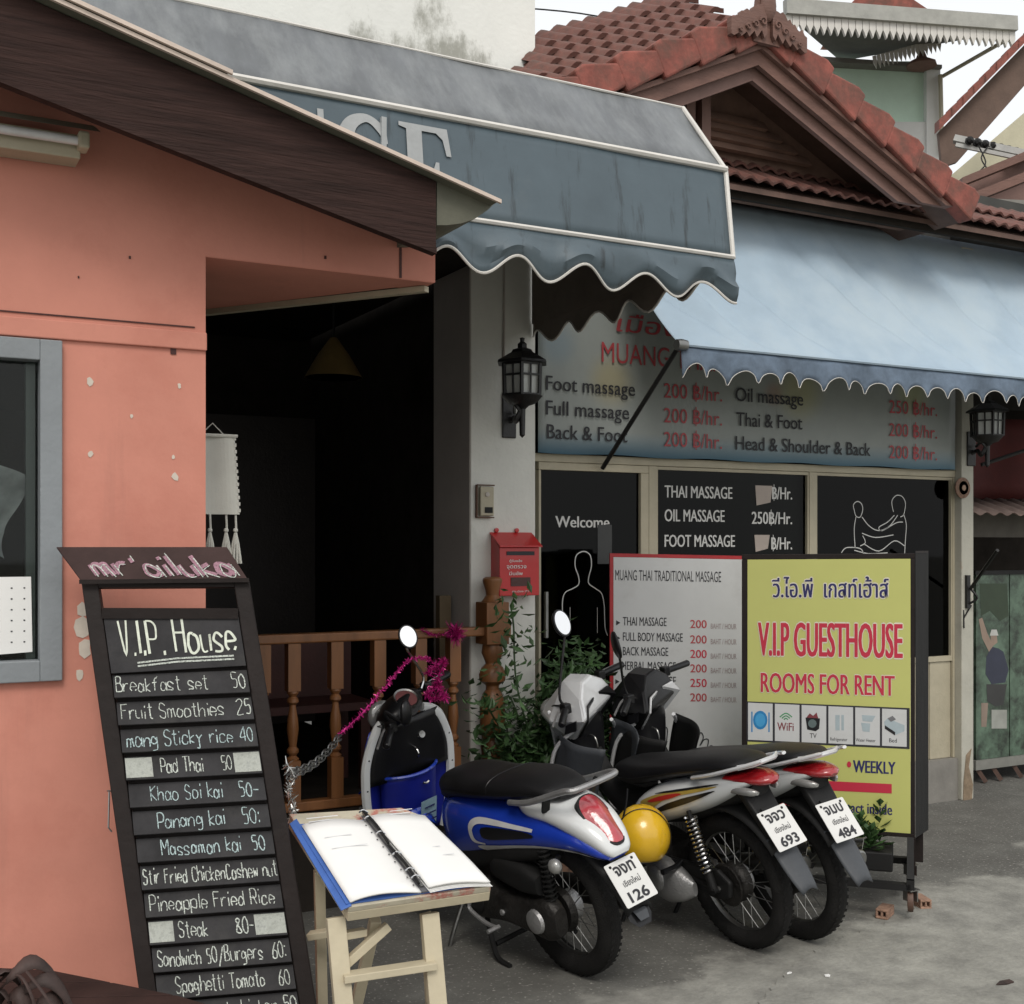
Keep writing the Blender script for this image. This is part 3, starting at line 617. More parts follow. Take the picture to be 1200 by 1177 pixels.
for q in (.08, .46): b.slab([on_front(xs + p[0] * wE, p[1]) for p in ((q, 0), (q + .18, 0), (q + .18, 1), (q, 1))], (0, -.002, 0))
b.slab([on_front(xs + p[0] * wE, p[1]) for p in ((.26, .46), (.46, .46), (.46, .54), (.26, .54))], (0, -.002, 0)); b.build('lettering', LETM, aw)

# ------------------------------------------------------------------ massage shop
YS = 5.66
sx0 = px_x(629, YS); sx1 = px_x(1119, YS)
sh_ = thing('massage_shop', 'small tiled roof massage shop with dark lettered windows and cream frames', 'building', (4.7, YS, 0))
b = MB(); b.box((gx1 + .001, YS + .1, 3.0), (sx1 + .3, YS + .2, 3.75)); b.build('upper_wall', GREYSIDE, sh_)
zh = 2.16
cx0, cx1 = sx1 - .003, px_x(1141, YS - .06)
COLM = mat('stained_column_plaster', (.44, .43, .37), .85, var=.12, scale=4, bump=.25, bscale=40, c2=(.40, .24, .13), mask=(.60, .74), mscale=2.2)
b = MB(); b.box((cx0, YS - .06, 0), (cx1, YS + .12, 3.7)); b.build('column', COLM, sh_, bevel=.006)
b = MB(); b.slab([(cx0 + .01, YS - .064, .0), (cx1 - .02, YS - .064, 0), (cx1 - .01, YS - .064, .10), (cx1 - .05, YS - .064, .22), (cx0 + .09, YS - .064, .34), (cx0 + .04, YS - .064, .30), (cx0 + .015, YS - .064, .12)], (0, .0035, 0)); b.build('bare_patch', mat('rusty_stain', (.24, .18, .12), .9, var=.4, scale=18), sh_)
# frames
xd0, xd1 = px_x(631, YS), px_x(760, YS); xw1 = (px_x(769, YS), px_x(948, YS)); xw2 = (px_x(956, YS), px_x(1116, YS)); zb2 = .93
b = MB(); b.box((gx1 + .002, YS - .01, zh), (cx0 - .002, YS + .06, zh + .045)); b.build('head_frame', CREAM, sh_, bevel=.003)
for xa, xb in ((xd1 + .001, xw1[0] - .001), (xw1[1] + .001, xw2[0] - .001), (xw2[1], cx0 - .002)):
    b = MB(); b.box((xa, YS - .005, 0.28), (xb, YS + .055, zh - .001)); b.build('mullion', CREAM, sh_, bevel=.002)
DF = CREAM
d = MB(); d.box((xd0, YS - .004, .28), (xd0 + .015, YS + .05, zh - .045)); d.box((xd1 - .055, YS - .004, .28), (xd1, YS + .05, zh - .045)); d.box((xd0, YS - .004, zh - .044), (xd1, YS + .05, zh - .001)); d.box((xd0 + .016, YS, .28), (xd1 - .056, YS + .045, .42))
dr = d.build('door', DF, sh_, bevel=.003)
b = MB(); b.box((xd0 + .016, YS + .02, .421), (xd1 - .056, YS + .026, zh - .046)); b.build('pane', GLASSD, dr)
b = MB(); b.box((xd0 + .03, YS - .03, 1.2), (xd0 + .045, YS - .006, 1.45)); b.build('handle', STEEL, dr)
for k, (xa, xb) in enumerate((xw1, xw2)):
    f = MB(); f.box((xa, YS + .0, zb2), (xb, YS + .05, zb2 + .035)); f.box((xa, YS, zh - .02), (xb, YS + .05, zh - .002)); f.box((xa, YS, zb2 + .0351), (xa + .012, YS + .05, zh - .021)); f.box((xb - .012, YS, zb2 + .0351), (xb, YS + .05, zh - .021))
    wn_ = f.build('window', DF, sh_)
    b = MB(); b.box((xa + .0125, YS + .02, zb2 + .0355), (xb - .0125, YS + .026, zh - .0205)); b.build('pane', GLASSD, wn_)
    npl = 6; dx = (xb - xa) / npl
    for i in range(npl):
        b = MB(); b.box((xa + i * dx + .004, YS + .012, .28), (xa + (i + 1) * dx - .004, YS + .045, zb2 - .002)); b.build('panel_board', CREAM, sh_, bevel=.004)
b = MB(); b.box((gx1 + .002, YS - .03, 0), (cx0 - .002, YS + .12, .279)); b.build('plinth', CONC, sh_)
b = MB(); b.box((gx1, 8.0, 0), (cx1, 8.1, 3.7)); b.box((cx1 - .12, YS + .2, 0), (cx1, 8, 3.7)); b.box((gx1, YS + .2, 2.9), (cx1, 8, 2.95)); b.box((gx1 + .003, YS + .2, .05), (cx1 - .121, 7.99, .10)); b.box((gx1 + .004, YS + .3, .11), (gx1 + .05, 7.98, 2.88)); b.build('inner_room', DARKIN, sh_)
# lettering stuck on the glass
G = YS + .019
for body, x0, y0, x1, h in (('Welcome', 651, 618, 714, 14), ):
    o = ftext(body, x0, y0, x1, h, G, WHF, dr, bold=.03, lift=.0004); o.name = 'lettering'
bw = []
def fstroke(pts, w_, m, parent, Y=G - .0006, closed=False, name='drawn_outline', n=5, mb=None):
    q = cat_rom([PY(p[0], p[1], Y) for p in pts], n, closed)
    if closed: q.append(q[0])
    r = mb or MB(); r.ribbon(q, w_, (0, -1, 0), .0005)
    return r if mb else r.build(name, m, parent)
body = [(660, 742), (660, 735), (659, 708), (662, 695), (671, 690), (678, 685), (678, 676), (674, 664), (675, 652), (681, 647), (687, 647), (692, 652), (693, 664), (690, 676), (690, 684), (698, 690), (705, 696), (708, 710), (709, 735), (712, 745)]
fstroke(body, .006, WHF, dr)
b = MB(); fstroke([(668, 712), (668, 742)], .003, WHF, dr, mb=b); fstroke([(700, 712), (700, 742)], .003, WHF, dr, mb=b); b.build('drawn_outline', WHF, dr)
P = PY(709, 634, G); b = MB(); b.box(P + V(-.05, -.002, -.13), P + V(.045, 0, .09)); b.build('notice', mat('dim_notice', (.05, .052, .052), .7), dr)
wins = [o for o in sh_.children if o.name.startswith('window')]
for body, x0, y0, x1 in (('THAI MASSAGE', 779, 583, 858), ('OIL MASSAGE', 779, 611, 849), ('FOOT MASSAGE', 779, 641, 861), ('฿/Hr.', 905, 585, 928), ('250฿/Hr.', 881, 614, 928), ('฿/Hr.', 904, 644, 928)):
    ftext(body, x0, y0, x1, 15, G, WHF, wins[0], bold=.022, lift=.0005)
for x0, y0, x1, y1 in ((885, 569, 905, 591), (884, 627, 902, 645)):
    a, c = PY(x0, y0, G), PY(x1, y1, G); b = MB(); b.slab([a, (a.x + .01, a.y, c.z - .01), (c.x - .015, a.y, c.z + .01), (c.x, a.y, a.z)], (0, -.001, 0)); b.build('price_patch', mat('pinkish_paper', (.42, .36, .32), .8, var=.1), wins[0])
mb = MB()
for s in ([(1001, 598), (1000, 592), (1004, 588), (1009, 590), (1011, 597), (1008, 606), (1003, 605), (1001, 598)], [(1010, 606), (1019, 617), (1030, 622), (1042, 617), (1052, 604)], [(1003, 606), (1001, 620), (1002, 642)], [(1010, 625), (1026, 630), (1047, 627)],
          [(1047, 600), (1045, 588), (1050, 581), (1057, 582), (1061, 590), (1059, 603), (1055, 606)], [(1048, 604), (1040, 612), (1030, 618), (1034, 622), (1050, 613), (1058, 612)], [(1059, 603), (1062, 615), (1061, 632), (1060, 650)], [(1013, 638), (1030, 646), (1048, 634), (1060, 640)], [(986, 648), (992, 642), (1008, 643), (1012, 650)], [(1008, 640), (1014, 636), (1011, 628)], [(1001, 645), (1018, 649), (1040, 648)]):
    fstroke(s, .006, WHF, None, mb=mb)
mb.build('drawn_outline', WHF, wins[1])

# banner
YBN = YS - .05
bn_ = thing('massage_banner', 'long pale printed banner of massage prices above the shop windows', 'banner', (4.6, YBN, 2.2))
m = mat('banner_vinyl', (.30, .325, .31), .5, var=.06, bump=.03, bscale=8); n = m.node_tree.nodes; l = m.node_tree.links; src = n['Principled BSDF'].inputs['Base Color'].links[0].from_socket
tc = n.new('ShaderNodeTexCoord'); sxx = n.new('ShaderNodeSeparateXYZ'); l.new(tc.outputs['Object'], sxx.inputs[0])
r1 = n.new('ShaderNodeMapRange'); r1.inputs[1].default_value = .14; r1.inputs[2].default_value = -.02; l.new(sxx.outputs[2], r1.inputs[0])
mx = n.new('ShaderNodeMix'); mx.data_type = 'RGBA'; l.new(r1.outputs[0], mx.inputs[0]); l.new(src, mx.inputs[6]); mx.inputs[7].default_value = (.08, .20, .30, 1); cur = mx.outputs[2]
for cx, cz, rad, c in ((-.95, .42, .20, (.40, .30, .06)), (.42, .45, .24, (.42, .38, .08)), (.22, .42, .10, (.30, .10, .04)), (1.38, .50, .2, (.40, .40, .10)), (-1.3, .6, .16, (.16, .26, .34))):
    vd = n.new('ShaderNodeVectorMath'); vd.operation = 'DISTANCE'; l.new(tc.outputs['Object'], vd.inputs[0]); vd.inputs[1].default_value = (cx, 0, cz)
    rm = n.new('ShaderNodeMapRange'); rm.interpolation_type = 'SMOOTHSTEP'; rm.inputs[1].default_value = rad; rm.inputs[2].default_value = rad * .2; rm.inputs[4].default_value = .38; l.new(vd.outputs['Value'], rm.inputs[0])
    m2 = n.new('ShaderNodeMix'); m2.data_type = 'RGBA'; l.new(rm.outputs[0], m2.inputs[0]); l.new(cur, m2.inputs[6]); m2.inputs[7].default_value = (*c, 1); cur = m2.outputs[2]
l.new(cur, n['Principled BSDF'].inputs['Base Color'])
b = MB(); b.grid(lambda u, v: (sx0 - .02 + (px_x(1119, YBN) - sx0 + .02) * u, YBN + .006 * math.sin(u * 17) * v, 2.205 + .93 * v - .004 * math.sin(u * 30)), 50, 8); b.build('banner_sheet', m, bn_, smooth=True, solid=.003)
YT = YBN - .009
ftext('เมืองไทย', 722, 388, 845, 20, YT, REDF, bn_, bold=.02, slant=.15)
ftext('MUANG THAI', 705, 424, 838, 25, YT, REDF, bn_, bold=.0)
for body, x0, y0, x1 in (('Foot massage', 640, 457, 744), ('Full massage', 640, 486, 737), ('Back & Foot', 641, 514, 735), ('Oil massage', 862, 470, 941), ('Thai & Foot', 863, 499, 940), ('Head & Shoulder & Back', 862, 527, 1020)):
    ftext(body, x0, y0, x1, 18 if x0 < 800 else 17, YT, INK, bn_, bold=.012)
for x0, y0, x1 in ((778, 466, 846), (778, 495, 846), (778, 523, 846)): ftext('200 ฿/hr.', x0, y0, x1, 18, YT, REDF, bn_, bold=0)
for s, y0 in (('250 ฿/hr.', 484), ('200 ฿/hr.', 511), ('200 ฿/hr.', 537)): ftext(s, 1042, y0, 1098, 16, YT, REDF, bn_, bold=0)

# blue awning
ba = thing('blue_awning', 'sun bleached pale blue canvas awning with dark scalloped edge', 'awning', (4.9, YS, 2.9))
P0 = onX(797, 405, 3.63); BL, BR = 3.63, 8.2; BT = V(0, 5.63, 3.74); BF = V(0, P0.y, P0.z)
def bfn(u, v):
    x = BL + (BR - BL) * u
    sag = .10 * math.sin(math.pi * v) * (.8 + .2 * math.sin(u * 11)); fold = .020 * math.sin(u * 62 + v * 3.4) * math.sin(math.pi * min(1, v + .15)) + .035 * noise.noise(V(u * 7 + v * 1.8, v * .8, 1))
    return V(x - .35 * v * math.sin(math.pi * v) * .2, BT.y + (BF.y - BT.y) * v, BT.z + (BF.z - BT.z) * v - sag + fold * math.sin(math.pi * v) - .045 * sum(math.exp(-((u - u0 - sl_ * v) / .007) ** 2) for u0, sl_ in ((.10, .16), (.24, .20), (.33, .17), (.47, .2), (.60, .16), (.72, .2), (.86, .18), (.02, .13), (-.08, .2))) * math.sin(math.pi * v) ** .7)
b = MB(); b.grid(bfn, 260, 24); b.build('canvas', AWNB, ba, smooth=80, solid=.003)
def bval(s, v):
    c = s / .158 + .22 * noise.noise(V(s * 2.3, 5, 0)); ph = c - math.floor(c); low = -.165 + .062 * math.sqrt(max(0, 1 - (2.25 * abs(ph - .5)) ** 2)) if abs(ph - .5) < .444 else -.165
    low += + .03 * noise.noise(V(s * 5, 0, 0))
    u = s / (BR - BL); q = bfn(u, 1)
    return V(BL + s, q.y - .006 - .02 * v * math.sin(s * 14 + math.sin(s * 5)) - .012 * v, q.z - .002 + low * v)
nn_ = 45 * 10
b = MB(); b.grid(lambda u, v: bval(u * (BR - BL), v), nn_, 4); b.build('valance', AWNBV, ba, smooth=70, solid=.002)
b = MB(); b.tube([bval((BR - BL) * i / nn_, 1) + V(0, -.002, 0) for i in range(nn_ + 1)], .0022, 5); b.build('hem_binding', PIPING, ba)
b = MB(); b.tube([bfn(i / 40, 1) + V(0, -.012, .004) for i in range(41)], .010, 6); b.build('front_bar', AWNB, ba, smooth=True)
# hanging left flap
A_, B_, C_ = bfn(0, 1), bfn(0, .62), bfn(0, 1) + V(.03, -.01, -.2)
b = MB(); b.grid(lambda u, v: A_.lerp(B_, u) + V(.02 * math.sin(7 * u + 3 * v), -.02 * math.sin(5 * v), -v * (.17 - .10 * u) - .02 * math.sin(u * 12) * v), 14, 6); 
Q = PY(706, 549, YS - .03); b = MB(); b.tube([Q, P0 + V(0, .02, -.01)], .013, 8); b.build('support_arm', BLACKM, ba)
b = MB(); b.lathe([(.0, -.03), (.028, -.03), (.032, 0), (.028, .03), (0, .03)], P0 + V(0, -.01, 0), (1, 0, 0), 12); b.build('arm_bracket', STEEL, ba, smooth=True)
b = MB(); b.tube([PY(1150, 545, YS - .03) * 1.0, V(7.9, P0.y + .02, P0.z)], .013, 8); b.build('support_arm', BLACKM, ba)

# ------------------------------------------------------------------ tiled roofs
rf = thing('shop_roof', 'red clay tiled gable roof with brown bargeboards above the massage shop', 'roof', (4.2, 5.0, 3.7))
def tile_mesh(L_, W_, name, m, th=.014):
    b = MB(); n = 6
    def f(u, v): x = (u - .5) * W_; return V(x, v * L_, .024 * math.cos(math.pi * (u - .5) * 2) * .5 + .012 * (1 - v))
    b.grid(f, n, 2)
    o = len(b.v); vs = [V(p.x, p.y, p.z - th) for p in b.v]; k = len(vs); b.v += vs
    b.f += [(a + k, d + k, c + k, bb + k) for (a, bb, c, d) in list(b.f)]
    for i in range(n): b.f.append((i * 3, (i + 1) * 3, (i + 1) * 3 + k, i * 3 + k))
    return mesh_of(b, name, m, True)
TM = tile_mesh(.30, .115, 'roof_tile', TILED); TM2 = tile_mesh(.27, .122, 'roof_tile', TILED, .026)
# skirt roof over the awning
ye0, ze0, ye1, ze1 = 5.22, 3.741, 5.64, 3.985
sl = V(0, ye1 - ye0, ze1 - ze0).normalized(); nn = V(1, 0, 0).cross(sl)
x = 3.35
while x < 8.6:
    for r_ in range(2):
        Mx = frame_from(V(x, ye0, ze0) + sl * (.26 * r_) + nn * (.02 * r_) + V(0, 0, rr.uniform(-.004, .004)), V(1, 0, 0), sl, nn)
        piece('roof_tile', TM, rf, Mx)
    x += .108
b = MB(); b.slab([(3.2, ye0 + .03, ze0 - .035), (3.2, ye1 - .1, ze1 - .10), (3.2, ye1 - .1, ze1 - .13), (3.2, ye0 + .03, ze0 - .065)], (5.5, 0, 0)); b.build('eave_boards', LOUV, rf)
b = MB(); b.box((3.2, ye0 + .08, ze0 - .09), (8.7, ye0 + .11, ze0 - .0)); b.build('eave_shade_fascia', DARKIN, rf)  # near-black fascia: the shade below the tile noses is put into its colour
# gable front
AP = PY(893, 22, 5.0); FR = PY(1141, 237, 5.0); s1 = (FR - AP).normalized(); FL = V(AP.x - (FR.x - AP.x) * 1.05, 5.0, FR.z - (AP.z - FR.z) * .05)
s2 = (FL - AP).normalized()
def band(o0, o1, y, th, m, name, tip=0):
    for s in (s1, s2):
        n_ = V(-s.z, 0, s.x) if s.x > 0 else V(s.z, 0, -s.x)
        if n_.z > 0: n_ = -n_
        Lg = (FR - AP).length * (1.0 if o0 < .15 else .96)
        k0, k1 = V(0, 0, -o0 / abs(s.x)), V(0, 0, -o1 / abs(s.x))
        a = V(AP.x, y, AP.z); zc_ = FR.z - .05; b = MB(); e0_ = (a + k0).z - zc_; e1_ = (a + k1).z - zc_; b.slab([a + k0, a + k0 + s * (e0_ / abs(s.z)), a + k1 + s * (e1_ / abs(s.z)), a + k1], (0, th, 0)); b.build(name, m, rf)
band(.12, .215, 5.03, .03, FASC, 'bargeboard'); band(.19, .275, 5.08, .03, FASC2, 'inner_bargeboard'); band(.12, .145, 5.00, .03, FASC, 'bargeboard_moulding')
# verge tiles
def verge(s, n, L_):
    for i in range(n):
        o0 = V(AP.x, 4.97, AP.z) + s * (L_ * i)
        if o0.x + s.x * L_ * .6 < 2.80: continue
        up = V(-s.z, 0, s.x); up = up if up.z > 0 else -up
        b = MB(); t = .018
        e = [o0 + up * (-.105), o0 + s * (L_ * 1.03) + up * (-.135), o0 + s * (L_ * 1.05) + up * .045, o0 + s * (L_ * .80) + up * .060, o0 + up * .012]
        b.slab(e, (0, .10, 0)); b.build('verge_tile', TILE, rf, bevel=.012)
verge(s1, 7, (FR - AP).length / 7); verge(s2, 8, (FR - AP).length / 7)
# left roof slope rising to the back
LM = (AP.x - 2.88) / abs(s2.x); u_ = .55; ex_ = -s2; into = V(0, 1, u_).normalized(); nrm = ex_.cross(into).normalized()
if nrm.z < 0: nrm = -nrm
base = V(AP.x, 5.07, AP.z + .03)
for i in range(18):
    for r_ in range(5):
        pq_ = base + s2 * (.09 + .112 * (i + (r_ % 2) * .5)) + into * (.13 * r_)
        if pq_.x < 3.09 - (5.53 - pq_.y) * .52 + .05: continue      # the roof stops against the white wall
        Mx = frame_from(base + s2 * (.09 + .112 * (i + (r_ % 2) * .5)) + into * (.13 * r_) + nrm * (.010 * r_) + nrm * rr.uniform(-.003, .003), -ex_ * -1, into, nrm)
        piece('roof_tile', TM2, rf, Mx)
b = MB(); b.slab([base - nrm * .03, base + s2 * LM - nrm * .03, base + s2 * (LM - .35) + into * .62 - nrm * .03, base + into * .62 - nrm * .03], -nrm * .03); b.build('roof_deck', LOUV, rf)
# right slope deck (its top faces away), gives the roof its body
ir = V(0, 1, 0); b = MB(); b.slab([V(AP.x, 5.06, AP.z - .10), V(FR.x, 5.06, FR.z - .10), V(FR.x, 8.5, FR.z - .10), V(AP.x, 8.5, AP.z - .10)], (0, 0, .05)); b.build('roof_deck', LOUV, rf)
b = MB(); b.slab([V(AP.x, 5.06, AP.z - .10), V(FL.x, 5.06, FL.z - .10), V(FL.x, 8.5, FL.z - .10), V(AP.x, 8.5, AP.z - .10)], (0, 0, .05)); b.build('roof_deck', LOUV, rf)
# louvred gable infill
LOUV2 = mat('gable_louvre_wood', (.20, .12, .09), .75, var=.3)
z = 3.95; Yl = 5.42
while z < AP.z - .4:
    hw_ = (AP.z - .36 - z) / abs(s1.z / s1.x) + .25
    b = MB(); b.slab([(AP.x - hw_, Yl, z), (AP.x - hw_, Yl - .03, z + .006), (AP.x - hw_, Yl + .01, z + .062), (AP.x - hw_, Yl + .03, z + .056)], (2 * hw_, 0, 0)); b.build('louvre_slat', LOUV2, rf); z += .052
b = MB(); b.slab([(FL.x, Yl + .05, 3.7), (FR.x, Yl + .05, 3.7), (AP.x, Yl + .05, AP.z)], (0, .04, 0)); b.build('gable_wall', LOUV2, rf)
for px in (806, 824):
    X = px_x(px, Yl - .06); b = MB(); b.box((X - .03, Yl - .09, 3.85), (X + .03, Yl - .035, AP.z - .25 - abs(X - AP.x) * .5)); b.build('gable_post', FASC2, rf)
# carved ornament at the apex
b = MB(); rn = random.Random(5)
for s in (-1, 1):
    up_, lo_ = [], []
    for k in range(15):
        t_ = .02 + .017 * k; taper = (1 - k / 17) * .72
        up_.append(V(AP.x + s * t_, 4.935, AP.z + .055 - t_ * .48 + rn.uniform(-.012, .018)))
        lo_.append(V(AP.x + s * t_, 4.935, AP.z - .02 - t_ * .48 - (.10 + (.045 if k % 3 == 1 else -.02 if k % 3 == 2 else .01)) * taper))
    for k in range(14): b.slab([up_[k], up_[k + 1], lo_[k + 1], lo_[k]], (0, .03 + .006 * (k % 2), 0))
    for k in range(4):
        c = V(AP.x + s * (.05 + .05 * k), 4.93, AP.z - .03 - (.05 + .05 * k) * .48); r0 = .025 - .004 * k
        b.tube([c + V(s * r0 * (1 - a / 9) * math.cos(a), -.004, r0 * (1 - a / 9) * math.sin(a)) for a in [q * .6 for q in range(13)]], .006, 5)
b.ball((AP.x, 4.95, AP.z + .05), (.05, .03, .09)); b.build('carved_ornament', FASC, rf, smooth=True)
b = MB(); b.slab([(AP.x - .09, 4.96, AP.z - .15), (AP.x + .09, 4.96, AP.z - .15), (AP.x + .06, 4.96, AP.z + .08), (AP.x, 4.96, AP.z + .2), (AP.x - .06, 4.96, AP.z + .08)], (0, .03, 0)); b.build('finial_board', FASC, rf)

# ------------------------------------------------------------------ buildings behind
def quad3(mb, pts, z, th): mb.slab([PZ(x, y, z) for x, y in pts], FW * th)
mi = thing('mint_green_building', 'tall mint green and white building with fretwork trimmed eaves behind the gable', 'building', PZ(1040, 300, 13))
b = MB(); quad3(b, [(960, 72), (1088, 72), (1088, 260), (960, 260)], 13.0, 1.5); b.build('wall', MINT, mi)
b = MB(); quad3(b, [(1086, 78), (1102, 80), (1102, 260), (1086, 260)], 12.9, 1.7); b.build('corner_pilaster', WHP, mi)
b = MB(); quad3(b, [(960, 143), (1087, 143), (1087, 260), (960, 260)], 12.93, .069); b.build('wall_band', WHP, mi)
b = MB(); quad3(b, [(960, 66), (1104, 76), (1104, 80), (960, 72)], 12.85, 1.8); b.build('parapet_cap', CONC, mi)
e0, e1 = PZ(920, 16, 11.2), PZ(1190, 36, 11.8); bk0, bk1 = PZ(985, 72, 13.4), PZ(1100, 46, 14.5)
b = MB(); b.slab([e0, e1, bk1, bk0], (0, 0, .06)); b.build('eave_soffit', mat('dark_soffit', (.10, .10, .085), .8), mi)
b = MB(); b.bar(e0 + V(0, 0, .06), e1 + V(0, 0, .06), .08, .14); b.build('gutter', mat('gutter_grey', (.36, .36, .33), .6), mi)
d_ = (e1 - e0); L_ = d_.length; dn = d_.normalized(); n_f = 34
def fret(a, b_, n_f, h):
    d_ = b_ - a; dn = d_.normalized(); w_ = d_.length / n_f; me = MB(); me.slab([V(-w_ * .46, 0, 0), V(-w_ * .46, 0, -h * .5), V(-w_ * .2, 0, -h * .75), V(0, 0, -h), V(w_ * .2, 0, -h * .75), V(w_ * .46, 0, -h * .5), V(w_ * .46, 0, 0)], (0, .03, 0))
    mm_ = mesh_of(me, 'fretwork_drop', PIPING); yb = dn.cross(V(0, 0, 1)).normalized() * -1
    for i in range(n_f): piece('fretwork_drop', mm_, mi, frame_from(a + dn * (w_ * (i + .5)), dn, yb, dn.cross(yb)))
fret(e0 + V(0, 0, -.01), e1 + V(0, 0, -.01), 34, .16)
fret(PZ(1022, 66, 12.6), PZ(1102, 44, 12.4), 16, .14)
b = MB(); q = PZ(1080, 60, 12.6); b.lathe([(.03, .15), (.05, .08), (.03, .0), (.06, -.08), (.15, -.13), (.16, -.16)], q, n=10); b.build('eave_bracket', FASC, mi, smooth=True)
b = MB(); quad3(b, [(990, 12), (1020, -20), (1050, -14), (1095, 16)], 12.5, 1.0); b.build('roof_slope', TILE, mi)
b = MB(); b.tube([PZ(1188, 42, 11.8), PZ(1104, 90, 12.9)], .02, 6); b.tube([PZ(1102, 88, 12.85), PZ(1104, 180, 12.85)], .025, 6); b.build('drain_pipe', CREAM, mi)
rh = thing('cream_gabled_house', 'cream walled house with brown eaves rising at the right edge', 'house', PZ(1180, 300, 11))
b = MB(); quad3(b, [(1112, 208), (1250, 90), (1250, 260), (1112, 260)], 11.0, .6); b.build('wall', CREAMW, rh)
FASC3 = mat('distant_brown_board', (.13, .085, .065), .8, var=.2)
b = MB(); quad3(b, [(1100, 155), (1215, 38), (1215, 84), (1122, 190), (1104, 196)], 10.2, .05); b.build('bargeboard', FASC3, rh)
b = MB(); 
for i in range(9):
    t = i / 9; t2 = (i + 1.15) / 9; b = MB(); p = lambda t: PZ(1101 + 118 * t, 152 - 120 * t, 10.1); b.slab([p(t), p(t2), p(t2) + V(0, 0, .075), p(t) + V(0, 0, .09)], FW * .12); b.build('verge_tile', TILE, rh)
b = MB(); quad3(b, [(1128, 208), (1215, 172), (1215, 182), (1128, 217)], 9.6, .1); quad3(b, [(1140, 226), (1215, 196), (1215, 207), (1140, 237)], 9.4, .1); b.build('lower_bargeboard', FASC, rh)
b = MB(); quad3(b, [(1128, 214), (1215, 180), (1215, 250), (1128, 250)], 9.8, .05); b.build('lower_gable', FASC2, rh)
b = MB(); quad3(b, [(1145, 232), (1230, 236), (1230, 247), (1140, 242)], 8.8, .4); b.build('ridge_tiles', CONC, rh)
rk = thing('insulator_rack', 'pale metal cable rack with hanging wires under the cream house eaves', 'cable rack', PZ(1160, 175, 9.9))
b = MB(); b.bar(PZ(1118, 163, 9.9), PZ(1215, 184, 9.7), .09, .05); b.bar(PZ(1120, 170, 9.85), PZ(1215, 190, 9.65), .03, .03); b.build('rack_bar', mat('galvanised', (.42, .42, .40), .5), rk)
for i in range(8):
    q = PZ(1136 + i * 9, 165 + i * 2.1, 9.78); b = MB(); b.lathe([(.02, -.03), (.035, -.01), (.02, 0), (.035, .01), (.02, .03)], q, (0, -1, .3), 8); b.build('insulator', BLACKD, rk)
b = MB(); b.tube(cat_rom([PZ(1146, 170, 9.75), PZ(1155, 190, 9.75), PZ(1149, 200, 9.75)], 4), .006, 5); b.tube(cat_rom([PZ(1158, 172, 9.75), PZ(1150, 185, 9.75), PZ(1157, 198, 9.75)], 4), .006, 5); b.build('wire', BLACKM, rk)
pw = MB(); pw.tube(cat_rom([PZ(560, 6, 14), PZ(680, 16, 15), PZ(780, 36, 16)], 6), .010, 5); tag(pw.build('power_cable', BLACKD), 'thin overhead cable crossing the sky behind the white wall', 'cable')

# ------------------------------------------------------------------ neighbour shop at the right edge
nb = thing('neighbour_shop', 'dim neighbouring shop front to the right of the shop column', 'building', (7, 6.2, 0))
NX = cx1 + .002
b = MB(); b.box((NX, 7.2, 0), (12, 7.3, 3.6)); b.build('back_wall', DARKIN, nb)
b = MB(); b.box((NX, 5.8, 2.9), (12, 7.2, 4.15)); b.build('upper_front', mat('dark_grey_wall', (.05, .05, .045), .8), nb)
b = MB(); b.box((NX + .6, 7.1, .1), (NX + 1.3, 7.19, 2.2)); b.build('door', mat('grey_brown_door', (.06, .05, .04), .7), nb)
a, c = PY(1146, 585, 6.1), PY(1260, 608, 6.1)
b = MB(); b.grid(lambda u, v: (NX + 2.4 * u, 6.1 - .35 * v, a.z - .12 * v + .012 * math.sin(u * 110)), 110, 2); b.build('tin_awning', mat('rusty_tin', (.28, .20, .17), .8, var=.3), nb, smooth=True, solid=.004)
b = MB(); b.box((NX, 6.105, a.z - .28), (NX + 2.4, 6.13, a.z - .02)); b.build('awning_board', mat('grey_board', (.11, .10, .085), .8), nb)
b = MB(); b.grid(lambda u, v: (NX + .16 + 2.6 * u, 6.3 + .05 * math.sin(u * 22 + v), 2.68 - .62 * v), 40, 6); tag(b.build('red_cloth', REDCL, smooth=True, solid=.004), 'dark red cloth hanging behind the right hand lantern', 'cloth')
po = thing('poster_board', 'outdoor poster board showing a climber in a white cap', 'poster board', PG(1175, 945, 0))
YP = 5.95
a, c = PY(1144, 674, YP), PY(1300, 872, YP)
mP = mat('poster_photo_ground', (.10, .155, .11), .45, var=.5, scale=7, bump=0, c2=(.03, .04, .03), mask=(.45, .6), mscale=5)
xm = px_x(1183, YP)
for k, (xa, xb) in enumerate(((a.x, xm - .006), (xm + .006, c.x))):
    b = MB(); b.box((xa, YP, c.z), (xb, YP + .02, a.z)); b.build('poster', mP, po)
def pshape(pts, m, off=.0012): b = MB(); b.slab([PY(x, y, YP - off) for x, y in pts], (0, .0008, 0)); b.build('printed_shape', m, po)
pshape([(1156, 770), (1162, 758), (1170, 760), (1176, 764), (1182, 785), (1178, 800), (1162, 802), (1155, 790)], mat('print_dark_shirt', (.03, .035, .06), .5, bump=0))
pshape([(1147, 726), (1151, 724), (1157, 742), (1164, 757), (1159, 764), (1151, 748)], mat('print_skin', (.30, .22, .17), .5, bump=0), .0014)
pshape([(1161, 745), (1168, 744), (1169, 753), (1164, 757), (1161, 752)], mat('print_skin_face', (.30, .22, .17), .5, bump=0), .0015)
pshape([(1160, 745), (1162, 738), (1168, 738), (1170, 745)], mat('print_cap', (.55, .55, .52), .5, bump=0), .0016)
pshape([(1156, 802), (1180, 802), (1176, 826), (1166, 828), (1157, 822)], mat('print_shorts', (.04, .04, .04), .5, bump=0), .0013)
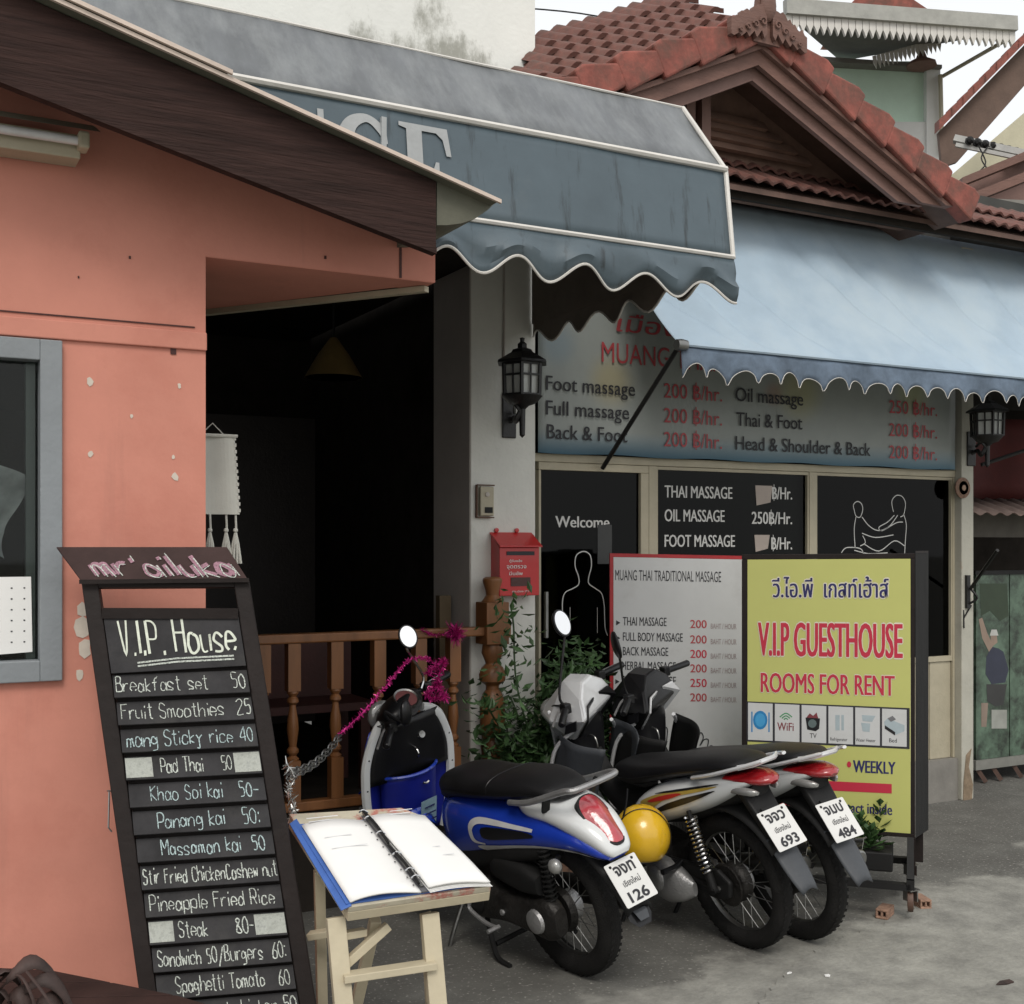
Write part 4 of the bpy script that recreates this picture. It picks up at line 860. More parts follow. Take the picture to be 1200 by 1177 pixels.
pshape([(1150, 824), (1158, 824), (1156, 852), (1150, 852)], mat('print_leg', (.26, .2, .16), .5, bump=0), .0015)
pshape([(1162, 832), (1180, 832), (1180, 854), (1162, 854)], mat('print_caption_box', (.32, .33, .30), .5, bump=0), .0016)
pshape([(1148, 684), (1180, 684), (1182, 722), (1172, 728), (1160, 716), (1150, 722)], mat('print_foliage', (.03, .05, .025), .5, bump=0), .0011)
b = MB(); b.box((a.x - .02, YP - .015, c.z - .07), (c.x, YP + .02, c.z - .002)); b.build('bottom_rail', mat('rail_grey', (.20, .20, .18), .6), po)
b = MB(); b.box((a.x - .02, YP - .012, a.z + .001), (c.x, YP + .02, a.z + .03)); b.build('top_rail', BLACKD, po)
for px in (1148, 1166, 1190):
    X = px_x(px, YP); b = MB(); b.bar((X, YP + .02, c.z - .07), (X + .04, YP - .02, 0.01), .04, .03); b.build('leg', LOUV, po)
# ------------------------------------------------------------------ fittings on the pillars
def lantern(name, label, C, s=1.0, wall=None):
    t = thing(name, label, 'lantern', C, group='black wall lanterns')
    def B(): return MB()
    n = 6
    b = B(); b.lathe([(.0, .165), (.012, .16), (.010, .145), (.022, .135), (.022, .118), (.045, .110), (.052, .098), (.115, .062), (.118, .052), (.09, .050)], C, n=n) if s == 1 else b.lathe([(r_ * s, h * s) for r_, h in [(.0, .165), (.012, .16), (.010, .145), (.022, .135), (.022, .118), (.045, .110), (.052, .098), (.115, .062), (.118, .052), (.09, .050)]], C, n=n)
    b.build('lamp_cap', BLACKM, t)
    b = B(); b.lathe([(.088 * s, .05 * s), (.084 * s, -.085 * s)], C, n=n); 
    for k in range(n):
        a = R(60 * k); u = V(math.cos(a), math.sin(a), 0); up = V(0, 0, 1)
        q = MB(); q.bar(C + u * .088 * s + up * .05 * s, C + u * .084 * s - up * .085 * s, .012 * s, .012 * s); b.add(q.v, q.f)
        a2 = R(60 * (k + 1)); u2 = V(math.cos(a2), math.sin(a2), 0); m_ = (u + u2) * .5
        for h in (.047, .0, -.082): q = MB(); q.bar(C + u * .087 * s + up * h * s, C + u2 * .087 * s + up * h * s, .008 * s, .008 * s); b.add(q.v, q.f)
        q = MB(); q.bar(C + m_ * .087 * s + up * .05 * s, C + m_ * .084 * s - up * .085 * s, .006 * s, .006 * s); b.add(q.v, q.f)
    b.v = b.v[2 * n:]; k2 = 2 * n; b.f = [tuple(i - k2 for i in f) for f in b.f if min(f) >= k2]
    b.build('lamp_cage', BLACKM, t)
    b = B(); b.lathe([(.078 * s, .048 * s), (.075 * s, -.083 * s)], C, n=n); b.build('lamp_glass', mat('frosted_lamp_glass', (.50, .52, .50), .25, var=.2, bump=0), t)
    b = B(); b.lathe([(.088 * s, -.085 * s), (.06 * s, -.115 * s), (.03 * s, -.125 * s), (.014 * s, -.14 * s), (.012 * s, -.25 * s), (.0, -.262 * s)], C, n=10); b.build('lamp_base', BLACKM, t, smooth=True)
    W_ = V(wall[0], wall[1], C.z - .17 * s)
    b = B(); b.tube(cat_rom([C + V(0, 0, -.13 * s), C + V(-.02, .03, -.19 * s), W_ + V(.01, -.05, .02), W_], 5), .012 * s, 6); b.tube(cat_rom([C + V(0, 0, -.16 * s), C + V(-.03, .02, -.12 * s), W_ + V(.02, -.03, .05)], 5), .008 * s, 6); b.build('scroll_arm', BLACKM, t, smooth=True)
    b = B(); b.box(W_ + V(-.035 * s, -.012, -.07 * s), W_ + V(.035 * s, -.0005, .13 * s)); b.build('wall_plate', BLACKM, t, bevel=.006)
lc = PZ(612, 441, 5.97); lantern('wall_lantern', 'black iron wall lantern high on the white pillar above the red mailbox', lc, 1.18, (PY(592, 470, YG).x + .02, YG))
lc = PZ(1157, 494, 7.78); lantern('wall_lantern', 'smaller black wall lantern on the stained right hand column', lc, 1.15, (cx1 - .03, YS - .06))
# mailbox
m0, m1 = PY(575, 698, YG), PY(623, 634, YG)
mbx = thing('mailbox', 'bright red metal mailbox with white Thai lettering on the white pillar', 'mailbox', (m0.x, YG, m0.z))
D = .10; x0, x1, z0, z1 = m0.x, m1.x - .01, m0.z, m1.z
b = MB(); b.slab([(x0, YG - .001, z0), (x0, YG - D, z0), (x0, YG - D, z1 - .035), (x0, YG - .001, z1 + .03)], (x1 - x0, 0, 0)); b.build('box', BOXR, mbx, bevel=.003)
b = MB(); b.slab([(x0 - .008, YG - .002, z1 + .034), (x0 - .008, YG - D - .02, z1 - .034), (x0 - .008, YG - D - .02, z1 - .026), (x0 - .008, YG - .002, z1 + .045)], (x1 - x0 + .016, 0, 0)); b.build('lid', BOXR, mbx, bevel=.002)
b = MB(); b.box((x0 + .04, YG - D - .003, z1 - .075), (x1 - .03, YG - D + .002, z1 - .055)); b.build('slot', INK, mbx)
b = MB(); b.box((x0 + .065, YG - D - .004, z0 + .05), (x1 - .055, YG - D + .001, z0 + .095)); b.build('viewing_window', mat('dark_red_window', (.06, .015, .012), .3), mbx)
yt = YG - D - .002
for s, xx, ww, zt_, h in (('ตู้รับแจ้ง', .055, .075, z0 + .175, .012), ('จุดตรวจ', .04, .115, z0 + .142, .021), ('มีนชัพ', .055, .078, z0 + .107, .017), ('สภ.เมือง 191', .07, .10, z0 + .018, .010)):
    text('lettering', s, V(x0 + xx, yt, zt_), EX, EZ, h, WHP, mbx, w=ww, bold=.02)
for q in (.03, .15): b = MB(); b.lathe([(0, 0), (.012, 0), (.012, .01), (0, .012)], (x0 + q, YG - .003, z1 + .055), (0, -1, 0), 8); b.build('screw_tab', BOXR, mbx)
b = MB(); b.box((x1 + .001, YG - .07, z0 + .04), (x1 + .012, YG - .03, z0 + .12)); b.build('hasp', BOXR, mbx)
# doorbell
d0, d1 = PY(558, 607, YG), PY(576, 571, YG)
db = thing('doorbell_box', 'small cream switch box in a rusty wire holder on the pillar edge', 'doorbell', (d0.x, YG, d0.z))
b = MB(); b.box((d0.x + .01, YG - .03, d0.z + .01), (d1.x, YG - .001, d1.z)); b.build('box', CREAM, db, bevel=.005)
b = MB(); b.box((d0.x + .035, YG - .034, d0.z + .025), (d1.x - .01, YG - .0305, d0.z + .055)); b.build('button', BLACKD, db)
b = MB(); b.lathe([(0, 0), (.013, 0), (.012, .005), (0, .006)], ((d0.x + d1.x) / 2 + .005, YG - .0305, d1.z - .04), (0, -1, 0), 10); b.build('bell_dome', GREYSIDE, db)
b = MB(); b.bar((d0.x - .004, YG - .012, d0.z), (d0.x - .004, YG - .012, d1.z + .01), .008, .012); b.bar((d0.x - .004, YG - .02, d1.z + .008), (d1.x + .006, YG - .02, d1.z + .008), .010, .006); b.bar((d0.x - .004, YG - .02, d0.z + .002), (d1.x + .004, YG - .02, d0.z + .002), .010, .006); b.build('holder', mat('rusty_wire', (.10, .05, .03), .8), db)
# cable down the pillar
cb = MB(); X = PY(590, 400, YG).x; cb.tube([(X, YG - .006, 3.2), (X, YG - .006, 2.45)], .006, 5); tag(cb.build('cable', GREYSIDE), 'thin grey cable running down to the pillar lantern', 'cable')
# plaque and brackets on the right column
P = PY(1127, 572, YS - .06); pl = thing('round_plaque', 'small round brown plaque on the stained column', 'plaque', P)
b = MB(); b.lathe([(0, .0), (.068, .0), (.07, .010), (.06, .016), (0, .014)], P, (0, -1, 0), 20); b.build('disc', mat('plaque_brown', (.22, .13, .09), .7, var=.5, scale=50), pl, smooth=True)
b = MB(); b.lathe([(.045, .0165), (.048, .020), (.051, .0165)], P, (0, -1, 0), 20); b.lathe([(0, .016), (.02, .02), (0, .021)], P, (0, -1, 0), 8); b.build('relief', mat('plaque_relief', (.30, .2, .14), .7), pl, smooth=True)
br = thing('wall_bracket', 'rusty black angled flag bracket on the right column', 'bracket', PY(1136, 685, YS - .06))
q = PY(1133, 690, YS - .06); b = MB(); b.box(q + V(-.02, -.02, -.13), q + V(.012, -.0005, .09)); b.tube(cat_rom([q + V(0, -.02, -.10), q + V(.03, -.06, -.06), q + V(0, -.03, .0)], 4), .008, 5); b.build('wall_plate', BLACKM, br)
b = MB(); b.tube([q + V(0, -.03, 0), PZ(1169, 645, 7.6)], .012, 6); b.build('socket_tube', BLACKM, br)
q = PY(1129, 715, YS - .06); b = MB(); b.bar(q, q + V(0, -.004, -.12), .008, .008); b.bar(q + V(0, -.005, -.05), q + V(.07, -.005, .03), .009, .006); tag(b.build('metal_hook', BLACKM), 'small thin hook on the column below the bracket', 'hook')

# ------------------------------------------------------------------ signs on the forecourt
class Panel:
    def __init__(s, TL_, TR_, BL_, BR_):
        s.TL, s.TR, s.BL, s.BR = TL_, TR_, BL_, BR_
        s.ex = (TR_ - TL_).normalized(); s.ey = (TL_ - BL_).normalized(); s.n = s.ex.cross(s.ey).normalized(); s.W = (TR_ - TL_).length; s.H = (TL_ - BL_).length
        # photo position -> panel position
    def at(s, px, py):
        d = RT * ((px - 600) / FPX) + FW + V(0, 0, -(py - 640) / FPX); o = V(0, 0, EYE); k = (s.BL - o).dot(s.n) / d.dot(s.n); return o + d * k
    def text(s, body, x0, y0, x1, h, m, parent, bold=.01, lift=.0015, slant=0):
        a, b_ = s.at(x0, y0), s.at(x1, y0); ex = s.ex; z = (a - V(0, 0, EYE)).dot(FW)
        return text('lettering', body, a, ex, s.ey, h * z / FPX, m, parent, w=(b_ - a).length, bold=bold, lift=lift, slant=slant)
    def poly(s, pts, m, parent, name='printed_shape', lift=.001, th=.0005):
        b = MB(); b.slab([s.at(*p) + s.n * lift for p in pts], s.n * th); return b.build(name, m, parent)
    def stroke(s, pts, wd, m, parent, mb=None, lift=.0022, closed=False):
        q = cat_rom([s.at(*p) for p in pts], 5, closed); 
        if closed: q.append(q[0])
        r = mb or MB(); r.ribbon(q, wd, s.n, lift); return r if mb else r.build('drawn_outline', m, parent)
TLy, TRy, BRy = PZ(880, 656, 5.84), PZ(1073, 655, 5.60), PZ(1060, 977, 5.60)
TRy = V(BRy.x + .0, BRy.y, TRy.z); TRy = PZ(1067, 655, 5.6); BRy = V(TRy.x, TRy.y, PZ(1060, 977, 5.6).z); TLy = PZ(876, 656, 5.84); BLy = V(TLy.x, TLy.y, BRy.z)
ys = thing('guesthouse_sign', 'yellow green guesthouse sign with red lettering on a black wheeled frame', 'sign', (TLy + TRy) / 2 * 1 - V(0, 0, ((TLy + TRy) / 2).z))
Pn = Panel(TLy, TRy, BLy, BRy); nY = Pn.n
dp = .10
b = MB(); b.slab([BLy, BRy, TRy, TLy], -nY * .012); b.build('sign_face', YSIGN, ys)
fr = MB()
e = Pn.ex; u = V(0, 0, 1)
fr.slab([BLy - e * .028, BLy - e * .001, TLy - e * .001, TLy - e * .028], -nY * dp); fr.slab([BRy + e * .001, BRy + e * .02, TRy + e * .02, TRy + e * .001], -nY * dp)
fr.slab([TLy - e * .028 + u * .001, TRy + e * .02 + u * .001, TRy + e * .02 + u * .025, TLy - e * .028 + u * .025], -nY * dp); fr.slab([BLy - e * .028 - u * .001, BRy + e * .02 - u * .001, BRy + e * .02 - u * .02, BLy - e * .028 - u * .02], -nY * dp)
fr.build('sign_frame', FRAMEB, ys, bevel=.002)
# side wing of the sign, turned to the right and back
sA = BRy + e * .022; sB = PZ(1088, 655, 5.76); sB = V(sB.x, sB.y, 0)
b = MB(); zt_, zb_ = TRy.z + .025, BRy.z - .02; a = V(sA.x, sA.y, 0)
b.slab([a + u * zb_, sB + u * zb_, sB + u * (zt_), a + u * (zt_)], Pn.n * -.05); b.build('side_wing', mat('weathered_grey_board', (.016, .016, .016), .7, var=.4, scale=5, spec=.2, stretch=(6, 6, 1), bump=.2), ys)
b = MB(); b.slab([a + u * (zt_ + .001), sB + u * (zt_ + .001), sB + u * (zt_ + .012), a + u * (zt_ + .012)], Pn.n * -.05); b.build('wing_cap', FRAMEB, ys)
# print
WPR = WHP
def outl(body, x0, y0, x1, h, m, ob, bb):
    Pn.text(body, x0, y0, x1, h, m, ys, bold=bb, lift=.0022); 
    a, b_ = Pn.at(x0, y0), Pn.at(x1, y0); k = (b_ - a).length
    g = 1.6; z = (a - V(0, 0, EYE)).dot(FW); o = text('lettering_outline', body, a, Pn.ex, Pn.ey, h * z / FPX, mat('white_outline', (.66, .62, .50), .5, bump=0), ys, w=k, lift=.0010, outline=ob)
outl('วี.ไอ.พี  เกสท์เฮ้าส์', 905, 700, 1041, 21, NAVY, .05, .02)
outl('V.I.P GUESTHOUSE', 889, 768, 1057, 41, REDP, .03, .020)
outl('ROOMS FOR RENT', 892, 811, 1048, 24, REDP, .03, .020)
yt0, yt1 = 822, 871
for i in range(6):
    xl = 875.5 + i * 31.4; xr = xl + 30
    dy = (lambda x: (x - 876) * .045)
    Pn.poly([(xl + 1.2, yt0 + dy(xl) + 1.5), (xr, yt0 + dy(xr) + 1.5), (xr, yt1 - 4 + dy(xr)), (xl + 1.2, yt1 - 4 + dy(xl))], WSIGN, ys, 'icon_card', .0016)
Pn.poly([(875, 822), (1066, 830), (1066, 878), (875, 869)], INK, ys, 'icon_strip', .0008)
ICB = mat('icon_blue', (.02, .20, .45), .4, bump=0); ICG = mat('icon_green', (.05, .25, .10), .4, bump=0); ICR = mat('icon_dark_red', (.20, .04, .05), .4, bump=0); ICP = mat('icon_pale', (.36, .43, .46), .4, bump=0)
circ = lambda cx, cy, r_, k=14, ry=None: [(cx + r_ * math.cos(i * 2 * math.pi / k), cy + (ry or r_) * math.sin(i * 2 * math.pi / k)) for i in range(k)]
Pn.poly(circ(891, 844, 8.5, 16, 11), ICB, ys, lift=.0024); Pn.poly(circ(891, 844, 6, 16, 8), mat('icon_blue_light', (.06, .32, .60), .4, bump=0), ys, lift=.003)
Pn.poly([(880.5, 834), (882, 834), (882, 858), (880.5, 858)], ICB, ys, lift=.0024); Pn.poly([(900.5, 835), (902, 835), (902, 858), (900.5, 858)], ICB, ys, lift=.0024)
Pn.text('WiFi', 911, 856, 930, 10, ICR, ys, bold=.02, lift=.0024)
for r_ in (3, 6, 9): Pn.stroke([(921 - r_ * .8, 845 - r_ * .5), (921, 845 - r_), (921 + r_ * .8, 845 - r_ * .5)], .006, ICG, ys)
Pn.poly([(944, 841), (961, 842), (960, 854), (956, 857), (946, 855)], BLKD, ys, lift=.0024); Pn.poly(circ(952, 848, 5), mat('tv_screen', (.12, .16, .16), .3, bump=0), ys, lift=.003); Pn.poly([(945, 841), (949, 836), (953, 839), (957, 835), (959, 842)], ICR, ys, lift=.0024); Pn.text('TV', 949, 865, 957, 6, INK, ys, lift=.0024)
Pn.poly([(979, 838), (984, 838), (984, 856), (979, 856)], ICP, ys, lift=.0024); Pn.poly([(986, 838), (989, 838), (989, 856), (986, 856)], ICP, ys, lift=.0024); Pn.text('Refrigerator', 973, 868, 993, 4, INK, ys, lift=.0024)
Pn.poly([(1009, 847), (1020, 848), (1019, 858), (1011, 857)], ICP, ys, lift=.0024); Pn.poly([(1010, 838), (1026, 839), (1022, 846), (1011, 845)], ICP, ys, lift=.0024); Pn.text('Water Heater', 1003, 869, 1026, 4, INK, ys, lift=.0024)
Pn.poly([(1036, 846), (1040, 842), (1060, 850), (1060, 857), (1050, 861), (1037, 852)], ICP, ys, lift=.0024); Pn.poly([(1037, 850), (1049, 858), (1049, 862), (1037, 854)], BLKD, ys, lift=.003); Pn.poly([(1040, 842), (1046, 839), (1050, 843), (1044, 846)], ICR and mat('icon_grey', (.15, .15, .16), .4, bump=0), ys, lift=.003); Pn.text('Bed', 1042, 870, 1051, 5, INK, ys, lift=.0024)
Pn.text('DAILY', 892, 903, 935, 15, NAVY, ys, bold=.03); Pn.text('WEEKLY', 1000, 905, 1049, 15, NAVY, ys, bold=.03)
Pn.poly(circ(995, 896, 2.6, 12, 3.6), REDP, ys)
Pn.poly([(940, 914), (1045, 919), (1045, 930), (940, 925)], REDP, ys)
Pn.poly([(914, 926), (934, 927), (934, 945), (914, 944)], REDP, ys); Pn.text('Please contact inside', 940, 949, 1045, 13, NAVY, ys, bold=.025)
# frame legs, base and castors
zb_ = BRy.z - .02; mid = (BLy + BRy) / 2
bs0, bs1 = V(BLy.x, BLy.y, 0) - e * .0, V(BRy.x, BRy.y, 0)
back = -nY
for i, (q, s) in enumerate(((bs1 + e * .005, 1), (bs1 + back * .16 + e * .04, 1), (bs0, -1), (bs0 + back * .16, -1))):
    b = MB(); b.bar(q + u * .185, q + u * zb_, .035, .035, up=e); b.build('leg', FRAMEB, ys)
for q in (bs1, bs0):
    b = MB(); b.bar(q + nY * .22 + u * .165, q + back * .30 + u * .165, .035, .04); b.build('base_rail', BLACKD, ys)
    b = MB(); b.bar(q + nY * .19 + u * .18, q + nY * .02 + u * .33, .03, .03); b.bar(q + back * .26 + u * .18, q + back * .12 + u * .33, .03, .03); b.build('brace', BLACKD, ys)
    for s in (.19, -.26):
        c = q + nY * s
        b = MB(); b.lathe([(.02, -.014), (.048, -.012), (.05, 0), (.048, .012), (.02, .014)], c + u * .09, e, 14); w_ = b.build('castor_wheel', mat('rusty_castor', (.09, .05, .035), .6), ys, smooth=True)
        b = MB(); b.bar(c + e * .02 + u * .09, c + e * .02 + u * .145, .006, .03); b.bar(c - e * .02 + u * .09, c - e * .02 + u * .145, .006, .03); b.box(c + V(-.03, -.03, .14), c + V(.03, .03, .146)); b.build('castor_fork', STEEL, ys)
b = MB(); b.bar(bs0 + nY * .2 + u * .155, bs1 + nY * .2 + u * .155, .04, .03); b.bar(bs0 + back * .28 + u * .155, bs1 + back * .28 + u * .155, .04, .03); b.build('base_beam', BLACKD, ys)
# bricks chocking the castors
for i, (px, py, a, lb) in enumerate(((1037, 1074, .5, 'broken orange brick chocking the left front castor of the yellow sign'), (1079, 1062, 1.2, 'orange hollow brick under the right front castor of the yellow sign'))):
    P = PG(px, py); bk = thing('hollow_brick', lb, 'brick', P, Matrix.Rotation(a, 4, 'Z'), group='bricks chocking the sign')
    b = MB(); b.box((-.055, -.028, .001), (.055, .028, .012)); b.box((-.055, -.028, .034), (.055, .028, .045))
    for y in (-.028, -.005, .018): b.box((-.055, y, .0121), (.055, y + .010, .0339))
    b.build('brick_body', BRICKM, bk, local=True, bevel=.003)
# white massage sign
TLw, TRw = PZ(719, 653, 6.5), PZ(874, 656, 6.52); zbw = .35
BLw, BRw = V(TLw.x, TLw.y, zbw), V(TRw.x, TRw.y, zbw)
ws = thing('massage_price_sign', 'white massage price sign in a thin red frame beside the yellow sign', 'sign', V(TLw.x, TLw.y, 0)); Pw = Panel(TLw, TRw, BLw, BRw)
b = MB(); b.slab([BLw, BRw, TRw, TLw], -Pw.n * .01); b.build('sign_face', WSIGN, ws)
b = MB(); e2 = Pw.ex; b.slab([BLw - e2 * .02, BLw - e2 * .001, TLw - e2 * .001, TLw - e2 * .02], -Pw.n * .035); b.slab([BRw + e2 * .001, BRw + e2 * .018, TRw + e2 * .018, TRw + e2 * .001], -Pw.n * .035); b.slab([TLw - e2 * .02 + u * .001, TRw + e2 * .018 + u * .001, TRw + e2 * .018 + u * .02, TLw - e2 * .02 + u * .02], -Pw.n * .035); b.slab([BLw - e2 * .02 - u * .001, BRw + e2 * .018 - u * .001, BRw + e2 * .018 - u * .02, BLw - e2 * .02 - u * .02], -Pw.n * .035); b.build('sign_frame', REDFR, ws)
for q in (BLw, BRw): b = MB(); b.bar(V(q.x, q.y, 0) - Pw.n * .02, q - u * .021 - Pw.n * .02, .03, .03); b.build('leg', REDFR, ws)
Pw.text('MUANG THAI TRADITIONAL MASSAGE', 721, 680, 845, 13, INK, ws, bold=.0)
rows = [('THAI MASSAGE', 730, 781, 733, '200'), ('FULL BODY MASSAGE', 730, 800, 751, '200'), ('BACK MASSAGE', 730, 783, 768, '200'), ('HERBAL MASSAGE', 729, 792, 785, '200'), ('SPECIAL MASSAGE', 729, 792, 802, '250'), ('FACE MASSAGE', 729, 779, 819, '200'), ('OIL MASSAGE', 729, 779, 835, ''), ('HAND MASSAGE', 729, 778, 850, '')]
FINK = mat('faded_grey_print', (.33, .27, .27), .6, bump=0)
for s, x0, x1, y, pr in rows:
    Pw.text(s, x0, y, x1, 10.5, INK, ws, bold=.01); Pw.poly([(x0 - 8, y - 6), (x0 - 3, y - 3), (x0 - 8, y)], INK, ws)
    if pr: Pw.text(pr, 809, y + 3, 828, 10, REDF if pr == '200' and y % 2 else REDP, ws, bold=.02); Pw.text('BAHT / HOUR', 833, y + 4, 863, 6.5, FINK, ws)
b = MB()
for s in ([(795, 885), (795, 866), (798, 858), (803, 856), (805, 862), (803, 874)], [(803, 872), (806, 862), (811, 857), (815, 861), (812, 872)], [(813, 869), (817, 861), (822, 859), (824, 865), (820, 874)], [(821, 873), (825, 867), (830, 867), (829, 875)], [(829, 877), (834, 874), (838, 880), (833, 886)], [(764, 856), (767, 853), (772, 853), (774, 858)], [(774, 856), (778, 852), (782, 855), (781, 870)]):
    Pw.stroke(s, .006, INK, ws, mb=b)
b.build('drawn_outline', INK, ws)

# ------------------------------------------------------------------ chalkboard
T0, T1 = PZ(95, 681, 3.42), PZ(292, 680, 3.50); B0, B1 = L(-.917, 3.17, 0), L(-.463, 3.257, 0)
mbd = thing('chalkboard_menu', 'tall leaning chalkboard menu with hand lettered black slats', 'menu board', (B0 + B1) / 2)
exb = (T1 - T0).normalized(); eyb = (T0 - B0).normalized(); nb_ = exb.cross(eyb).normalized(); eyp = nb_.cross(exb)
def rowt(py, A, B_):   # parameter along a stile at a photo height
    lo, hi = 0., 1.
    for _ in range(30):
        m_ = (lo + hi) / 2; P = A.lerp(B_, m_) - V(0, 0, EYE); y = 640 - FPX * P.z / P.dot(FW)
        if y < py: lo = m_
        else: hi = m_
    return lo
for A, B_, s in ((T0, B0, 1), (T1, B1, -1)):
    b = MB(); b.slab([A, A + exb * .045 * s, B_ + exb * .045 * s, B_], -nb_ * .05); b.build('stile', FRAMEB, mbd, bevel=.003)
b = MB(); b.slab([T0 - eyb * .0 + exb * .046, T1 - exb * .046, T1 - exb * .046 - eyb * .02, T0 + exb * .046 - eyb * .02], -nb_ * .03); b.build('top_rail', FRAMEB, mbd)
r720a, r720b = rowt(720, T0, B0), rowt(720, T1, B1)
def bp(t0, t1, u_, v=0.):  # point across the board: u_ from left stile to right stile
    a = T0.lerp(B0, t0 + v * (t1 - t0)); c = T1.lerp(B1, t0 + v * (t1 - t0)); return (a + exb * .046).lerp(c - exb * .046, u_)
rnd = random.Random(11)
def slat(y0l, y0r, y1l, y1r, tiltout=.022, recess=.01):
    t0l, t0r, t1l, t1r = rowt(y0l, T0, B0), rowt(y0r, T1, B1), rowt(y1l, T0, B0), rowt(y1r, T1, B1)
    a = T0.lerp(B0, t0l) + exb * .047; c = T1.lerp(B1, t0r) - exb * .047; d = T0.lerp(B0, t1l) + exb * .047; e_ = T1.lerp(B1, t1r) - exb * .047
    a -= nb_ * recess; c -= nb_ * recess; d += nb_ * (tiltout - recess); e_ += nb_ * (tiltout - recess)
    b = MB(); nn2 = (c - a).cross(a - d).normalized(); b.slab([d, e_, c, a], -nn2 * .008); o = b.build('slat', SLATE, mbd, bevel=.0012)
    return o, a, c, d, e_, nn2
def write(o, q, body, u0, u1, m, v0=.22, v1=.84, lw=.0029):
    _, a, c, d, e_, n2 = q; O = d.lerp(e_, u0) + (a - d) * v0; ex = (e_ - d).normalized(); ey = (a - d).normalized(); w_ = (e_ - d).length * (u1 - u0); h = (a - d).length * (v1 - v0)
    b = MB(); chalk(b, body, O, ex, ey, h, w_, lw, n2, rnd); return b.build('chalk_lettering', m, o)
b = MB(); ta, tb2 = rowt(719, T0, B0), rowt(719, T1, B1); b.slab([T0.lerp(B0, ta) + exb * .046, T1.lerp(B1, tb2) - exb * .046, B1 - exb * .046, B0 + exb * .046], -nb_ * .004); b.v = [p - nb_ * .034 for p in b.v]; b.build('backing_board', FRAMEB, mbd)
b = MB(); b.bar(T0.lerp(B0, ta) + exb * .046, T1.lerp(B1, tb2) - exb * .046, .018, .03); b.build('cross_rail', FRAMEB, mbd)
q = slat(724, 722, 790, 780, .004, .0)
# top header title panel V.I.P. House
o = q[0]; o.name = 'title_panel'; write(o, q, 'V.I.P. House', .10, .95, mat('bright_chalk', (.66, .70, .60), .95, var=.2, scale=70, bump=0), .30, .88, .0062)
b = MB(); a_, c_, d_, e_ = q[1:5]
for v in (.10, .16): b.ribbon([d_.lerp(e_, .2) + (a_ - d_) * v, d_.lerp(e_, .5) + (a_ - d_) * (v + .04), d_.lerp(e_, .92) + (a_ - d_) * (v + .03)], .005, q[5], .002)
b.build('chalk_underline', CHALK, o)
rowsM = ['Breakfast set    50', 'Fruit Smoothies  25', 'mang Sticky rice 40', 'Pad Thai    50', 'Khao Soi kai   50-', 'Panang kai   50:', 'Massaman kai  50', 'Stir Fried ChickenCashew nut', 'Pineapple Fried Rice', 'Steak      80-', 'Sandwich 50/Burgers  60:', 'Spaghetti Tomato   60', 'Macaroni chicken 50', 'Tom yam soup  60', 'Fried noodle  40', 'Green curry   50', 'Salad      40', 'Ice coffee  25']
ranges = [(.02, .97), (.03, .98), (.04, .97), (.26, .78), (.16, .95), (.18, .92), (.18, .93), (.02, .99), (.04, .94), (.22, .76), (.04, .96), (.14, .96), (.12, .98)]
yl0 = 787; pl_ = 33.1
for i, s in enumerate(rowsM):
    y1l = 818.5 + i * 32.2; y1r = 811 + i * 31.4
    y0l, y0r = y1l - 27.2, y1r - 26.6
    if y1l > 1385: break
    q = slat(y0l, y0r, y1l, y1r); u0, u1 = ranges[i] if i < len(ranges) else (.1, .95)
    write(q[0], q, s, u0, u1, CHALKB if i in (2, 5, 6, 4) else CHALK)
    if i in (3, 9):
        for uu, vv in (((0.005, .20), (.80, .995)) if i == 3 else ((.005, .18), (.77, .995))):
            _, a, c, d, e_, n2 = q; P = lambda u_, v: d.lerp(e_, u_).lerp(a.lerp(c, u_), v)
            b = MB(); b.slab([P(uu, .08), P(vv, .08), P(vv, .93), P(uu, .93)], n2 * .0016); b.build('tape_patch', TAPE, q[0])
# small L bracket and header
hd = [PZ(66, 641, 3.47), PZ(266, 641, 3.56), PZ(291, 680, 3.49), PZ(95, 680, 3.41)]
b = MB(); n3 = (hd[1] - hd[0]).cross(hd[0] - hd[3]).normalized(); b.slab([hd[3], hd[2], hd[1], hd[0]], -n3 * .008); hp = b.build('header_panel', mat('reddish_brown_header', (.050, .030, .028), .8, var=.3, spec=.25), mbd, bevel=.0015)
b = MB(); chalk(b, "mr'ailuka", hd[3].lerp(hd[2], .12) + (hd[0] - hd[3]) * .14, (hd[2] - hd[3]).normalized(), (hd[0] - hd[3]).normalized(), .082, .385, .013, n3, rnd); b.build('chalk_lettering', CHALKP, hp)
b = MB(); rnd2 = random.Random(4); chalk(b, "mr'ailuka", hd[3].lerp(hd[2], .12) + (hd[0] - hd[3]) * .10, (hd[2] - hd[3]).normalized(), (hd[0] - hd[3]).normalized(), .092, .395, .0028, n3, rnd2, .003); b.build('chalk_lettering', CHALK, hp)
b = MB(); b.bar(PZ(93, 682, 3.40), PZ(292, 680, 3.485), .010, .012); b.build('hinge_rail', FRAMEB, mbd)
b = MB(); b.tube([PZ(128, 928, 3.34), PZ(127, 970, 3.32), PZ(131, 975, 3.32)], .0025, 5); b.tube([PZ(126, 927, 3.34), PZ(131, 927, 3.335)], .0025, 5); b.build('wire_hook', STEEL, mbd)

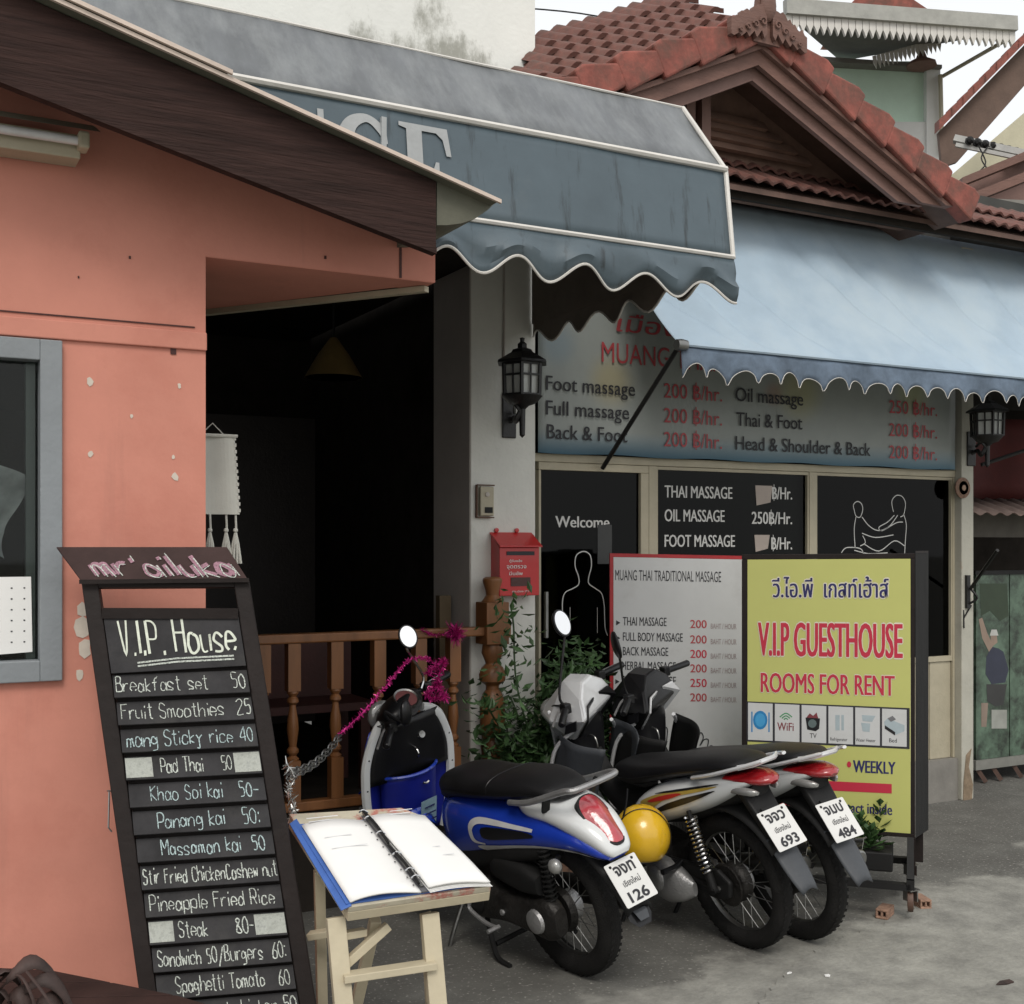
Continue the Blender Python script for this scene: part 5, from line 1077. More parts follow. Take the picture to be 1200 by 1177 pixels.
# ------------------------------------------------------------------ dark table with dried leaves, bottom left
tb = thing('dark_table', 'dark weathered wooden table top in the bottom left corner', 'table', L(-.9, 2.4, 0))
tz = .62
tl = [PG(-90, 1130, tz), PG(48, 1137, tz), PG(262, 1177, tz), PG(330, 1290, tz), PG(-90, 1290, tz)]
for i in range(6):
    f0, f1 = i / 6, (i + 1) / 6 - .008
    A0, A1 = tl[0].lerp(tl[4], f0), tl[0].lerp(tl[4], f1); C0, C1 = tl[1].lerp(tl[3], f0), tl[1].lerp(tl[3], f1)
    if i == 0: C0 = PG(50, 1138, tz)
    k = [.48, .78, .92, .97, 1, 1.0]
    x1a = PG(60 + 200 * min(1, f0 * 2.2), 1137 + 40 * min(1, f0 * 2.2), tz) if f0 * 2.2 < 1 else tl[2].lerp(tl[3], (f0 * 2.2 - 1) / 1.2)
    x1b = PG(60 + 200 * min(1, f1 * 2.2), 1137 + 40 * min(1, f1 * 2.2), tz) if f1 * 2.2 < 1 else tl[2].lerp(tl[3], (f1 * 2.2 - 1) / 1.2)
    b = MB(); b.slab([A0, x1a, x1b, A1], (0, 0, -.025)); b.build('plank', BROWNWOOD, tb, bevel=.002)
for q in (tl[0], tl[1].lerp(tl[2], .5), tl[4], tl[3]):
    c = tl[0].lerp(tl[3], .5); p = q.lerp(c, .15); b = MB(); b.bar(V(p.x, p.y, 0), V(p.x, p.y, tz - .026), .05, .05); b.build('leg', BROWNWOOD, tb)
dl = thing('dried_plant', 'curled dry brown leaves lying on the dark table corner', 'plant', PG(30, 1165, tz))
base = [PG(10, 1182, tz)]
for i, (x, y, l_, a, cu) in enumerate(((8, 1150, .10, 200, 1), (30, 1138, .13, 10, 1), (48, 1152, .12, -30, .8), (20, 1165, .11, -60, .7), (55, 1170, .10, -50, .6), (5, 1170, .09, 120, .8))):
    P = PZ(x, y + 20, 2.55); a = R(a); dr_ = V(math.cos(a), math.sin(a) * .5, 0); b = MB()
    f = lambda u_, v: P + dr_ * (l_ * (u_ - .3)) + V(0, 0, .03 + .035 * math.sin(math.pi * u_) * cu * 1.4 - .07 * u_ * u_) + V(-dr_.y, dr_.x, .5).normalized() * ((v - .5) * .045 * math.sin(math.pi * min(1, u_ + .03)) ** .7) + V(0, 0, -.012 * abs(v - .5) * 2)
    b.grid(f, 10, 4); b.build('leaf', LEAFDRY, dl, smooth=70, solid=.001)
b = MB(); b.tube(cat_rom([PZ(0, 1150, 2.55), PZ(22, 1133, 2.55), PZ(40, 1150, 2.52), PZ(62, 1180, 2.5)], 5), .003, 5); b.tube(cat_rom([PZ(-5, 1165, 2.55), PZ(20, 1143, 2.53), PZ(36, 1165, 2.5), PZ(44, 1195, 2.5)], 5), .003, 5); b.build('stem', LEAFDRY, dl)

# ------------------------------------------------------------------ menu stand with ring binder
FLs, FRs, BLs, BRs = L(-.436, 3.19, .735), L(-.058, 3.33, .75), L(-.652, 3.5, .915), L(-.300, 3.64, .905)
st = thing('menu_stand', 'cream painted wooden lectern stand with chipped sloping top', 'stand', (FLs + BRs) / 2 - V(0, 0, .8))
nS = (FRs - FLs).cross(BLs - FLs).normalized()
TOPM = mat('chipped_top_paint', (.48, .44, .34), .6, var=.2, scale=8, c2=(.42, .15, .12), mask=(.54, .62), mscale=9)
b = MB(); BRc = BRs
b.slab([FLs, FRs, BRs.lerp(FRs, .12), BRs.lerp(BLs, .10), BLs], -nS * .018); b.build('table_top', TOPM, st, bevel=.002)
exs = (FRs - FLs).normalized(); eys = (BLs - FLs).normalized()
b = MB(); b.slab([FLs - nS * .0185, FRs - nS * .0185, FRs - nS * .05, FLs - nS * .05], eys * .02); b.build('front_rail', BEIGEW, st, bevel=.002)
b = MB(); b.slab([FLs - nS * .0185 + eys * .021, BLs - nS * .0185, BLs - nS * .05, FLs - nS * .05 + eys * .021], exs * .02); b.build('side_rail', BEIGEW, st)
def leg(p, q, w_=.05, t_=.03, name='leg'): b = MB(); b.bar(p, q, w_, t_, up=(exs.y, -exs.x, 0)); b.build(name, BEIGEW, st, bevel=.002)
fl_t, fr_t = FLs.lerp(FRs, .12) + eys * .03 - nS * .03, FLs.lerp(FRs, .80) + eys * .03 - nS * .03
bd = (V(BLs.x, BLs.y, 0) - V(FLs.x, FLs.y, 0)).normalized()
fl_b = PG(423, 1345) if False else V(fl_t.x, fl_t.y, 0) + V(.04, -.03, 0); fr_b = V(fr_t.x, fr_t.y, 0) + V(.06, -.03, 0)
leg(PZ(393, 1075, 3.25), PZ(421, 1390, 3.13)); leg(PZ(503, 1070, 3.33), PZ(530, 1380, 3.22))
a, c = PZ(402, 1146, 3.215), PZ(510, 1130, 3.295); leg(a, c, .02, .045, 'cross_rail')
bt_l, bt_r = BLs.lerp(BRs, .12) - nS * .03 - eys * .05, BLs.lerp(BRs, .85) - nS * .03 - eys * .05
leg(PZ(440, 1078, 3.33), PZ(390, 1300, 3.62), .032, .024); leg(PZ(500, 1072, 3.36), PZ(512, 1290, 3.66), .032, .024)
leg(PZ(362, 1097, 3.42), PZ(386, 1093, 3.40), .02, .028, 'cross_rail'); leg(PZ(400, 1097, 3.26), PZ(428, 1092, 3.30), .02, .028, 'cross_rail')
leg(PZ(374, 1020, 3.45), PZ(380, 1290, 3.58), .03, .024)
leg(PZ(455, 1085, 3.31), PZ(405, 1130, 3.25), .024, .024, 'brace')
# binder
bnd = thing('menu_binder', 'open blue ring binder with white menu pages lying on the cream stand', 'binder', (FLs + FRs) / 2)
def sp(u_, v, h=0): return FLs.lerp(FRs, u_).lerp(BLs.lerp(BRs, u_), v) + nS * h
b = MB(); b.grid(lambda u_, v: sp(-.01 + 1.0 * u_, .02 + .84 * v, .004), 8, 8); b.build('cover', BINDB, bnd, solid=.004)
b = MB(); b.slab([sp(-.05, .0, -.010), sp(.02, 0, .002), sp(.02, .92, .004), sp(-.05, .88, .0)], nS * .004); b.build('cover_flap', BINDB, bnd, bevel=.001)
b = MB(); b.grid(lambda u_, v: sp(.015 + .49 * u_, .015 + .80 * v, .010 + .020 * math.sin(math.pi * u_ ** .8) * .8 + .004 * v), 16, 8)
b.build('page_stack', PAPER, bnd, smooth=70, solid=.005)
b = MB(); b.grid(lambda u_, v: sp(.55 + .445 * u_, .012 + .83 * v, .012 + .018 * math.sin(math.pi * (.25 + .75 * u_)) + .003 * math.sin(v * 5)), 16, 8); b.build('page_stack', PAPER, bnd, smooth=70, solid=.006)
for k in range(3):
    b = MB(); b.grid(lambda u_, v: sp(.55 + .45 * u_ + .004 * k, .008 - .006 * k + .83 * v, .006 - .002 * k + .014 * math.sin(math.pi * (.25 + .75 * u_))), 10, 3); b.build('page', PAPER, bnd, smooth=70)
b = MB(); b.slab([sp(.505, .01, .010), sp(.548, .01, .010), sp(.548, .88, .012), sp(.505, .88, .012)], nS * .004); b.build('spine', GREYM, bnd)
b = MB(); b.slab([sp(.517, .05, .0145), sp(.538, .05, .0145), sp(.538, .90, .0165), sp(.517, .90, .0165)], nS * .008); b.build('ring_bar', STEEL, bnd, bevel=.001)
for v in (.12, .2, .38, .62, .8, .88):
    b = MB(); b.tube(cat_rom([sp(.485, v, .028), sp(.51, v, .036), sp(.535, v, .032), sp(.555, v, .026)], 4), .0026, 5); b.build('ring', CHROME, bnd, smooth=True)
for k, (u0, v0) in enumerate(((.50, .05), (.515, .5))):
    b = MB(); b.tube(cat_rom([sp(u0, v0, .030), sp(u0 + .012, v0 + .2, .034), sp(u0 - .002, v0 + .42, .032)], 5), .0045, 6); b.build('spine_tie', BLACKD, bnd)
b = MB()
for v in [.06 + .085 * i for i in range(10)]:
    b.slab([sp(.468, v, .0215), sp(.478, v, .0215), sp(.478, v + .012, .0215), sp(.468, v + .012, .0215)], nS * .0004)
b.build('punch_hole', INK, bnd)
pr = mat('faint_print', (.68, .69, .70), .7, bump=0)
b = MB()
for k, (v, u0, u1) in enumerate(((.84, .06, .30), (.80, .06, .22), (.86, .72, .9), (.82, .70, .86), (.62, .1, .3), (.5, .1, .36), (.4, .66, .85), (.3, .64, .9))):
    b.add([sp(u0, v, .030), sp(u1, v, .034), sp(u1, v + .008, .034), sp(u0, v + .008, .030)], [(0, 1, 2, 3)])
b.build('printed_line', pr, bnd)

# ------------------------------------------------------------------ railing
YR = 5.42
def rx(px): return px_x(px, YR)
rl = thing('porch_railing', 'varnished turned wood railing along the dark porch', 'railing', (1.6, YR, .45)); zr = 1.289
b = MB(); b.box((.7, YR - .035, zr - .045), (rx(568), YR + .035, zr)); b.build('handrail', TEAK, rl, bevel=.008)
b = MB(); b.box((.7, YR - .03, .455), (rx(568), YR + .03, .50)); b.build('bottom_rail', TEAK, rl, bevel=.005)
def turned(X, Y, z0, z1, r_, m, parent, name, bl=.2):
    H_ = z1 - z0; b = MB()
    zt1 = z1 - H_ * .30; zb1 = z0 + H_ * .26
    b.box((X - r_, Y - r_, zt1), (X + r_, Y + r_, z1)); b.box((X - r_, Y - r_, z0), (X + r_, Y + r_, zb1))
    pr_ = [(.95, 0), (1.0, .03), (.55, .07), (.95, .12), (.95, .16), (.6, .2), (.75, .3), (.95, .45), (.85, .6), (.55, .74), (.5, .8), (.95, .84), (.9, .88), (.55, .92), (.95, .97), (.9, 1)]
    b.lathe([(r_ * a * .98, h * (zt1 - zb1)) for a, h in pr_], (X, Y, zb1), n=14); return b.build(name, m, parent, smooth=30)
me = None
for px in (308, 343, 393, 443, 491, 531):
    o = turned(rx(px), YR, .501, zr - .046, .030, TEAK, rl, 'baluster')
b = MB(); Xn = rx(577); rn_ = .064
b.box((Xn - rn_, YR - rn_, 1.20), (Xn + rn_, YR + rn_, 1.414)); b.box((Xn - .052, YR - .052, .0), (Xn + .052, YR + .052, .58))
b.lathe([(r_ * 1.13, h * 1.107) for r_, h in [(.043, 0), (.05, .02), (.05, .06), (.055, .09), (.045, .12), (.05, .14), (.058, .2), (.058, .28), (.045, .33), (.03, .35), (.03, .37), (.058, .39), (.062, .42), (.05, .45), (.03, .47), (.05, .52), (.045, .56)]], (Xn, YR, .58), n=18)
b.lathe([(r_ * 1.18, h * 1.18) for r_, h in [(.05, 0), (.04, .012), (.028, .03), (.03, .05), (.042, .085), (.043, .10), (.03, .108), (0, .11)]], (Xn, YR, 1.414), n=18)
b.build('newel_post', TEAK, rl, smooth=30, bevel=.004)
b = MB(); b.box((Xn + rn_ + .001, YR - .03, 1.23), (Xn + rn_ + .03, YR + .03, zr + .02)); b.build('rail_stub', TEAK, rl, bevel=.004)
b = MB(); X = rx(546); b.box((X - .03, YR + .25, .451), (X + .035, YR + .30, 1.44)); tag(b.build('timber_post', mat('dull_bamboo', (.12, .085, .045), .7)), 'plain dull timber post standing just behind the railing', 'post')
# tinsel and chain
def tinsel(pts, r_, n, m, name, parent, seed=1):
    q = random.Random(seed); cr_ = cat_rom(pts, 8); b = MB(); tot = len(cr_)
    for i in range(n):
        t = q.uniform(0, tot - 1.001); k = int(t); p = cr_[k].lerp(cr_[k + 1], t - k)
        d = V(q.gauss(0, 1), q.gauss(0, 1), q.gauss(0, 1)).normalized(); s = d.cross(V(q.gauss(0, 1), q.gauss(0, 1), 1)).normalized() * .0022; l_ = r_ * q.uniform(.5, 1.1)
        b.add([p - s, p + s, p + s * .5 + d * l_, p - s * .5 + d * l_], [(0, 1, 2, 3)])
    b.tube(cr_, .002, 4); return b.build(name, m, parent)
zt3 = lambda x, y, z=None: PZ(x, y, z if z and z > 5 else 4.4 + (min(x, 500) - 397) * .0095)
gar = thing('magenta_garland', 'magenta tinsel garland wound from the railing round the scooter handlebar', 'garland', PZ(510, 780, 4.7))
tinsel([zt3(397, 862), zt3(430, 830), zt3(460, 795), zt3(478, 775), zt3(500, 772), zt3(515, 785)], .017, 700, TINSP, 'tinsel_strand', gar, 1)
tinsel([zt3(500, 790), zt3(520, 775, 4.4), zt3(512, 800), zt3(522, 818), zt3(500, 815), zt3(515, 800)], .030, 900, TINSP, 'tinsel_strand', gar, 2)
tinsel([PZ(493, 738, 5.85), PZ(510, 744, 5.9), PZ(532, 742, 5.9)], .02, 160, TINSP, 'tinsel_strand', gar, 3)
tinsel([PZ(528, 738, 5.88), PZ(536, 742, 5.88), PZ(532, 748, 5.88)], .055, 400, TINSP, 'tinsel_bow', gar, 4)
ch = thing('chain_and_tinsel', 'silver chain with tinsel hanging between the menu board and the scooter', 'chain', PZ(345, 905, 3.9))
p0, p1 = PZ(338, 905, 3.75), PZ(400, 858, 4.40)
for s in (0, 1):
    n_ = 16
    for i in range(n_):
        t = i / n_; c = p0.lerp(p1, t) + V(0, 0, -.03 * math.sin(math.pi * t) - .015 * s) ; d = (p1 - p0).normalized(); w_ = d.cross(V(0, 0, 1)).normalized() if i % 2 else d.cross(V(0, 0, 1)).cross(d).normalized()
        b = MB(); b.tube([c + d * .024 * math.cos(a) + w_ * .009 * math.sin(a) for a in [k * math.pi / 4 for k in range(8)]], .0032, 5, closed=True); b.build('chain_link', STEEL, ch, smooth=True)
tinsel([PZ(336, 895, 3.72), PZ(345, 912, 3.72), PZ(338, 925, 3.7), PZ(344, 945, 3.7), PZ(340, 958, 3.68)], .026, 190, TINSS, 'tinsel_strand', ch, 6)

# ------------------------------------------------------------------ plants
def leafcloud(n, cfn, size, b, q, ratio=.4):
    for i in range(n):
        p = cfn(); d = V(q.gauss(0, 1), q.gauss(0, 1), q.gauss(-.1, .7)).normalized(); s = d.cross(V(q.gauss(0, .5), q.gauss(0, .5), 1)).normalized(); l_ = size * q.uniform(.6, 1.2); w_ = l_ * ratio / 2
        nn3 = d.cross(s) * l_ * .08
        b.add([p, p + d * l_ * .5 + s * w_ + nn3, p + d * l_, p + d * l_ * .5 - s * w_ + nn3], [(0, 1, 2, 3)])
pt = thing('potted_shrub', 'leafy dark green shrub in front of the shop door behind the motorbikes', 'shrub', L(.27, 6.16, 0))
C = L(.27, 6.16, 0); q = random.Random(9)
b = MB(); b.lathe([(0, .01), (.17, .01), (.22, .34), (.235, .36), (.21, .36), (.2, .32), (0, .32)], C, n=20); b.build('pot', BRICKM, pt, smooth=True)
tips = []
for i in range(70):
    a = q.uniform(0, 6.28); r_ = q.uniform(.05, .40); h = q.uniform(.45, 1.20) - r_ * .3; e_ = C + V(r_ * math.cos(a), r_ * .7 * math.sin(a), h); tips.append(cat_rom([C + V(0, 0, .32), C.lerp(e_, .5) + V(0, 0, .12), e_], 5))
tips.append(cat_rom([C + V(-.12, 0, .5), PZ(607, 810, 5.95), PZ(602, 735, 5.95), PZ(600, 722, 5.95)], 5)); tips.append(cat_rom([C + V(-.1, 0, .5), PZ(585, 850, 5.9), PZ(566, 815, 5.7)], 5))
b = MB(); [b.tube(t, .005, 5) for t in tips]; b.build('stem', LEAFD, pt)
b = MB(); leafcloud(7500, lambda: (lambda t: t[q.randint(3, len(t) - 1)] + V(q.gauss(0, .065), q.gauss(0, .065), q.gauss(0, .065)))(q.choice(tips[:-2] * 1 + tips[-2:])), .070, b, q); b.build('leaf_mass', LEAF, pt)['kind'] = 'stuff'
b = MB(); leafcloud(5000, lambda: (lambda t: t[q.randint(1, len(t) - 1)] + V(q.gauss(0, .06), q.gauss(0, .06), q.gauss(0, .06)))(q.choice(tips[:-2])), .075, b, q, .45); b.build('leaf_mass', LEAFD, pt)['kind'] = 'stuff'
# succulents in a planter under the yellow sign
pc = PG(1022, 1050, 0); pp = thing('planter_of_succulents', 'low black planter of green rosettes under the yellow sign', 'planter', pc)
o_ = (bs0 + bs1) / 2 + e * .12 + nY * .02
b = MB(); b.slab([o_ - e * .24 + u * .19 + nY * .1, o_ + e * .18 + u * .19 + nY * .1, o_ + e * .18 + u * .19 - nY * .12, o_ - e * .24 + u * .19 - nY * .12], (0, 0, .09)); b.build('trough', BLACKD, pp, bevel=.008)
for i, (dx, dy, hh) in enumerate(((-.18, .02, .10), (-.08, .05, .12), (.03, .03, .15), (.12, -.02, .22), (-.02, -.04, .17), (.08, .06, .10))):
    c = o_ + e * dx + nY * dy + u * .27; b = MB()
    for k in range(22):
        a = k * 2.4; l_ = .05 + .05 * (1 - k / 22); up_ = .2 + 1.2 * k / 22; d = V(math.cos(a), math.sin(a), up_).normalized(); s = V(-math.sin(a), math.cos(a), 0) * .018; z_ = u * (hh * k / 22)
        b.add([c + z_, c + z_ + d * l_ * .6 + s, c + z_ + d * l_, c + z_ + d * l_ * .6 - s, c + z_ + d * l_ * .55 - u * .01], [(0, 1, 2, 4), (0, 4, 2, 3)])
    b.build('rosette', LEAF, pp)
# ------------------------------------------------------------------ motorbikes (x forward, y left, z up from the rear contact patch)
class Loft:     # sections: x, z, half width, half height, tilt (deg), exponent, y
    def __init__(s, secs, sub=5):
        q = []
        for c in secs:
            c = list(c) + [0] * (7 - len(c))
            if not c[5]: c[5] = 2.4
            q.append(c)
        s.s = []; N = len(q)
        for i in range(N - 1):
            a, b, c, d = q[max(i - 1, 0)], q[i], q[i + 1], q[min(i + 2, N - 1)]
            for k in range(sub):
                t = k / sub; s.s.append([.5 * (2 * b[j] + (c[j] - a[j]) * t + (2 * a[j] - 5 * b[j] + 4 * c[j] - d[j]) * t * t + (3 * b[j] - a[j] - 3 * c[j] + d[j]) * t ** 3) for j in range(7)])
        s.s.append(q[-1])
    def pt(s, u_, ang, off=0):
        k = max(0, min(1, u_)) * (len(s.s) - 1); i = min(int(k), len(s.s) - 2); t = k - i
        x, z, hw, hh, ti, ex, y = [s.s[i][j] * (1 - t) + s.s[i + 1][j] * t for j in range(7)]
        c, sn = math.cos(ang), math.sin(ang); p = 2 / ex; hw += off; hh += off
        yy = y + hw * math.copysign(abs(c) ** p, c); v = hh * math.copysign(abs(sn) ** p, sn); ti = R(ti)
        return V(x + v * math.sin(ti), yy, z + v * math.cos(ti))
    def mesh(s, b, n=22, a0=None, a1=None, cap=True):
        o = len(b.v); m = len(s.s); full = a0 is None; N = n if full else n + 1
        for i in range(m):
            for k in range(N):
                a = 2 * math.pi * k / n if full else R(a0 + (a1 - a0) * k / n); b.v.append(s.pt(i / (m - 1), a))
        for i in range(m - 1):
            for k in range(n):
                k2 = (k + 1) % N; b.f.append((o + i * N + k, o + i * N + k2, o + (i + 1) * N + k2, o + (i + 1) * N + k))
        if full and cap: b.f.append(tuple(o + k for k in range(N))); b.f.append(tuple(o + (m - 1) * N + k for k in range(N))[::-1])
        return b
    def decal(s, pts, m, parent, off=.002, n=10, name='decal', side=1):   # outline in (u, angle deg) on the left side, mirrored for the right
        pts = cat_rom([V(p[0], p[1], 0) for p in pts], 4, True); c = sum(pts, V(0, 0, 0)) / len(pts); b = MB(); rings = 4; P = []
        for r_ in range(rings + 1):
            t = r_ / rings
            for p in pts:
                q = c.lerp(p, t); a = R(q.y); a = a if side > 0 else math.pi - a; P.append(s.pt(q.x, a, off))
        k = len(pts); b.v = P
        for r_ in range(rings):
            for i in range(k): j = (i + 1) % k; b.f.append((r_ * k + i, r_ * k + j, (r_ + 1) * k + j, (r_ + 1) * k + i))
        return b.build(name, m, parent, local=True, smooth=60)
import bmesh
def hull_mesh(pts):
    bm = bmesh.new(); [bm.verts.new(p) for p in pts]; bmesh.ops.convex_hull(bm, input=bm.verts); bmesh.ops.dissolve_limit(bm, angle_limit=.03, verts=bm.verts, edges=bm.edges)
    b = MB(); bm.verts.ensure_lookup_table(); bm.verts.index_update(); b.v = [v.co.copy() for v in bm.verts]; b.f = [tuple(v.index for v in f.verts) for f in bm.faces]; bm.free(); return b
def bike_frame(l, z, yaw, pitch, roll, s):
    o = L(l, z, 0); y = yaw - math.degrees(TH)
    return Matrix.Translation(o) @ Matrix.Rotation(R(y), 4, 'Z') @ Matrix.Rotation(R(-pitch), 4, 'Y') @ Matrix.Rotation(R(roll), 4, 'X') @ Matrix.Scale(s, 4)
def LB(mb, name, m, t, **k): return mb.build(name, m, t, local=True, **k)
def wheel(t, name, C, Rr, rw, spokes, rimr, hubr, axis=(0, 1, 0)):
    C = V(C); b = MB(); k = 16
    prof = [(Rr - rw + rw * 1.0 * math.cos(2 * math.pi * i / k), rw * 1.08 * math.sin(2 * math.pi * i / k)) for i in range(k)]
    b.lathe(prof, C, axis, 48, closedprof=True)
    # tread blocks
    for i in range(56):
        a = 2 * math.pi * i / 56; u_ = V(math.cos(a), 0, math.sin(a)); tn = V(-math.sin(a), 0, math.cos(a))
        for sy in (-1, 1):
            p = C + u_ * (Rr - .0035) + V(0, sy * rw * .38, 0); b.slab([p - tn * .004 + V(0, -.010 * sy, 0), p + tn * .010 + V(0, -.010 * sy, 0), p + tn * .016 + V(0, .012 * sy, 0), p + tn * .002 + V(0, .012 * sy, 0)], u_ * .0012)
    w_ = LB(b, name, RUB, t, smooth=True)
    rr_ = Rr - 2 * rw + .012
    b = MB(); b.lathe([(rr_, -.020), (rr_ + .008, -.024), (rr_ + .010, -.020), (rr_ - .004, -.010), (rr_ - .012, 0), (rr_ - .004, .010), (rr_ + .010, .020), (rr_ + .008, .024), (rr_, .020), (rr_ - .010, .012), (rr_ - .018, 0), (rr_ - .010, -.012)], C, axis, 48, closedprof=True); LB(b, 'rim', STEEL if spokes == 'wire' else ENG, w_, smooth=True)
    b = MB(); b.lathe([(.0, -.055), (.03, -.055), (.055, -.035), (hubr, -.03), (hubr, .03), (.06, .036), (.03, .05), (0, .05)], C, axis, 20); LB(b, 'hub', ENG, w_, smooth=True)
    b = MB()
    if spokes == 'wire':
        for i in range(28):
            a = 2 * math.pi * i / 28; a2 = a + (.35 if i % 2 else -.35); sy = .028 if (i // 2) % 2 else -.028
            b.tube([C + V(hubr * .95 * math.cos(a2), sy, hubr * .95 * math.sin(a2)), C + V((rr_ - .004) * math.cos(a), 0, (rr_ - .004) * math.sin(a))], .0019, 4)
        o = LB(b, 'wire_spokes', STEEL, w_); o['kind'] = 'stuff'
    return w_
def mirror(t, P, sd, n, m=BLACKP, r_=.052, stem=CHROME, base=None):
    P = V(P); n = V(n).normalized(); b = MB(); base = V(base)
    b.tube(cat_rom([base, base + V(.0, sd * .02, .06), P + V(.01, -sd * .01, -.06), P + V(.012, 0, -.01)], 5), .0065, 6); st_ = LB(b, 'mirror_stem', stem, t, smooth=True)
    u_ = V(0, 1, 0); u_ = (u_ - n * u_.dot(n)).normalized(); w_ = n.cross(u_)
    M_ = Matrix((u_, w_, n)).transposed()
    b = MB(); b.ball(P - n * .006, (r_ * 1.02, r_ * 1.32, .022), 20, 10, M_); b.v = [p if (p - P).dot(n) < .001 else p - n * ((p - P).dot(n) - .001) for p in b.v]
    h = LB(b, 'mirror', m, t, smooth=True)
    b = MB(); b.add([P + n * .003 + u_ * (r_ * .84 * math.cos(a)) + w_ * (r_ * 1.12 * math.sin(a)) for a in [k * math.pi / 12 for k in range(24)]], [tuple(range(24))]); LB(b, 'mirror_glass', MIRR, h)
def number_plate(t, C, n, lines, w_=.158, h_=.172):
    C = V(C); n = V(n).normalized(); ex = V(0, -1, 0); ey = n.cross(ex).normalized()
    if ey.z < 0: ey = -ey
    b = MB(); r0 = .008
    b.slab([C + ex * a * w_ / 2 + ey * c * h_ / 2 for a, c in ((-.95, -1), (.95, -1), (1, -.95), (1, .95), (.95, 1), (-.95, 1), (-1, .95), (-1, -.95))], -n * .002); p = LB(b, 'number_plate', PLATE, t)
    for s, h0, hh, ww in lines:
        vs, fs = text_geo(s, .03 if hh > .03 else .01); x0 = min(v.x for v in vs); x1 = max(v.x for v in vs); sx_ = ww / (x1 - x0); sy_ = hh / .73
        b = MB(); b.add([C + ex * (-ww / 2 + (v.x - x0) * sx_) + ey * (h0 + v.y * sy_) + n * .0012 for v in vs], fs); LB(b, 'plate_lettering', INK, p)
    b = MB()
    for a in (-.35, .35): b.lathe([(0, 0), (.006, 0), (.005, .003), (0, .004)], C + ex * a * w_ + ey * h_ * .42, n, 8)
    b.slab([C + ex * a * w_ * .5 - n * .003 + ey * c for a, c in ((-.5, .10), (.5, .10), (.45, -.08), (-.45, -.08))], -n * .006); LB(b, 'plate_bracket', BLACKD, p)
def grip(t, A, B_, lever=1, y=1):
    A, B_ = V(A), V(B_); b = MB(); d = (B_ - A); b.tube([A, A + d * .02, A + d * .1, A + d * .95, B_], [.017, .019, .0165, .0175, .012], 12); LB(b, 'grip', BLACKP, t, smooth=True)
    b = MB(); b.tube(cat_rom([A + V(.02, 0, .01), A + V(.055, 0, -.005) + d * .2, B_ + V(.07, 0, -.012), B_ + V(.068, 0, -.012) + d * .05], 5), .0055, 6); LB(b, 'brake_lever', ENG, t, smooth=True)
def tubes(t, name, m, paths, r_=.011, n=8):
    b = MB(); [b.tube(cat_rom(p, 5), r_, n) for p in paths]; return LB(b, name, m, t, smooth=True)
def shf(b):
    b.v = [p + V(-.15, .02, -.045) for p in b.v]; return b
def rot_handle(P, ang, piv=(.97, 0, .9)):   # turn about the steering axis
    ax = V(-.42, 0, .91).normalized(); M_ = Matrix.Rotation(R(ang), 3, ax); pv = V(piv); return pv + M_ @ (V(P) - pv)

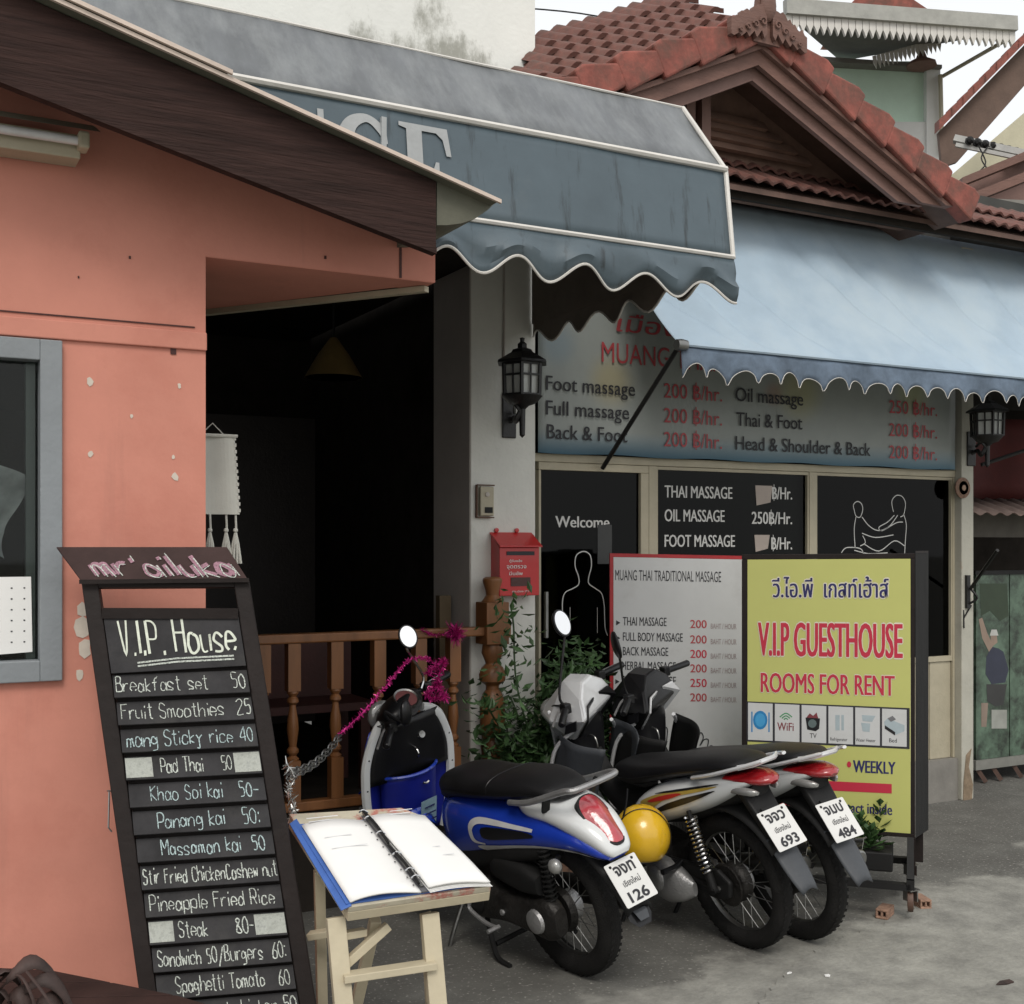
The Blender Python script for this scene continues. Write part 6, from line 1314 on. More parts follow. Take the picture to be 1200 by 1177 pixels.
def scooter():
    M = bike_frame(.262, 4.77, 128.5, 0.5, -11, 1.0)
    t = thing('motor_scooter', 'blue and white motor scooter with round tail lamp parked nearest the menu stand', 'scooter'); t.matrix_world = M; XF[t.name] = M
    WB = 1.24
    wheel(t, 'rear_wheel', (0, 0, .28), .28, .044, 'wire', .2, .062)
    # rear drum, CVT and engine on the left
    b = MB(); b.lathe([(0, .055), (.045, .055), (.06, .06), (.085, .058), (.09, .045), (.095, .03)], (0, 0, .28), (0, 1, 0), 24); LB(b, 'brake_drum', ENGD, t, smooth=True)
    cv = Loft([(.50, .285, .03, .075, 0, 3, .125), (.46, .285, .045, .10, 0, 3, .125), (.36, .285, .05, .095, 0, 3, .125), (.2, .28, .05, .065, 0, 3, .125), (.05, .28, .048, .075, 0, 3, .122), (-.05, .285, .045, .085, 0, 3, .12), (-.10, .285, .03, .055, 0, 3, .12)]); LB(cv.mesh(MB()), 'transmission_case', ENGD, t, smooth=True)
    b = MB(); b.lathe([(0, .02), (.03, .022), (.055, .018), (.075, .008), (.078, 0)], (.40, .172, .285), (0, 1, 0), 20); LB(b, 'fan_cover', BLACKD, t, smooth=True)
    b = MB(); b.lathe([(0, .02), (.02, .022), (.045, .014), (.05, 0)], (0, .165, .28), (0, 1, 0), 16); b.lathe([(0, .012), (.012, .012), (.012, 0)], (.2, .172, .27), (0, 1, 0), 6); LB(b, 'case_boss', ENG, t, smooth=True)
    af = Loft([(.28, .43, .03, .03, 0, 3, .12), (.22, .44, .05, .05, 0, 3, .12), (.08, .43, .05, .06, 0, 3, .12), (-.02, .42, .04, .04, 0, 3, .12)]); LB(af.mesh(MB()), 'air_filter_box', BLACKD, t, smooth=True)
    en = Loft([(.62, .30, .07, .05), (.5, .34, .11, .12), (.3, .42, .12, .13), (.12, .44, .09, .07)]); LB(en.mesh(MB()), 'engine', ENGD, t, smooth=True)
    tubes(t, 'kickstarter', ENG, [[(.36, .18, .31), (.40, .20, .25), (.30, .205, .215), (.22, .205, .21)], [(.22, .19, .21), (.22, .25, .21)]], .009)
    tubes(t, 'centre_stand', BLACKD, [[(.40, .12, .2), (.30, .17, .06), (.20, .18, .04)], [(.40, -.12, .2), (.30, -.17, .06), (.20, -.18, .04)], [(.32, .15, .09), (.32, -.15, .09)]], .011)
    tubes(t, 'side_stand', STEEL, [[(.55, .12, .22), (.56, .19, .10), (.58, .245, -.035)], [(.55, .235, -.036), (.62, .25, -.036)]], .010)
    b = MB()
    for k in range(13): a_ = [V(-.05 + .025 * math.cos(2 * math.pi * i / 8 + 0), .115 + .025 * math.sin(2 * math.pi * i / 8), .32 + .020 * k + .0025 * i) for i in range(9)]; b.tube(a_, .0045, 5)
    b.tube([(-.06, .115, .28), (-.04, .115, .62)], .012, 8); LB(b, 'rear_shock', BLACKD, t, smooth=True)
    ex_ = Loft([(.35, .25, .025, .025, 0, 2, -.14), (.2, .26, .05, .055, 0, 2, -.15), (-.18, .31, .052, .058, 0, 2, -.155), (-.24, .32, .03, .03, 0, 2, -.155)]); LB(ex_.mesh(MB()), 'exhaust', ENGD, t, smooth=True)
    # body
    body = Loft([(.66, .43, .085, .10, 20, 2.6), (.60, .50, .125, .17, 12, 2.8), (.48, .535, .150, .155, 6, 2.8), (.30, .575, .165, .125, -4, 2.6), (.12, .605, .16, .100, -8, 2.5), (-.06, .625, .140, .085, -10, 2.4), (-.22, .618, .112, .055, -14, 2.3), (-.31, .588, .080, .034, -24, 2.2), (-.345, .568, .05, .014, -30, 2.2)], 7)
    LB(body.mesh(MB(), 28), 'body_panel', BLUEP, t, smooth=60)
    low = Loft([(.62, .40, .11, .09, 10, 2.8), (.48, .425, .145, .075, 4, 2.8), (.30, .47, .155, .065, -4, 2.8), (.10, .52, .150, .055, -8, 2.6), (-.06, .555, .13, .045, -10)], 5); LB(low.mesh(MB(), 24), 'lower_cover', BLACKD, t, smooth=60)
    # white ring graphic and swoosh, dark insert
    ring = []
    for side in (1, -1):
        b = MB()
        path = [(.60, 12), (.46, 20), (.37, 20), (.335, 6), (.35, -8), (.40, -16)]
        q_ = cat_rom([V(a, c, 0) for a, c in path], 6); vs = []
        for i, p in enumerate(q_):
            wv = .010 * math.sin(math.pi * min(1, .15 + i / len(q_))) + .004
            d = (q_[min(i + 1, len(q_) - 1)] - q_[max(i - 1, 0)]); d2 = V(d.x * 1.1, d.y * .0022, 0).normalized(); nx_ = V(-d2.y / 1.1, d2.x / .0022, 0)
            for sg in (-1, 1):
                z_ = p + nx_ * wv * sg; a = R(z_.y); b.v.append(body.pt(z_.x, a if side > 0 else math.pi - a, .002))
        b.f = [(2 * i, 2 * i + 1, 2 * i + 3, 2 * i + 2) for i in range(len(q_) - 1)]; LB(b, 'white_ring_graphic', WHD, t, smooth=60)
        body.decal([(.41, 10), (.56, 8), (.60, -2), (.44, -8), (.385, 0)], BLKD, t, .0025, side=side, name='dark_graphic')
        body.decal([(.36, -18), (.46, -22), (.66, -22), (.93, -30), (.93, -36), (.64, -32), (.48, -37), (.42, -40)], WHD, t, .003, side=side, name='white_swoosh')
    # white tail: saddle over the rear of the body, with the lamp
    tail = Loft([(.10, .715, .10, .020, -6, 2.4), (.02, .712, .128, .045, -8, 2.5), (-.10, .708, .126, .050, -14, 2.5), (-.21, .678, .110, .052, -26, 2.6), (-.29, .636, .088, .044, -40, 2.5), (-.345, .594, .062, .026, -50, 2.4), (-.362, .576, .038, .010, -54, 2.2)], 7)
    tb_ = MB(); tail.mesh(tb_, 28); tl_ = LB(tb_, 'tail_cover', WHITEP, t, smooth=60)
    n_t = V(-.66, 0, .75).normalized(); c_t = V(-.275, 0, .690)
    al = V(-.75, 0, -.66).normalized()
    def oval(rw_, rl_, lift, dome, m, name, parent):
        b = MB(); n_ = 28; P = []
        for r_ in range(6):
            k = 1 - r_ / 5.
            for i in range(n_):
                a = 2 * math.pi * i / n_; cx = math.copysign(abs(math.cos(a)) ** .75, math.cos(a)); sy = math.copysign(abs(math.sin(a)) ** .8, math.sin(a)); tp = 1 - .18 * sy
                P.append(c_t + V(0, 1, 0) * (rw_ * cx * k * tp) + al * (rl_ * sy * k) + n_t * (lift + dome * (1 - k * k)) - n_t * (.012 * abs(cx) ** 2 * k))
        b.v = P; b.f = [(r_ * n_ + i, r_ * n_ + (i + 1) % n_, (r_ + 1) * n_ + (i + 1) % n_, (r_ + 1) * n_ + i) for r_ in range(5) for i in range(n_)]
        # skirt
        o = len(b.v); b.v += [p - n_t * .03 for p in P[:n_]]; b.f += [(i, o + i, o + (i + 1) % n_, (i + 1) % n_) for i in range(n_)]
        return LB(b, name, m, parent, smooth=50)
    oval(.062, .118, .010, .006, BLACKD, 'lamp_seal', tl_); oval(.055, .110, .014, .016, PINKL, 'tail_light', t)
    b = MB(); b.ball(body.pt(.80, R(28), .0) + V(.06, -.008, .028), (.014, .006, .014), 10, 6); LB(b, 'seat_lock', BLACKD, t, smooth=True)
    # seat
    se = Loft([(.63, .655, .085, .045, 30, 2.6), (.60, .70, .120, .060, 20, 2.8), (.50, .725, .135, .062, 6, 2.8), (.34, .740, .142, .052, -2, 2.8), (.18, .765, .145, .055, -6, 2.6), (.04, .785, .130, .050, -4, 2.6), (-.08, .785, .105, .036, 0, 2.4), (-.14, .778, .07, .018, 0, 2.2)], 6); s_ = LB(se.mesh(MB(), 26), 'seat', SEATM, t, smooth=60)
    b = MB(); b.tube([se.pt(k / 30, R(-8), .001) for k in range(31)], .0028, 5); b.tube([se.pt(.52, R(a_), .001) for a_ in range(-10, 190, 10)], .0022, 5); LB(b, 'seam', BLACKP, s_, smooth=True)
    tubes(t, 'grab_rail', ENG, [[(.10, .135, .735), (-.04, .148, .765), (-.22, .125, .830), (-.27, .09, .838), (-.27, -.09, .838), (-.22, -.125, .830), (-.04, -.148, .765), (.10, -.135, .735)]], .0125)
    b = MB(); 
    for s in (-1, 1): b.bar((-.10, s * .12, .73), (-.13, s * .13, .795), .03, .012)
    LB(b, 'rail_bracket', BLACKD, t)
    # rear mudguard
    b = MB(); b.grid(lambda u_, v: (0 + (.325 + .05 * v * 0) * math.cos(R(40 + 130 * u_)) - .10 * u_ ** 3, (v - .5) * (.15 - .03 * u_), .28 + .325 * math.sin(R(40 + 130 * u_)) + .0 - .02 * (2 * v - 1) ** 2 + .05 * u_), 18, 6); LB(b, 'rear_mudguard', BLACKD, t, smooth=True, solid=.005)
    b = MB(); b.slab([(-.33, -.06, .48), (-.33, .06, .48), (-.415, .055, .35), (-.435, .03, .325), (-.435, -.03, .325), (-.415, -.055, .35)], (-.008, 0, -.005)); LB(b, 'mud_flap', BLACKP, t, bevel=.003)
    b = MB(); b.slab([(-.415, -.03, .375), (-.415, .03, .375), (-.432, .022, .350), (-.432, -.022, .350)], (-.012, 0, -.006)); LB(b, 'reflector', GREYP, t)
    number_plate(t, (-.395, 0, .482), (-.80, 0, .60), [('จงท', .032, .045, .10), ('เชียงใหม่', -.014, .022, .085), ('126', -.074, .040, .098)])
    for s in (1, -1):
        b = MB(); c = V(-.15, s * .152, .535); b.ball(c, (.032, .026, .030), 14, 8); o = LB(b, 'turn_signal', CLEARL, t, smooth=True)
        b = MB(); b.tube([(-.10, s * .09, .54), c + V(.01, -s * .01, .005)], .012, 6); LB(b, 'signal_stalk', BLACKD, t, smooth=True)
    # floor and lower body
    b = MB(); b.slab([(.60, -.16, .33), (1.02, -.17, .34), (1.02, .17, .34), (.60, .16, .33)], (0, 0, -.06)); LB(b, 'floor_board', BLACKD, t, bevel=.012)
    for s in (1, -1): b = MB(); b.slab([(.58, s * .165, .28), (1.05, s * .175, .30), (1.05, s * .17, .36), (.60, s * .155, .36)], (0, s * .012, 0)); LB(b, 'floor_side_panel', BLUEP, t, bevel=.006)
    # leg shield
    def wsh(z_): 
        k = (z_ - .33) / .57; return .165 + .075 * math.sin(math.pi * min(1, .12 + k * .68)) - .03 * max(0, k - .8) / .2
    xs_ = lambda z_: 1.11 - .22 * (z_ - .33)
    b = MB(); b.grid(lambda u_, v: (xs_(.33 + .57 * v) + .045 * (1 - (2 * u_ - 1) ** 2), (2 * u_ - 1) * wsh(.33 + .57 * v), .33 + .57 * v), 18, 16); LB(b, 'leg_shield', BLUED, t, smooth=True, solid=.010)
    for s in (1, -1):
        path = cat_rom([V(xs_(.33 + .57 * k / 8) - .008, s * wsh(.33 + .57 * k / 8) * .985, .33 + .57 * k / 8) for k in range(9)] + [V(xs_(.93), s * .14, .935), V(xs_(.95), s * .09, .955)], 4); b = MB(); b.tube(path, .023, 8, flat=.8); o = LB(b, 'shield_edge', WHITEP, t, smooth=True)
        b = MB()
        for k in (.25, .55, .8): p = path[int(len(path) * k * .8)]; b.ball(p + V(-.016, 0, 0), .005, 8, 5)
        LB(b, 'trim_screw', INK, o)
    b = MB(); b.grid(lambda u_, v: (xs_(.36 + .32 * v) - (.04 + .055 * v) * math.sin(math.pi * u_) ** .6 + .0, (2 * u_ - 1) * .15 * (1 - .12 * v * 0), .36 + .32 * v), 16, 10); LB(b, 'glove_box', BLUED, t, smooth=True, solid=.006)
    b = MB(); b.tube([(xs_(.68) - .095 * math.sin(math.pi * k / 16) ** .6 - .002, (2 * k / 16 - 1) * .155, .682 - .01 * math.sin(math.pi * k / 16)) for k in range(17)], .008, 6); LB(b, 'pocket_rim', BLUEP, t, smooth=True)
    b = MB(); b.tube([(xs_(.6) - .10, -.02 - .01 * k, .62 - .006 * math.sin(k)) for k in range(4)], .005, 5); LB(b, 'pocket_latch', STEEL, t)
    st2 = MB(); P0_ = V(xs_(.45) - .09, .0, .40); st2.slab([(xs_(.42) - .075, -.095, .40), (xs_(.42) - .085, .0, .40), (xs_(.55) - .098, .0, .53), (xs_(.55) - .085, -.095, .53)], (-.002, 0, 0)); o = LB(st2, 'sticker', mat('pale_blue_sticker', (.28, .42, .50), .5, bump=0), t)
    b = MB(); x_ = xs_(.5) - .100
    for k in range(3): b.slab([(x_ + .008, -.08, .43 + .03 * k), (x_, -.02, .43 + .03 * k), (x_ - .001, -.02, .436 + .03 * k), (x_ + .007, -.08, .436 + .03 * k)], (-.002, 0, 0))
    LB(b, 'sticker_print', NAVY, t)
    # inner steering cover
    ic = Loft([(1.08, .70, .12, .07, -70, 3), (1.05, .78, .13, .075, -70, 3), (1.02, .86, .13, .07, -70, 3), (.99, .93, .11, .05, -70, 2.6)]); LB(ic.mesh(MB(), 20), 'inner_cover', BLACKP, t, smooth=60)
    b = MB(); b.lathe([(0, .01), (.016, .012), (.02, 0)], (.955, -.05, .84), (-1, 0, .2), 12); LB(b, 'ignition_lock', STEEL, t, smooth=True)
    tubes(t, 'bag_hook', CHROME, [[(.96, .0, .80), (.93, .0, .79), (.92, .0, .765), (.935, .0, .75)]], .004)
    b = MB(); b.grid(lambda u_, v: (xs_(.66 + .28 * v) - .012 - .03 * math.sin(math.pi * u_), (2 * u_ - 1) * (wsh(min(.9, .66 + .28 * v)) - .015), .66 + .28 * v), 14, 8); LB(b, 'upper_inner_panel', BLACKP, t, smooth=True, solid=.006)
    # handlebar, turned
    A = 30
    h = lambda *p: rot_handle(p, A)
    hc = Loft([(.90, .98, .06, .02, 10, 2.3), (.93, .995, .12, .045, 10, 2.3), (.99, .985, .135, .06, 8, 2.3), (1.06, .96, .10, .055, 0, 2.2), (1.09, .95, .05, .03, 0, 2)], 5); b = hc.mesh(MB(), 22); b.v = [h(*p) for p in b.v]; hcov = LB(b, 'handlebar_cover', BLACKP, t, smooth=60)
    b = MB(); b.lathe([(0, .0), (.05, 0), (.058, .006), (.06, 0), (.055, -.02)], h(.935, 0, 1.03), (-.55, 0, .83), 22); LB(b, 'speedometer', STEEL, hcov, smooth=True)
    b = MB(); b.lathe([(0, .004), (.05, .002)], h(.935, 0, 1.03), (-.55, 0, .83), 22); LB(b, 'dial', mat('dial_face', (.16, .06, .06), .3, bump=0), hcov)
    hl = MB(); hl.ball(h(1.09, 0, .955), (.03, .075, .07), 18, 10); LB(hl, 'headlight', CLEARL, t, smooth=True)
    for s in (1, -1):
        tubes(t, 'handlebar_tube', BLACKD, [[h(.98, s * .08, .985), h(.95, s * .16, .99), h(.93, s * .22, .985)]], .013)
        grip(t, h(.93, s * .20, .985), h(.885, s * .335, .975))
        b = MB(); b.box((-.025, -.02, -.025), (.025, .02, .025)); b.v = [h(.935, s * .185, .988) + p for p in b.v]; LB(b, 'switch_housing', BLACKP, t, bevel=.008)
        b = MB(); b.slab([h(.90, s * .18, 1.0), h(.90, s * .195, 1.0), h(.90, s * .195, 1.03), h(.90, s * .18, 1.03)], (.006, 0, 0)); 
    mirror(t, h(.88, -.09, 1.29), -1, (-.80, .30, .28), r_=.043, stem=CHROME, base=h(.94, -.15, 1.0))
    mirror(t, h(.86, .16, 1.04), 1, (.80, .5, .1), r_=.045, stem=BLACKP, base=h(.94, .17, 1.0))
    tubes(t, 'brake_cable', BLACKP, [[h(.95, .16, .985), h(1.02, .12, .93), (1.02, .05, .84), (1.06, 0, .75)], [h(.95, -.16, .985), h(1.03, -.1, .95), (1.02, -.03, .84)]], .0045, 6)
    # front
    sc0 = Loft([(1.14, .40, .12, .05, 0, 2.6), (1.16, .55, .17, .06, 0, 2.6), (1.13, .75, .16, .06, 0, 2.6), (1.07, .93, .10, .05, 0, 2.4)]); b = MB(); b.grid(lambda u_, v: (1.12 - .16 * v * .8 + .09 * math.sin(math.pi * u_), (2 * u_ - 1) * wsh(.36 + .5 * v) * .97, .36 + .55 * v), 14, 10); LB(b, 'front_panel', BLUEP, t, smooth=True, solid=.006)
    wheel(t, 'front_wheel', (WB, 0, .28), .28, .040, 'wire', .2, .05)
    b = MB(); b.grid(lambda u_, v: (WB + .315 * math.cos(R(20 + 130 * u_)), (v - .5) * .13, .28 + .315 * math.sin(R(20 + 130 * u_)) - .035 * (2 * v - 1) ** 2), 16, 8); LB(b, 'front_mudguard', BLUEP, t, smooth=True, solid=.005)
    tubes(t, 'fork', STEEL, [[(WB, .07, .28), (1.13, .07, .60)], [(WB, -.07, .28), (1.13, -.07, .60)]], .016)
    return t
scooter()

def wave(name, label, M, side_m, decal_fn, plate, cowl_m, cowl2_m, seat_m, mirr, hang=12, tail2=WHITEP):
    t = thing(name, label, 'motorbike', group='step-through motorbikes with white tails'); t.matrix_world = M; XF[t.name] = M
    WB = 1.24
    wheel(t, 'rear_wheel', (0, 0, .29), .29, .040, 'wire', .2, .065)
    b = MB(); b.lathe([(0, .05), (.05, .05), (.07, .045), (.085, .03), (.088, .0)], (0, 0, .29), (0, 1, 0), 22); LB(b, 'rear_hub_drum', ENGD, t, smooth=True)
    b = MB(); b.lathe([(.03, .062), (.085, .062), (.092, .066), (.085, .07), (.03, .07)], (0, 0, .29), (0, 1, 0), 28, closedprof=True); LB(b, 'sprocket', ENGD, t)
    # chain case and swing arm
    b = MB(); b.slab([(.40, .09, .355), (.38, .09, .27), (.02, .09, .235), (-.06, .09, .26), (-.07, .09, .33), (0, .09, .37)], (0, .025, 0)); LB(b, 'chain_case', BLACKD, t, bevel=.01)
    tubes(t, 'swing_arm', BLACKD, [[(.42, .10, .33), (.2, .11, .30), (0, .11, .29)], [(.42, -.10, .33), (.2, -.11, .30), (0, -.11, .29)]], .016)
    b = MB(); b.lathe([(0, .128), (.014, .128), (.014, .10), (.02, .10), (.02, .09)], (0, 0, .29), (0, 1, 0), 6); LB(b, 'axle_nut', STEEL, t)
    for s in (1, -1):
        b = MB(); P0_, P1_ = V(.005, s * .145, .325), V(.095, s * .145, .62); d = (P1_ - P0_).normalized(); px_ = V(0, 1, 0); py_ = d.cross(px_)
        b.tube([P0_ - d * .03, P0_ + d * .10], .018, 10); b.tube([P0_ + d * .1, P1_], .010, 8); b.lathe([(0, -.012), (.018, -.012), (.018, .012), (0, .012)], P0_ - d * .03, (0, 1, 0), 10); sh2 = LB(b, 'rear_shock', BLACKD, t, smooth=True)
        b = MB(); n_ = 13 * 12; b.tube([P0_ + d * (.05 + .235 * i / n_) + (px_ * math.cos(2 * math.pi * i / 12) + py_ * math.sin(2 * math.pi * i / 12)) * .026 for i in range(n_ + 1)], .0048, 6); LB(b, 'spring', CHROME, sh2, smooth=True)
    # engine
    en = Loft([(.64, .36, .06, .055, 0, 3), (.56, .34, .10, .085, 0, 3), (.44, .32, .105, .095, 0, 3), (.33, .32, .08, .07, 0, 3)]); LB(en.mesh(MB(), 22), 'engine', ENGD, t, smooth=60)
    cc = Loft([(.56, .335, .020, .05, 0, 2.4, .122), (.515, .33, .040, .088, 0, 2.6, .128), (.42, .318, .048, .095, 0, 2.8, .13), (.33, .312, .038, .066, 0, 2.6, .128), (.27, .31, .014, .03, 0, 2.4, .122)]); e_ = LB(shf(cc.mesh(MB(), 26)), 'engine_cover', ENG, t, smooth=60)
    b = MB(); b.lathe([(0, .016), (.03, .018), (.048, .012), (.056, 0)], (.46, .175, .33), (0, 1, 0), 22); b.lathe([(0, .014), (.010, .014), (.012, 0)], (.40, .145, .30), (0, 1, 0), 8); LB(shf(b), 'generator_cap', ENG, e_, smooth=True)
    b = MB()
    for a in range(0, 360, 45): b.lathe([(0, .006), (.007, .006), (.008, 0)], V(.47 + .085 * math.cos(R(a)), .138 - .01, .32 + .075 * math.sin(R(a))), (0, 1, 0), 6)
    LB(shf(b), 'case_bolt', STEEL, e_)
    cyl = MB()
    for k in range(6): cyl.slab([(.64 + .022 * k, -.06, .33), (.64 + .022 * k, .06, .33), (.645 + .022 * k, .06, .44), (.645 + .022 * k, -.06, .44)], (.008, 0, 0))
    LB(cyl, 'cylinder_fins', ENG, t)
    tubes(t, 'foot_peg', BLACKP, [[(.60, .08, .26), (.60, .16, .27), (.60, .26, .275)], [(.60, -.08, .26), (.60, -.26, .275)]], .014)
    tubes(t, 'gear_lever', STEEL, [[(.74, .18, .29), (.62, .17, .27), (.46, .16, .27), (.42, .17, .29)]], .007)
    tubes(t, 'passenger_peg', BLACKP, [[(.22, .12, .36), (.20, .17, .355), (.19, .25, .36)], [(.42, .12, .34), (.22, .13, .355)]], .013)
    tubes(t, 'side_stand', BLACKD, [[(.52, .12, .24), (.53, .20, .11), (.56, .275, -.04)], [(.52, .27, -.04), (.60, .28, -.04)]], .010)
    tubes(t, 'kickstarter', STEEL, [[(.40, -.14, .3), (.38, -.19, .42), (.37, -.25, .43)]], .009)
    ex_ = Loft([(.62, .24, .02, .02, 0, 2, -.10), (.4, .23, .025, .025, 0, 2, -.13), (.2, .27, .042, .042, 0, 2, -.155), (-.18, .35, .043, .044, 0, 2, -.165), (-.24, .362, .028, .028, 0, 2, -.165)]); LB(ex_.mesh(MB()), 'exhaust', STEEL, t, smooth=True)
    b = MB(); b.slab([(.10, -.21, .35), (-.20, -.228, .43), (-.18, -.228, .36), (.12, -.21, .28)], (0, -.004, 0)); LB(b, 'heat_shield', CHROME, t)
    # frame under the seat and centre spine
    fr_ = Loft([(.98, .70, .05, .06), (.80, .56, .055, .07), (.62, .50, .075, .08), (.42, .55, .085, .09), (.18, .60, .085, .075), (-.05, .68, .075, .05), (-.2, .73, .05, .03)]); LB(fr_.mesh(MB(), 18), 'centre_frame', BLACKD, t, smooth=True)
    # side cover / tail fairing
    sc1 = Loft([(.54, .510, .105, .040, -30, 2.6), (.47, .550, .132, .085, -24, 3), (.34, .590, .150, .112, -20, 3.2), (.18, .640, .153, .100, -18, 3.2), (.02, .690, .138, .080, -16, 3), (-.10, .732, .112, .054, -14, 2.8), (-.19, .768, .082, .024, -12, 2.4), (-.245, .782, .05, .012, -10, 2.2)], 6)
    scv = LB(sc1.mesh(MB(), 28), 'side_fairing', side_m, t, smooth=60)
    decal_fn(sc1, t)
    # seat
    se = Loft([(.70, .655, .055, .030, 30, 2.6), (.62, .675, .095, .055, 16, 2.8), (.48, .700, .125, .062, -4, 2.8), (.30, .745, .135, .050, -10, 2.8), (.14, .785, .135, .045, -12, 2.6), (-.02, .815, .120, .042, -10, 2.6), (-.14, .835, .100, .028, -8, 2.4), (-.20, .84, .06, .012, -6, 2.2)], 6); s_ = LB(se.mesh(MB(), 26), 'seat', seat_m, t, smooth=60)
    b = MB(); b.tube([se.pt(k / 30, R(-6), .001) for k in range(31)], .0026, 5); LB(b, 'seam', BLACKP, s_, smooth=True)
    # grab rail
    b = MB()
    for s in (1, -1): b.tube(cat_rom([V(.06, s * .128, .765), V(-.06, s * .140, .800), V(-.20, s * .115, .845), V(-.29, s * .065, .875)], 5), [.012] * 15 + [.009], 8, flat=.7)
    b.tube([(-.20, -.112, .845), (-.235, -.06, .85), (-.235, .06, .85), (-.20, .112, .845)], .011, 8); LB(b, 'grab_rail', SILVP, t, smooth=True)
    # tail lamp: red wedge, clear signals under
    tlm = Loft([(-.08, .775, .092, .016, -20, 2.2), (-.15, .778, .090, .028, -24, 2.1), (-.21, .778, .076, .032, -30, 2.0), (-.26, .775, .052, .026, -34, 2.0), (-.285, .772, .02, .010, -34, 2)], 5); LB(tlm.mesh(MB(), 22), 'tail_light', REDL, t, smooth=50)
    for s in (1, -1):
        q_ = Loft([(-.11, .735, .012, .014, -20, 2.4, s * .090), (-.17, .736, .016, .018, -20, 2.4, s * .080), (-.22, .732, .016, .016, -20, 2.4, s * .066), (-.24, .73, .008, .008, -20, 2.2, s * .055)], 4); LB(q_.mesh(MB(), 14), 'turn_signal', CLEARL, t, smooth=50)
    # rear mudguard
    b = MB(); b.grid(lambda u_, v: ((.335 + .03 * u_) * math.cos(R(50 + 95 * u_)), (v - .5) * .15, .29 + (.335 + .05 * u_) * math.sin(R(50 + 95 * u_)) - .022 * (2 * v - 1) ** 2), 16, 6); LB(b, 'rear_mudguard', BLACKD, t, smooth=True, solid=.005)
    b = MB(); b.slab([(-.13, -.075, .72), (-.13, .075, .72), (-.265, .06, .54), (-.265, -.06, .54)], (-.03, 0, .02)); LB(b, 'tail_bracket', BLACKD, t, bevel=.01)
    b = MB(); b.grid(lambda u_, v: (-.26 - .15 * u_, (v - .5) * 2 * (.062 - .022 * u_ ** 3), .54 - .20 * u_ - .0 + .018 * (1 - (2 * v - 1) ** 2)), 10, 8); LB(b, 'mud_flap', GREYP, t, smooth=True, solid=.005)
    number_plate(t, (-.295, 0, .585), (-.78, 0, .62), plate)
    # front: cover, leg shields, cowl
    for s in (1, -1):
        b = MB(); b.grid(lambda u_, v: (.84 + .26 * u_ - .16 * v + .02 * math.sin(math.pi * v), s * (.10 + .125 * math.sin(math.pi * .5 * min(1, u_ * 1.5)) * (1 - .25 * v) - .03 * u_), .36 + .42 * v + .05 * u_), 12, 12); LB(b, 'leg_shield', cowl2_m, t, smooth=True, solid=.006)
        b = MB(); b.tube(cat_rom([(.83, s * .105, .36), (1.0, s * .215, .42), (1.03, s * .215, .52), (.97, s * .19, .75), (.90, s * .12, .84)], 5), .010, 6); LB(b, 'shield_trim', SILVP, t, smooth=True)
    ic = Loft([(.95, .62, .07, .05, -60, 3), (.97, .74, .10, .06, -65, 3), (.96, .84, .10, .055, -70, 3), (.94, .90, .07, .04, -70, 3)]); LB(ic.mesh(MB(), 18), 'inner_cover', BLACKP, t, smooth=60)
    tubes(t, 'bag_hook', STEEL, [[(.90, .02, .80), (.86, .02, .79), (.85, .02, .74), (.87, .02, .73)]], .005)
    b = MB(); b.slab([(.80, -.03, .56), (.80, .03, .56), (.93, .05, .70), (.93, -.05, .70)], (-.02, 0, .03)); LB(b, 'tunnel_cover', BLACKD, t, bevel=.01)
    A = hang; h = lambda *p: rot_handle(p, A)
    # handlebar cowl (front shell) with angular silver sides, black inner
    def shell(sg, y0, y1, x0, x1, z0, z1): pass
    hull = hull_mesh([h(x_, s_ * w_, z_) for x_, z_, w_ in ((.89, 1.075, .045), (1.0, 1.085, .04), (1.17, .93, .06), (1.12, .79, .05), (.985, .79, .11), (.855, .925, .165), (1.06, .93, .165), (.875, 1.02, .12)) for s_ in (-1, 1)]); LB(hull, 'handlebar_cowl', cowl_m, t, bevel=.014)
    cw = Loft([(.88, .965, .095, .040, 20, 2.8), (.91, .985, .145, .075, 22, 2.8), (.97, .975, .160, .110, 26, 2.6), (1.05, .94, .140, .120, 28, 2.4), (1.12, .90, .085, .085, 30, 2.2)], 5); 
    for s in (1, -1):
        b = MB(); b.slab([h(*p) for p in ((.868, s * .03, .99), (.862, s * .11, .985), (.852, s * .155, .92), (.93, s * .125, .84), (.97, s * .09, .80), (.93, s * .05, .86))], h(-.012, 0, .0) - h(0, 0, 0)); LB(b, 'cowl_cheek', SILVP if cowl_m is BLACKP else BLACKP, t, bevel=.006)
        b = MB(); b.slab([h(*p) for p in ((.90, s * .168, .935), (.96, s * .172, .915), (.985, s * .165, .865), (.92, s * .160, .88))], h(0, s * .010, .0) - h(0, 0, 0)); LB(b, 'cowl_vent', BLKD, t)
    b = MB(); b.slab([h(*p) for p in ((.885, -.07, .975), (.885, .07, .975), (.925, .075, 1.035), (.925, -.075, 1.035))], (-.008, 0, .006)); LB(b, 'instrument_panel', BLACKP, t, bevel=.003)
    b = MB(); b.slab([h(*p) for p in ((.880, -.055, .982), (.880, .055, .982), (.915, .058, 1.030), (.915, -.058, 1.030))], (-.006, 0, .005)); LB(b, 'gauge', mat('gauge_face', (.12, .12, .12), .15, bump=0), t)
    b = MB(); b.ball(h(1.12, 0, .93), (.04, .08, .05), 16, 9); LB(b, 'headlight', CLEARL, t, smooth=True)
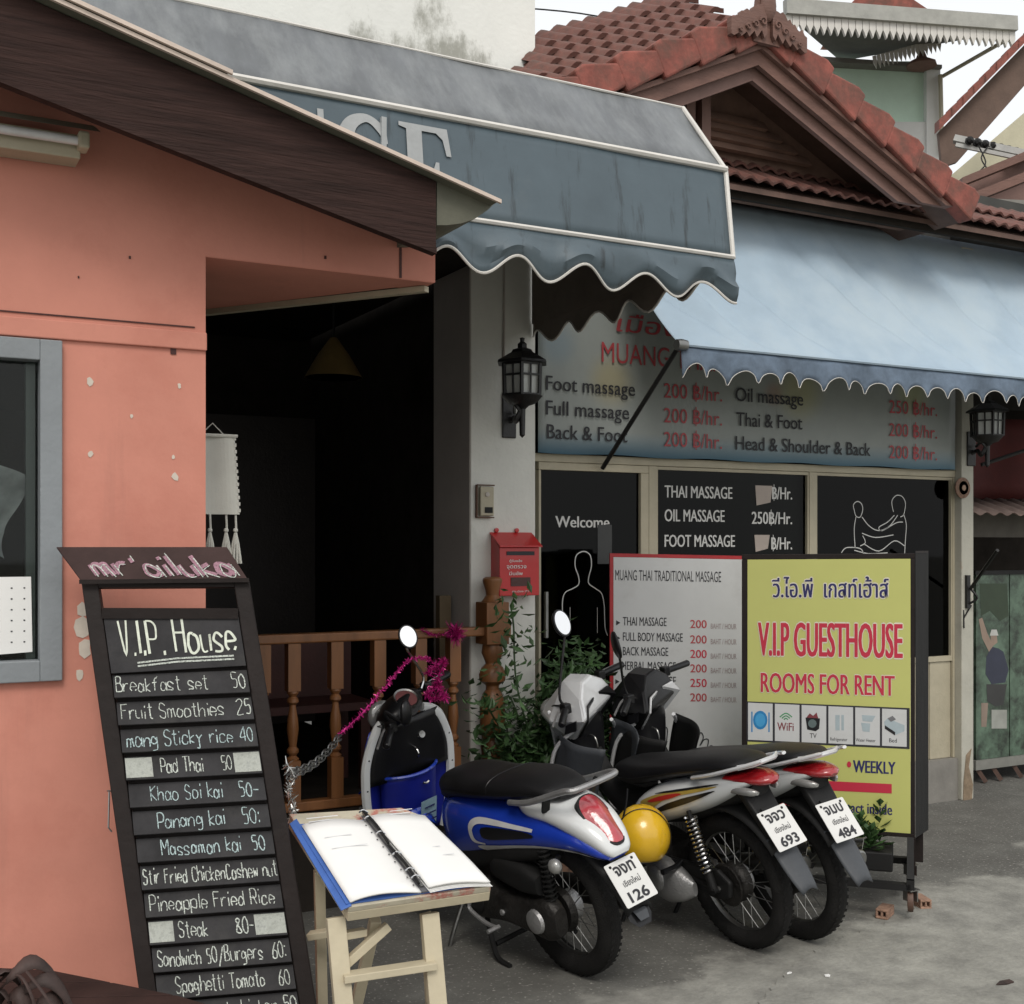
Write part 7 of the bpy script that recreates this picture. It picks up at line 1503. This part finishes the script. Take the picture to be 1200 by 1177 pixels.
    for s in (1, -1):
        tubes(t, 'handlebar_tube', STEEL, [[h(.98, s * .07, .985), h(.95, s * .15, 1.0), h(.925, s * .22, 1.005)]], .012)
        grip(t, h(.925, s * .20, 1.005), h(.875, s * .335, .995))
        b = MB(); b.box((-.024, -.02, -.024), (.024, .02, .024)); b.v = [h(.93, s * .185, 1.008) + p for p in b.v]; LB(b, 'switch_housing', BLACKP, t, bevel=.007)
    for P_, sd_, n_, mm_ in mirr: mirror(t, h(*P_), sd_, n_, mm_, stem=BLACKP, base=h(.94, sd_ * .17, 1.02))
    tubes(t, 'control_cable', BLACKP, [[h(.95, .15, 1.0), h(1.06, .10, .98), (1.05, .08, .86), (1.03, .05, .75)], [h(.95, -.15, 1.0), h(1.07, -.08, .97), (1.05, -.04, .80)]], .0045, 6)
    wheel(t, 'front_wheel', (WB, 0, .29), .29, .036, 'wire', .2, .055)
    b = MB(); b.grid(lambda u_, v: (WB + .325 * math.cos(R(30 + 120 * u_)), (v - .5) * .12, .29 + .325 * math.sin(R(30 + 120 * u_)) - .03 * (2 * v - 1) ** 2), 16, 8); LB(b, 'front_mudguard', cowl_m, t, smooth=True, solid=.005)
    tubes(t, 'fork', STEEL, [[(WB, .075, .29), (1.06, .075, .74)], [(WB, -.075, .29), (1.06, -.075, .74)]], .017)
    b = MB(); b.grid(lambda u_, v: (1.13 - .12 * v + .05 * math.sin(math.pi * u_), (2 * u_ - 1) * (.07 + .10 * v), .62 + .32 * v), 12, 8); LB(b, 'front_panel', cowl_m, t, smooth=True, solid=.005)
    return t
def dec2(sf, t):
    for s in (1, -1):
        sf.decal([(.20, 14), (.40, 22), (.66, 20), (.60, 12), (.42, 8), (.32, 0), (.22, 2)], YELD, t, .002, side=s, name='yellow_graphic')
        sf.decal([(.27, 10), (.42, 16), (.47, 11), (.40, 5), (.28, 5)], REDD, t, .0035, side=s, name='red_graphic')
        sf.decal([(.30, 24), (.62, 30), (.66, 25), (.44, 20)], BLKD, t, .0035, side=s, name='black_graphic')
        sf.decal([(.34, -2), (.62, 6), (.64, 2), (.38, -8)], BLKD, t, .0035, side=s, name='black_graphic')
        sf.decal([(.03, -20), (.12, -16), (.16, -30), (.12, -42), (.05, -38)], BLKD, t, .003, side=s, name='dark_corner')
def dec3(sf, t):
    for s in (1, -1):
        sf.decal([(.18, 14), (.45, 22), (.62, 16), (.44, 6), (.22, 4)], BLACKP, t, .002, side=s, name='black_graphic')
        sf.decal([(.40, 42), (.80, 44), (.80, 34), (.50, 30)], SILVP, t, .002, side=s, name='silver_graphic')
pl2 = [('จจว', .032, .045, .10), ('เชียงใหม่', -.014, .022, .085), ('693', -.074, .040, .098)]
pl3 = [('จมบ', .032, .045, .10), ('เชียงใหม่', -.014, .022, .085), ('484', -.074, .040, .098)]
wave('motorbike', 'middle motorbike with red and yellow stripes on its white side and plate 693', bike_frame(1.00, 5.09, 123.5, .5, -10, 1.0), WHITEP, dec2, pl2, SILVP, GREYP, SEATM, [((.90, .06, 1.39), 1, (-.86, -.12, .30), BLACKP)], hang=26)
wave('motorbike', 'farthest motorbike with black and silver front beside the yellow sign, plate 484', bike_frame(1.25, 5.20, 121, .8, -7, 1.0), WHITEP, dec3, pl3, BLACKP, BLACKD, SEATM, [((.90, .22, 1.30), 1, (-.4, -.9, .15), BLACKP)], hang=24)

# helmet hanging between the first two bikes
HC = PZ(752, 979, 5.08)
hm = thing('helmet', 'yellow open face helmet hanging between the scooter and the middle motorbike', 'helmet', HC)
b = MB(); b.ball(HC, (.118, .118, .125), 28, 18); keep = []
cut = V(HC.x - .0, HC.y, HC.z - .085)
b.f = [f for f in b.f if sum((b.v[i].z for i in f)) / len(f) > HC.z - .095]
b.build('shell', YELP, hm, smooth=True, solid=.012)
b = MB(); q_ = HC.z - .095; b.tube([V(HC.x + .078 * math.cos(a), HC.y + .078 * math.sin(a), q_) for a in [k * math.pi / 12 for k in range(24)]], .008, 6, closed=True); b.build('edge_trim', BLACKP, hm, smooth=True)
b = MB(); d_ = (RT * .8 - FW * .6); sv_ = V(0, 0, 1); b.tube([HC + (RT * math.cos(a) * .119 - FW * .05 + sv_ * (.124 * math.sin(a))) * (1.0 if True else 1) for a in [math.pi * k / 20 for k in range(-4, 25)]], .0022, 5); b.lathe([(0, .006), (.007, .006), (.009, 0)], HC + d_ * .117, d_, 10); b.build('visor_stud', BLACKP, hm)
b = MB(); b.tube(cat_rom([HC + V(-.07, 0, -.08), HC + V(-.10, 0, .04), HC + V(-.08, 0, .14), HC + V(-.06, .02, .2)], 5), .004, 5); b.build('chin_strap', BLACKP, hm)
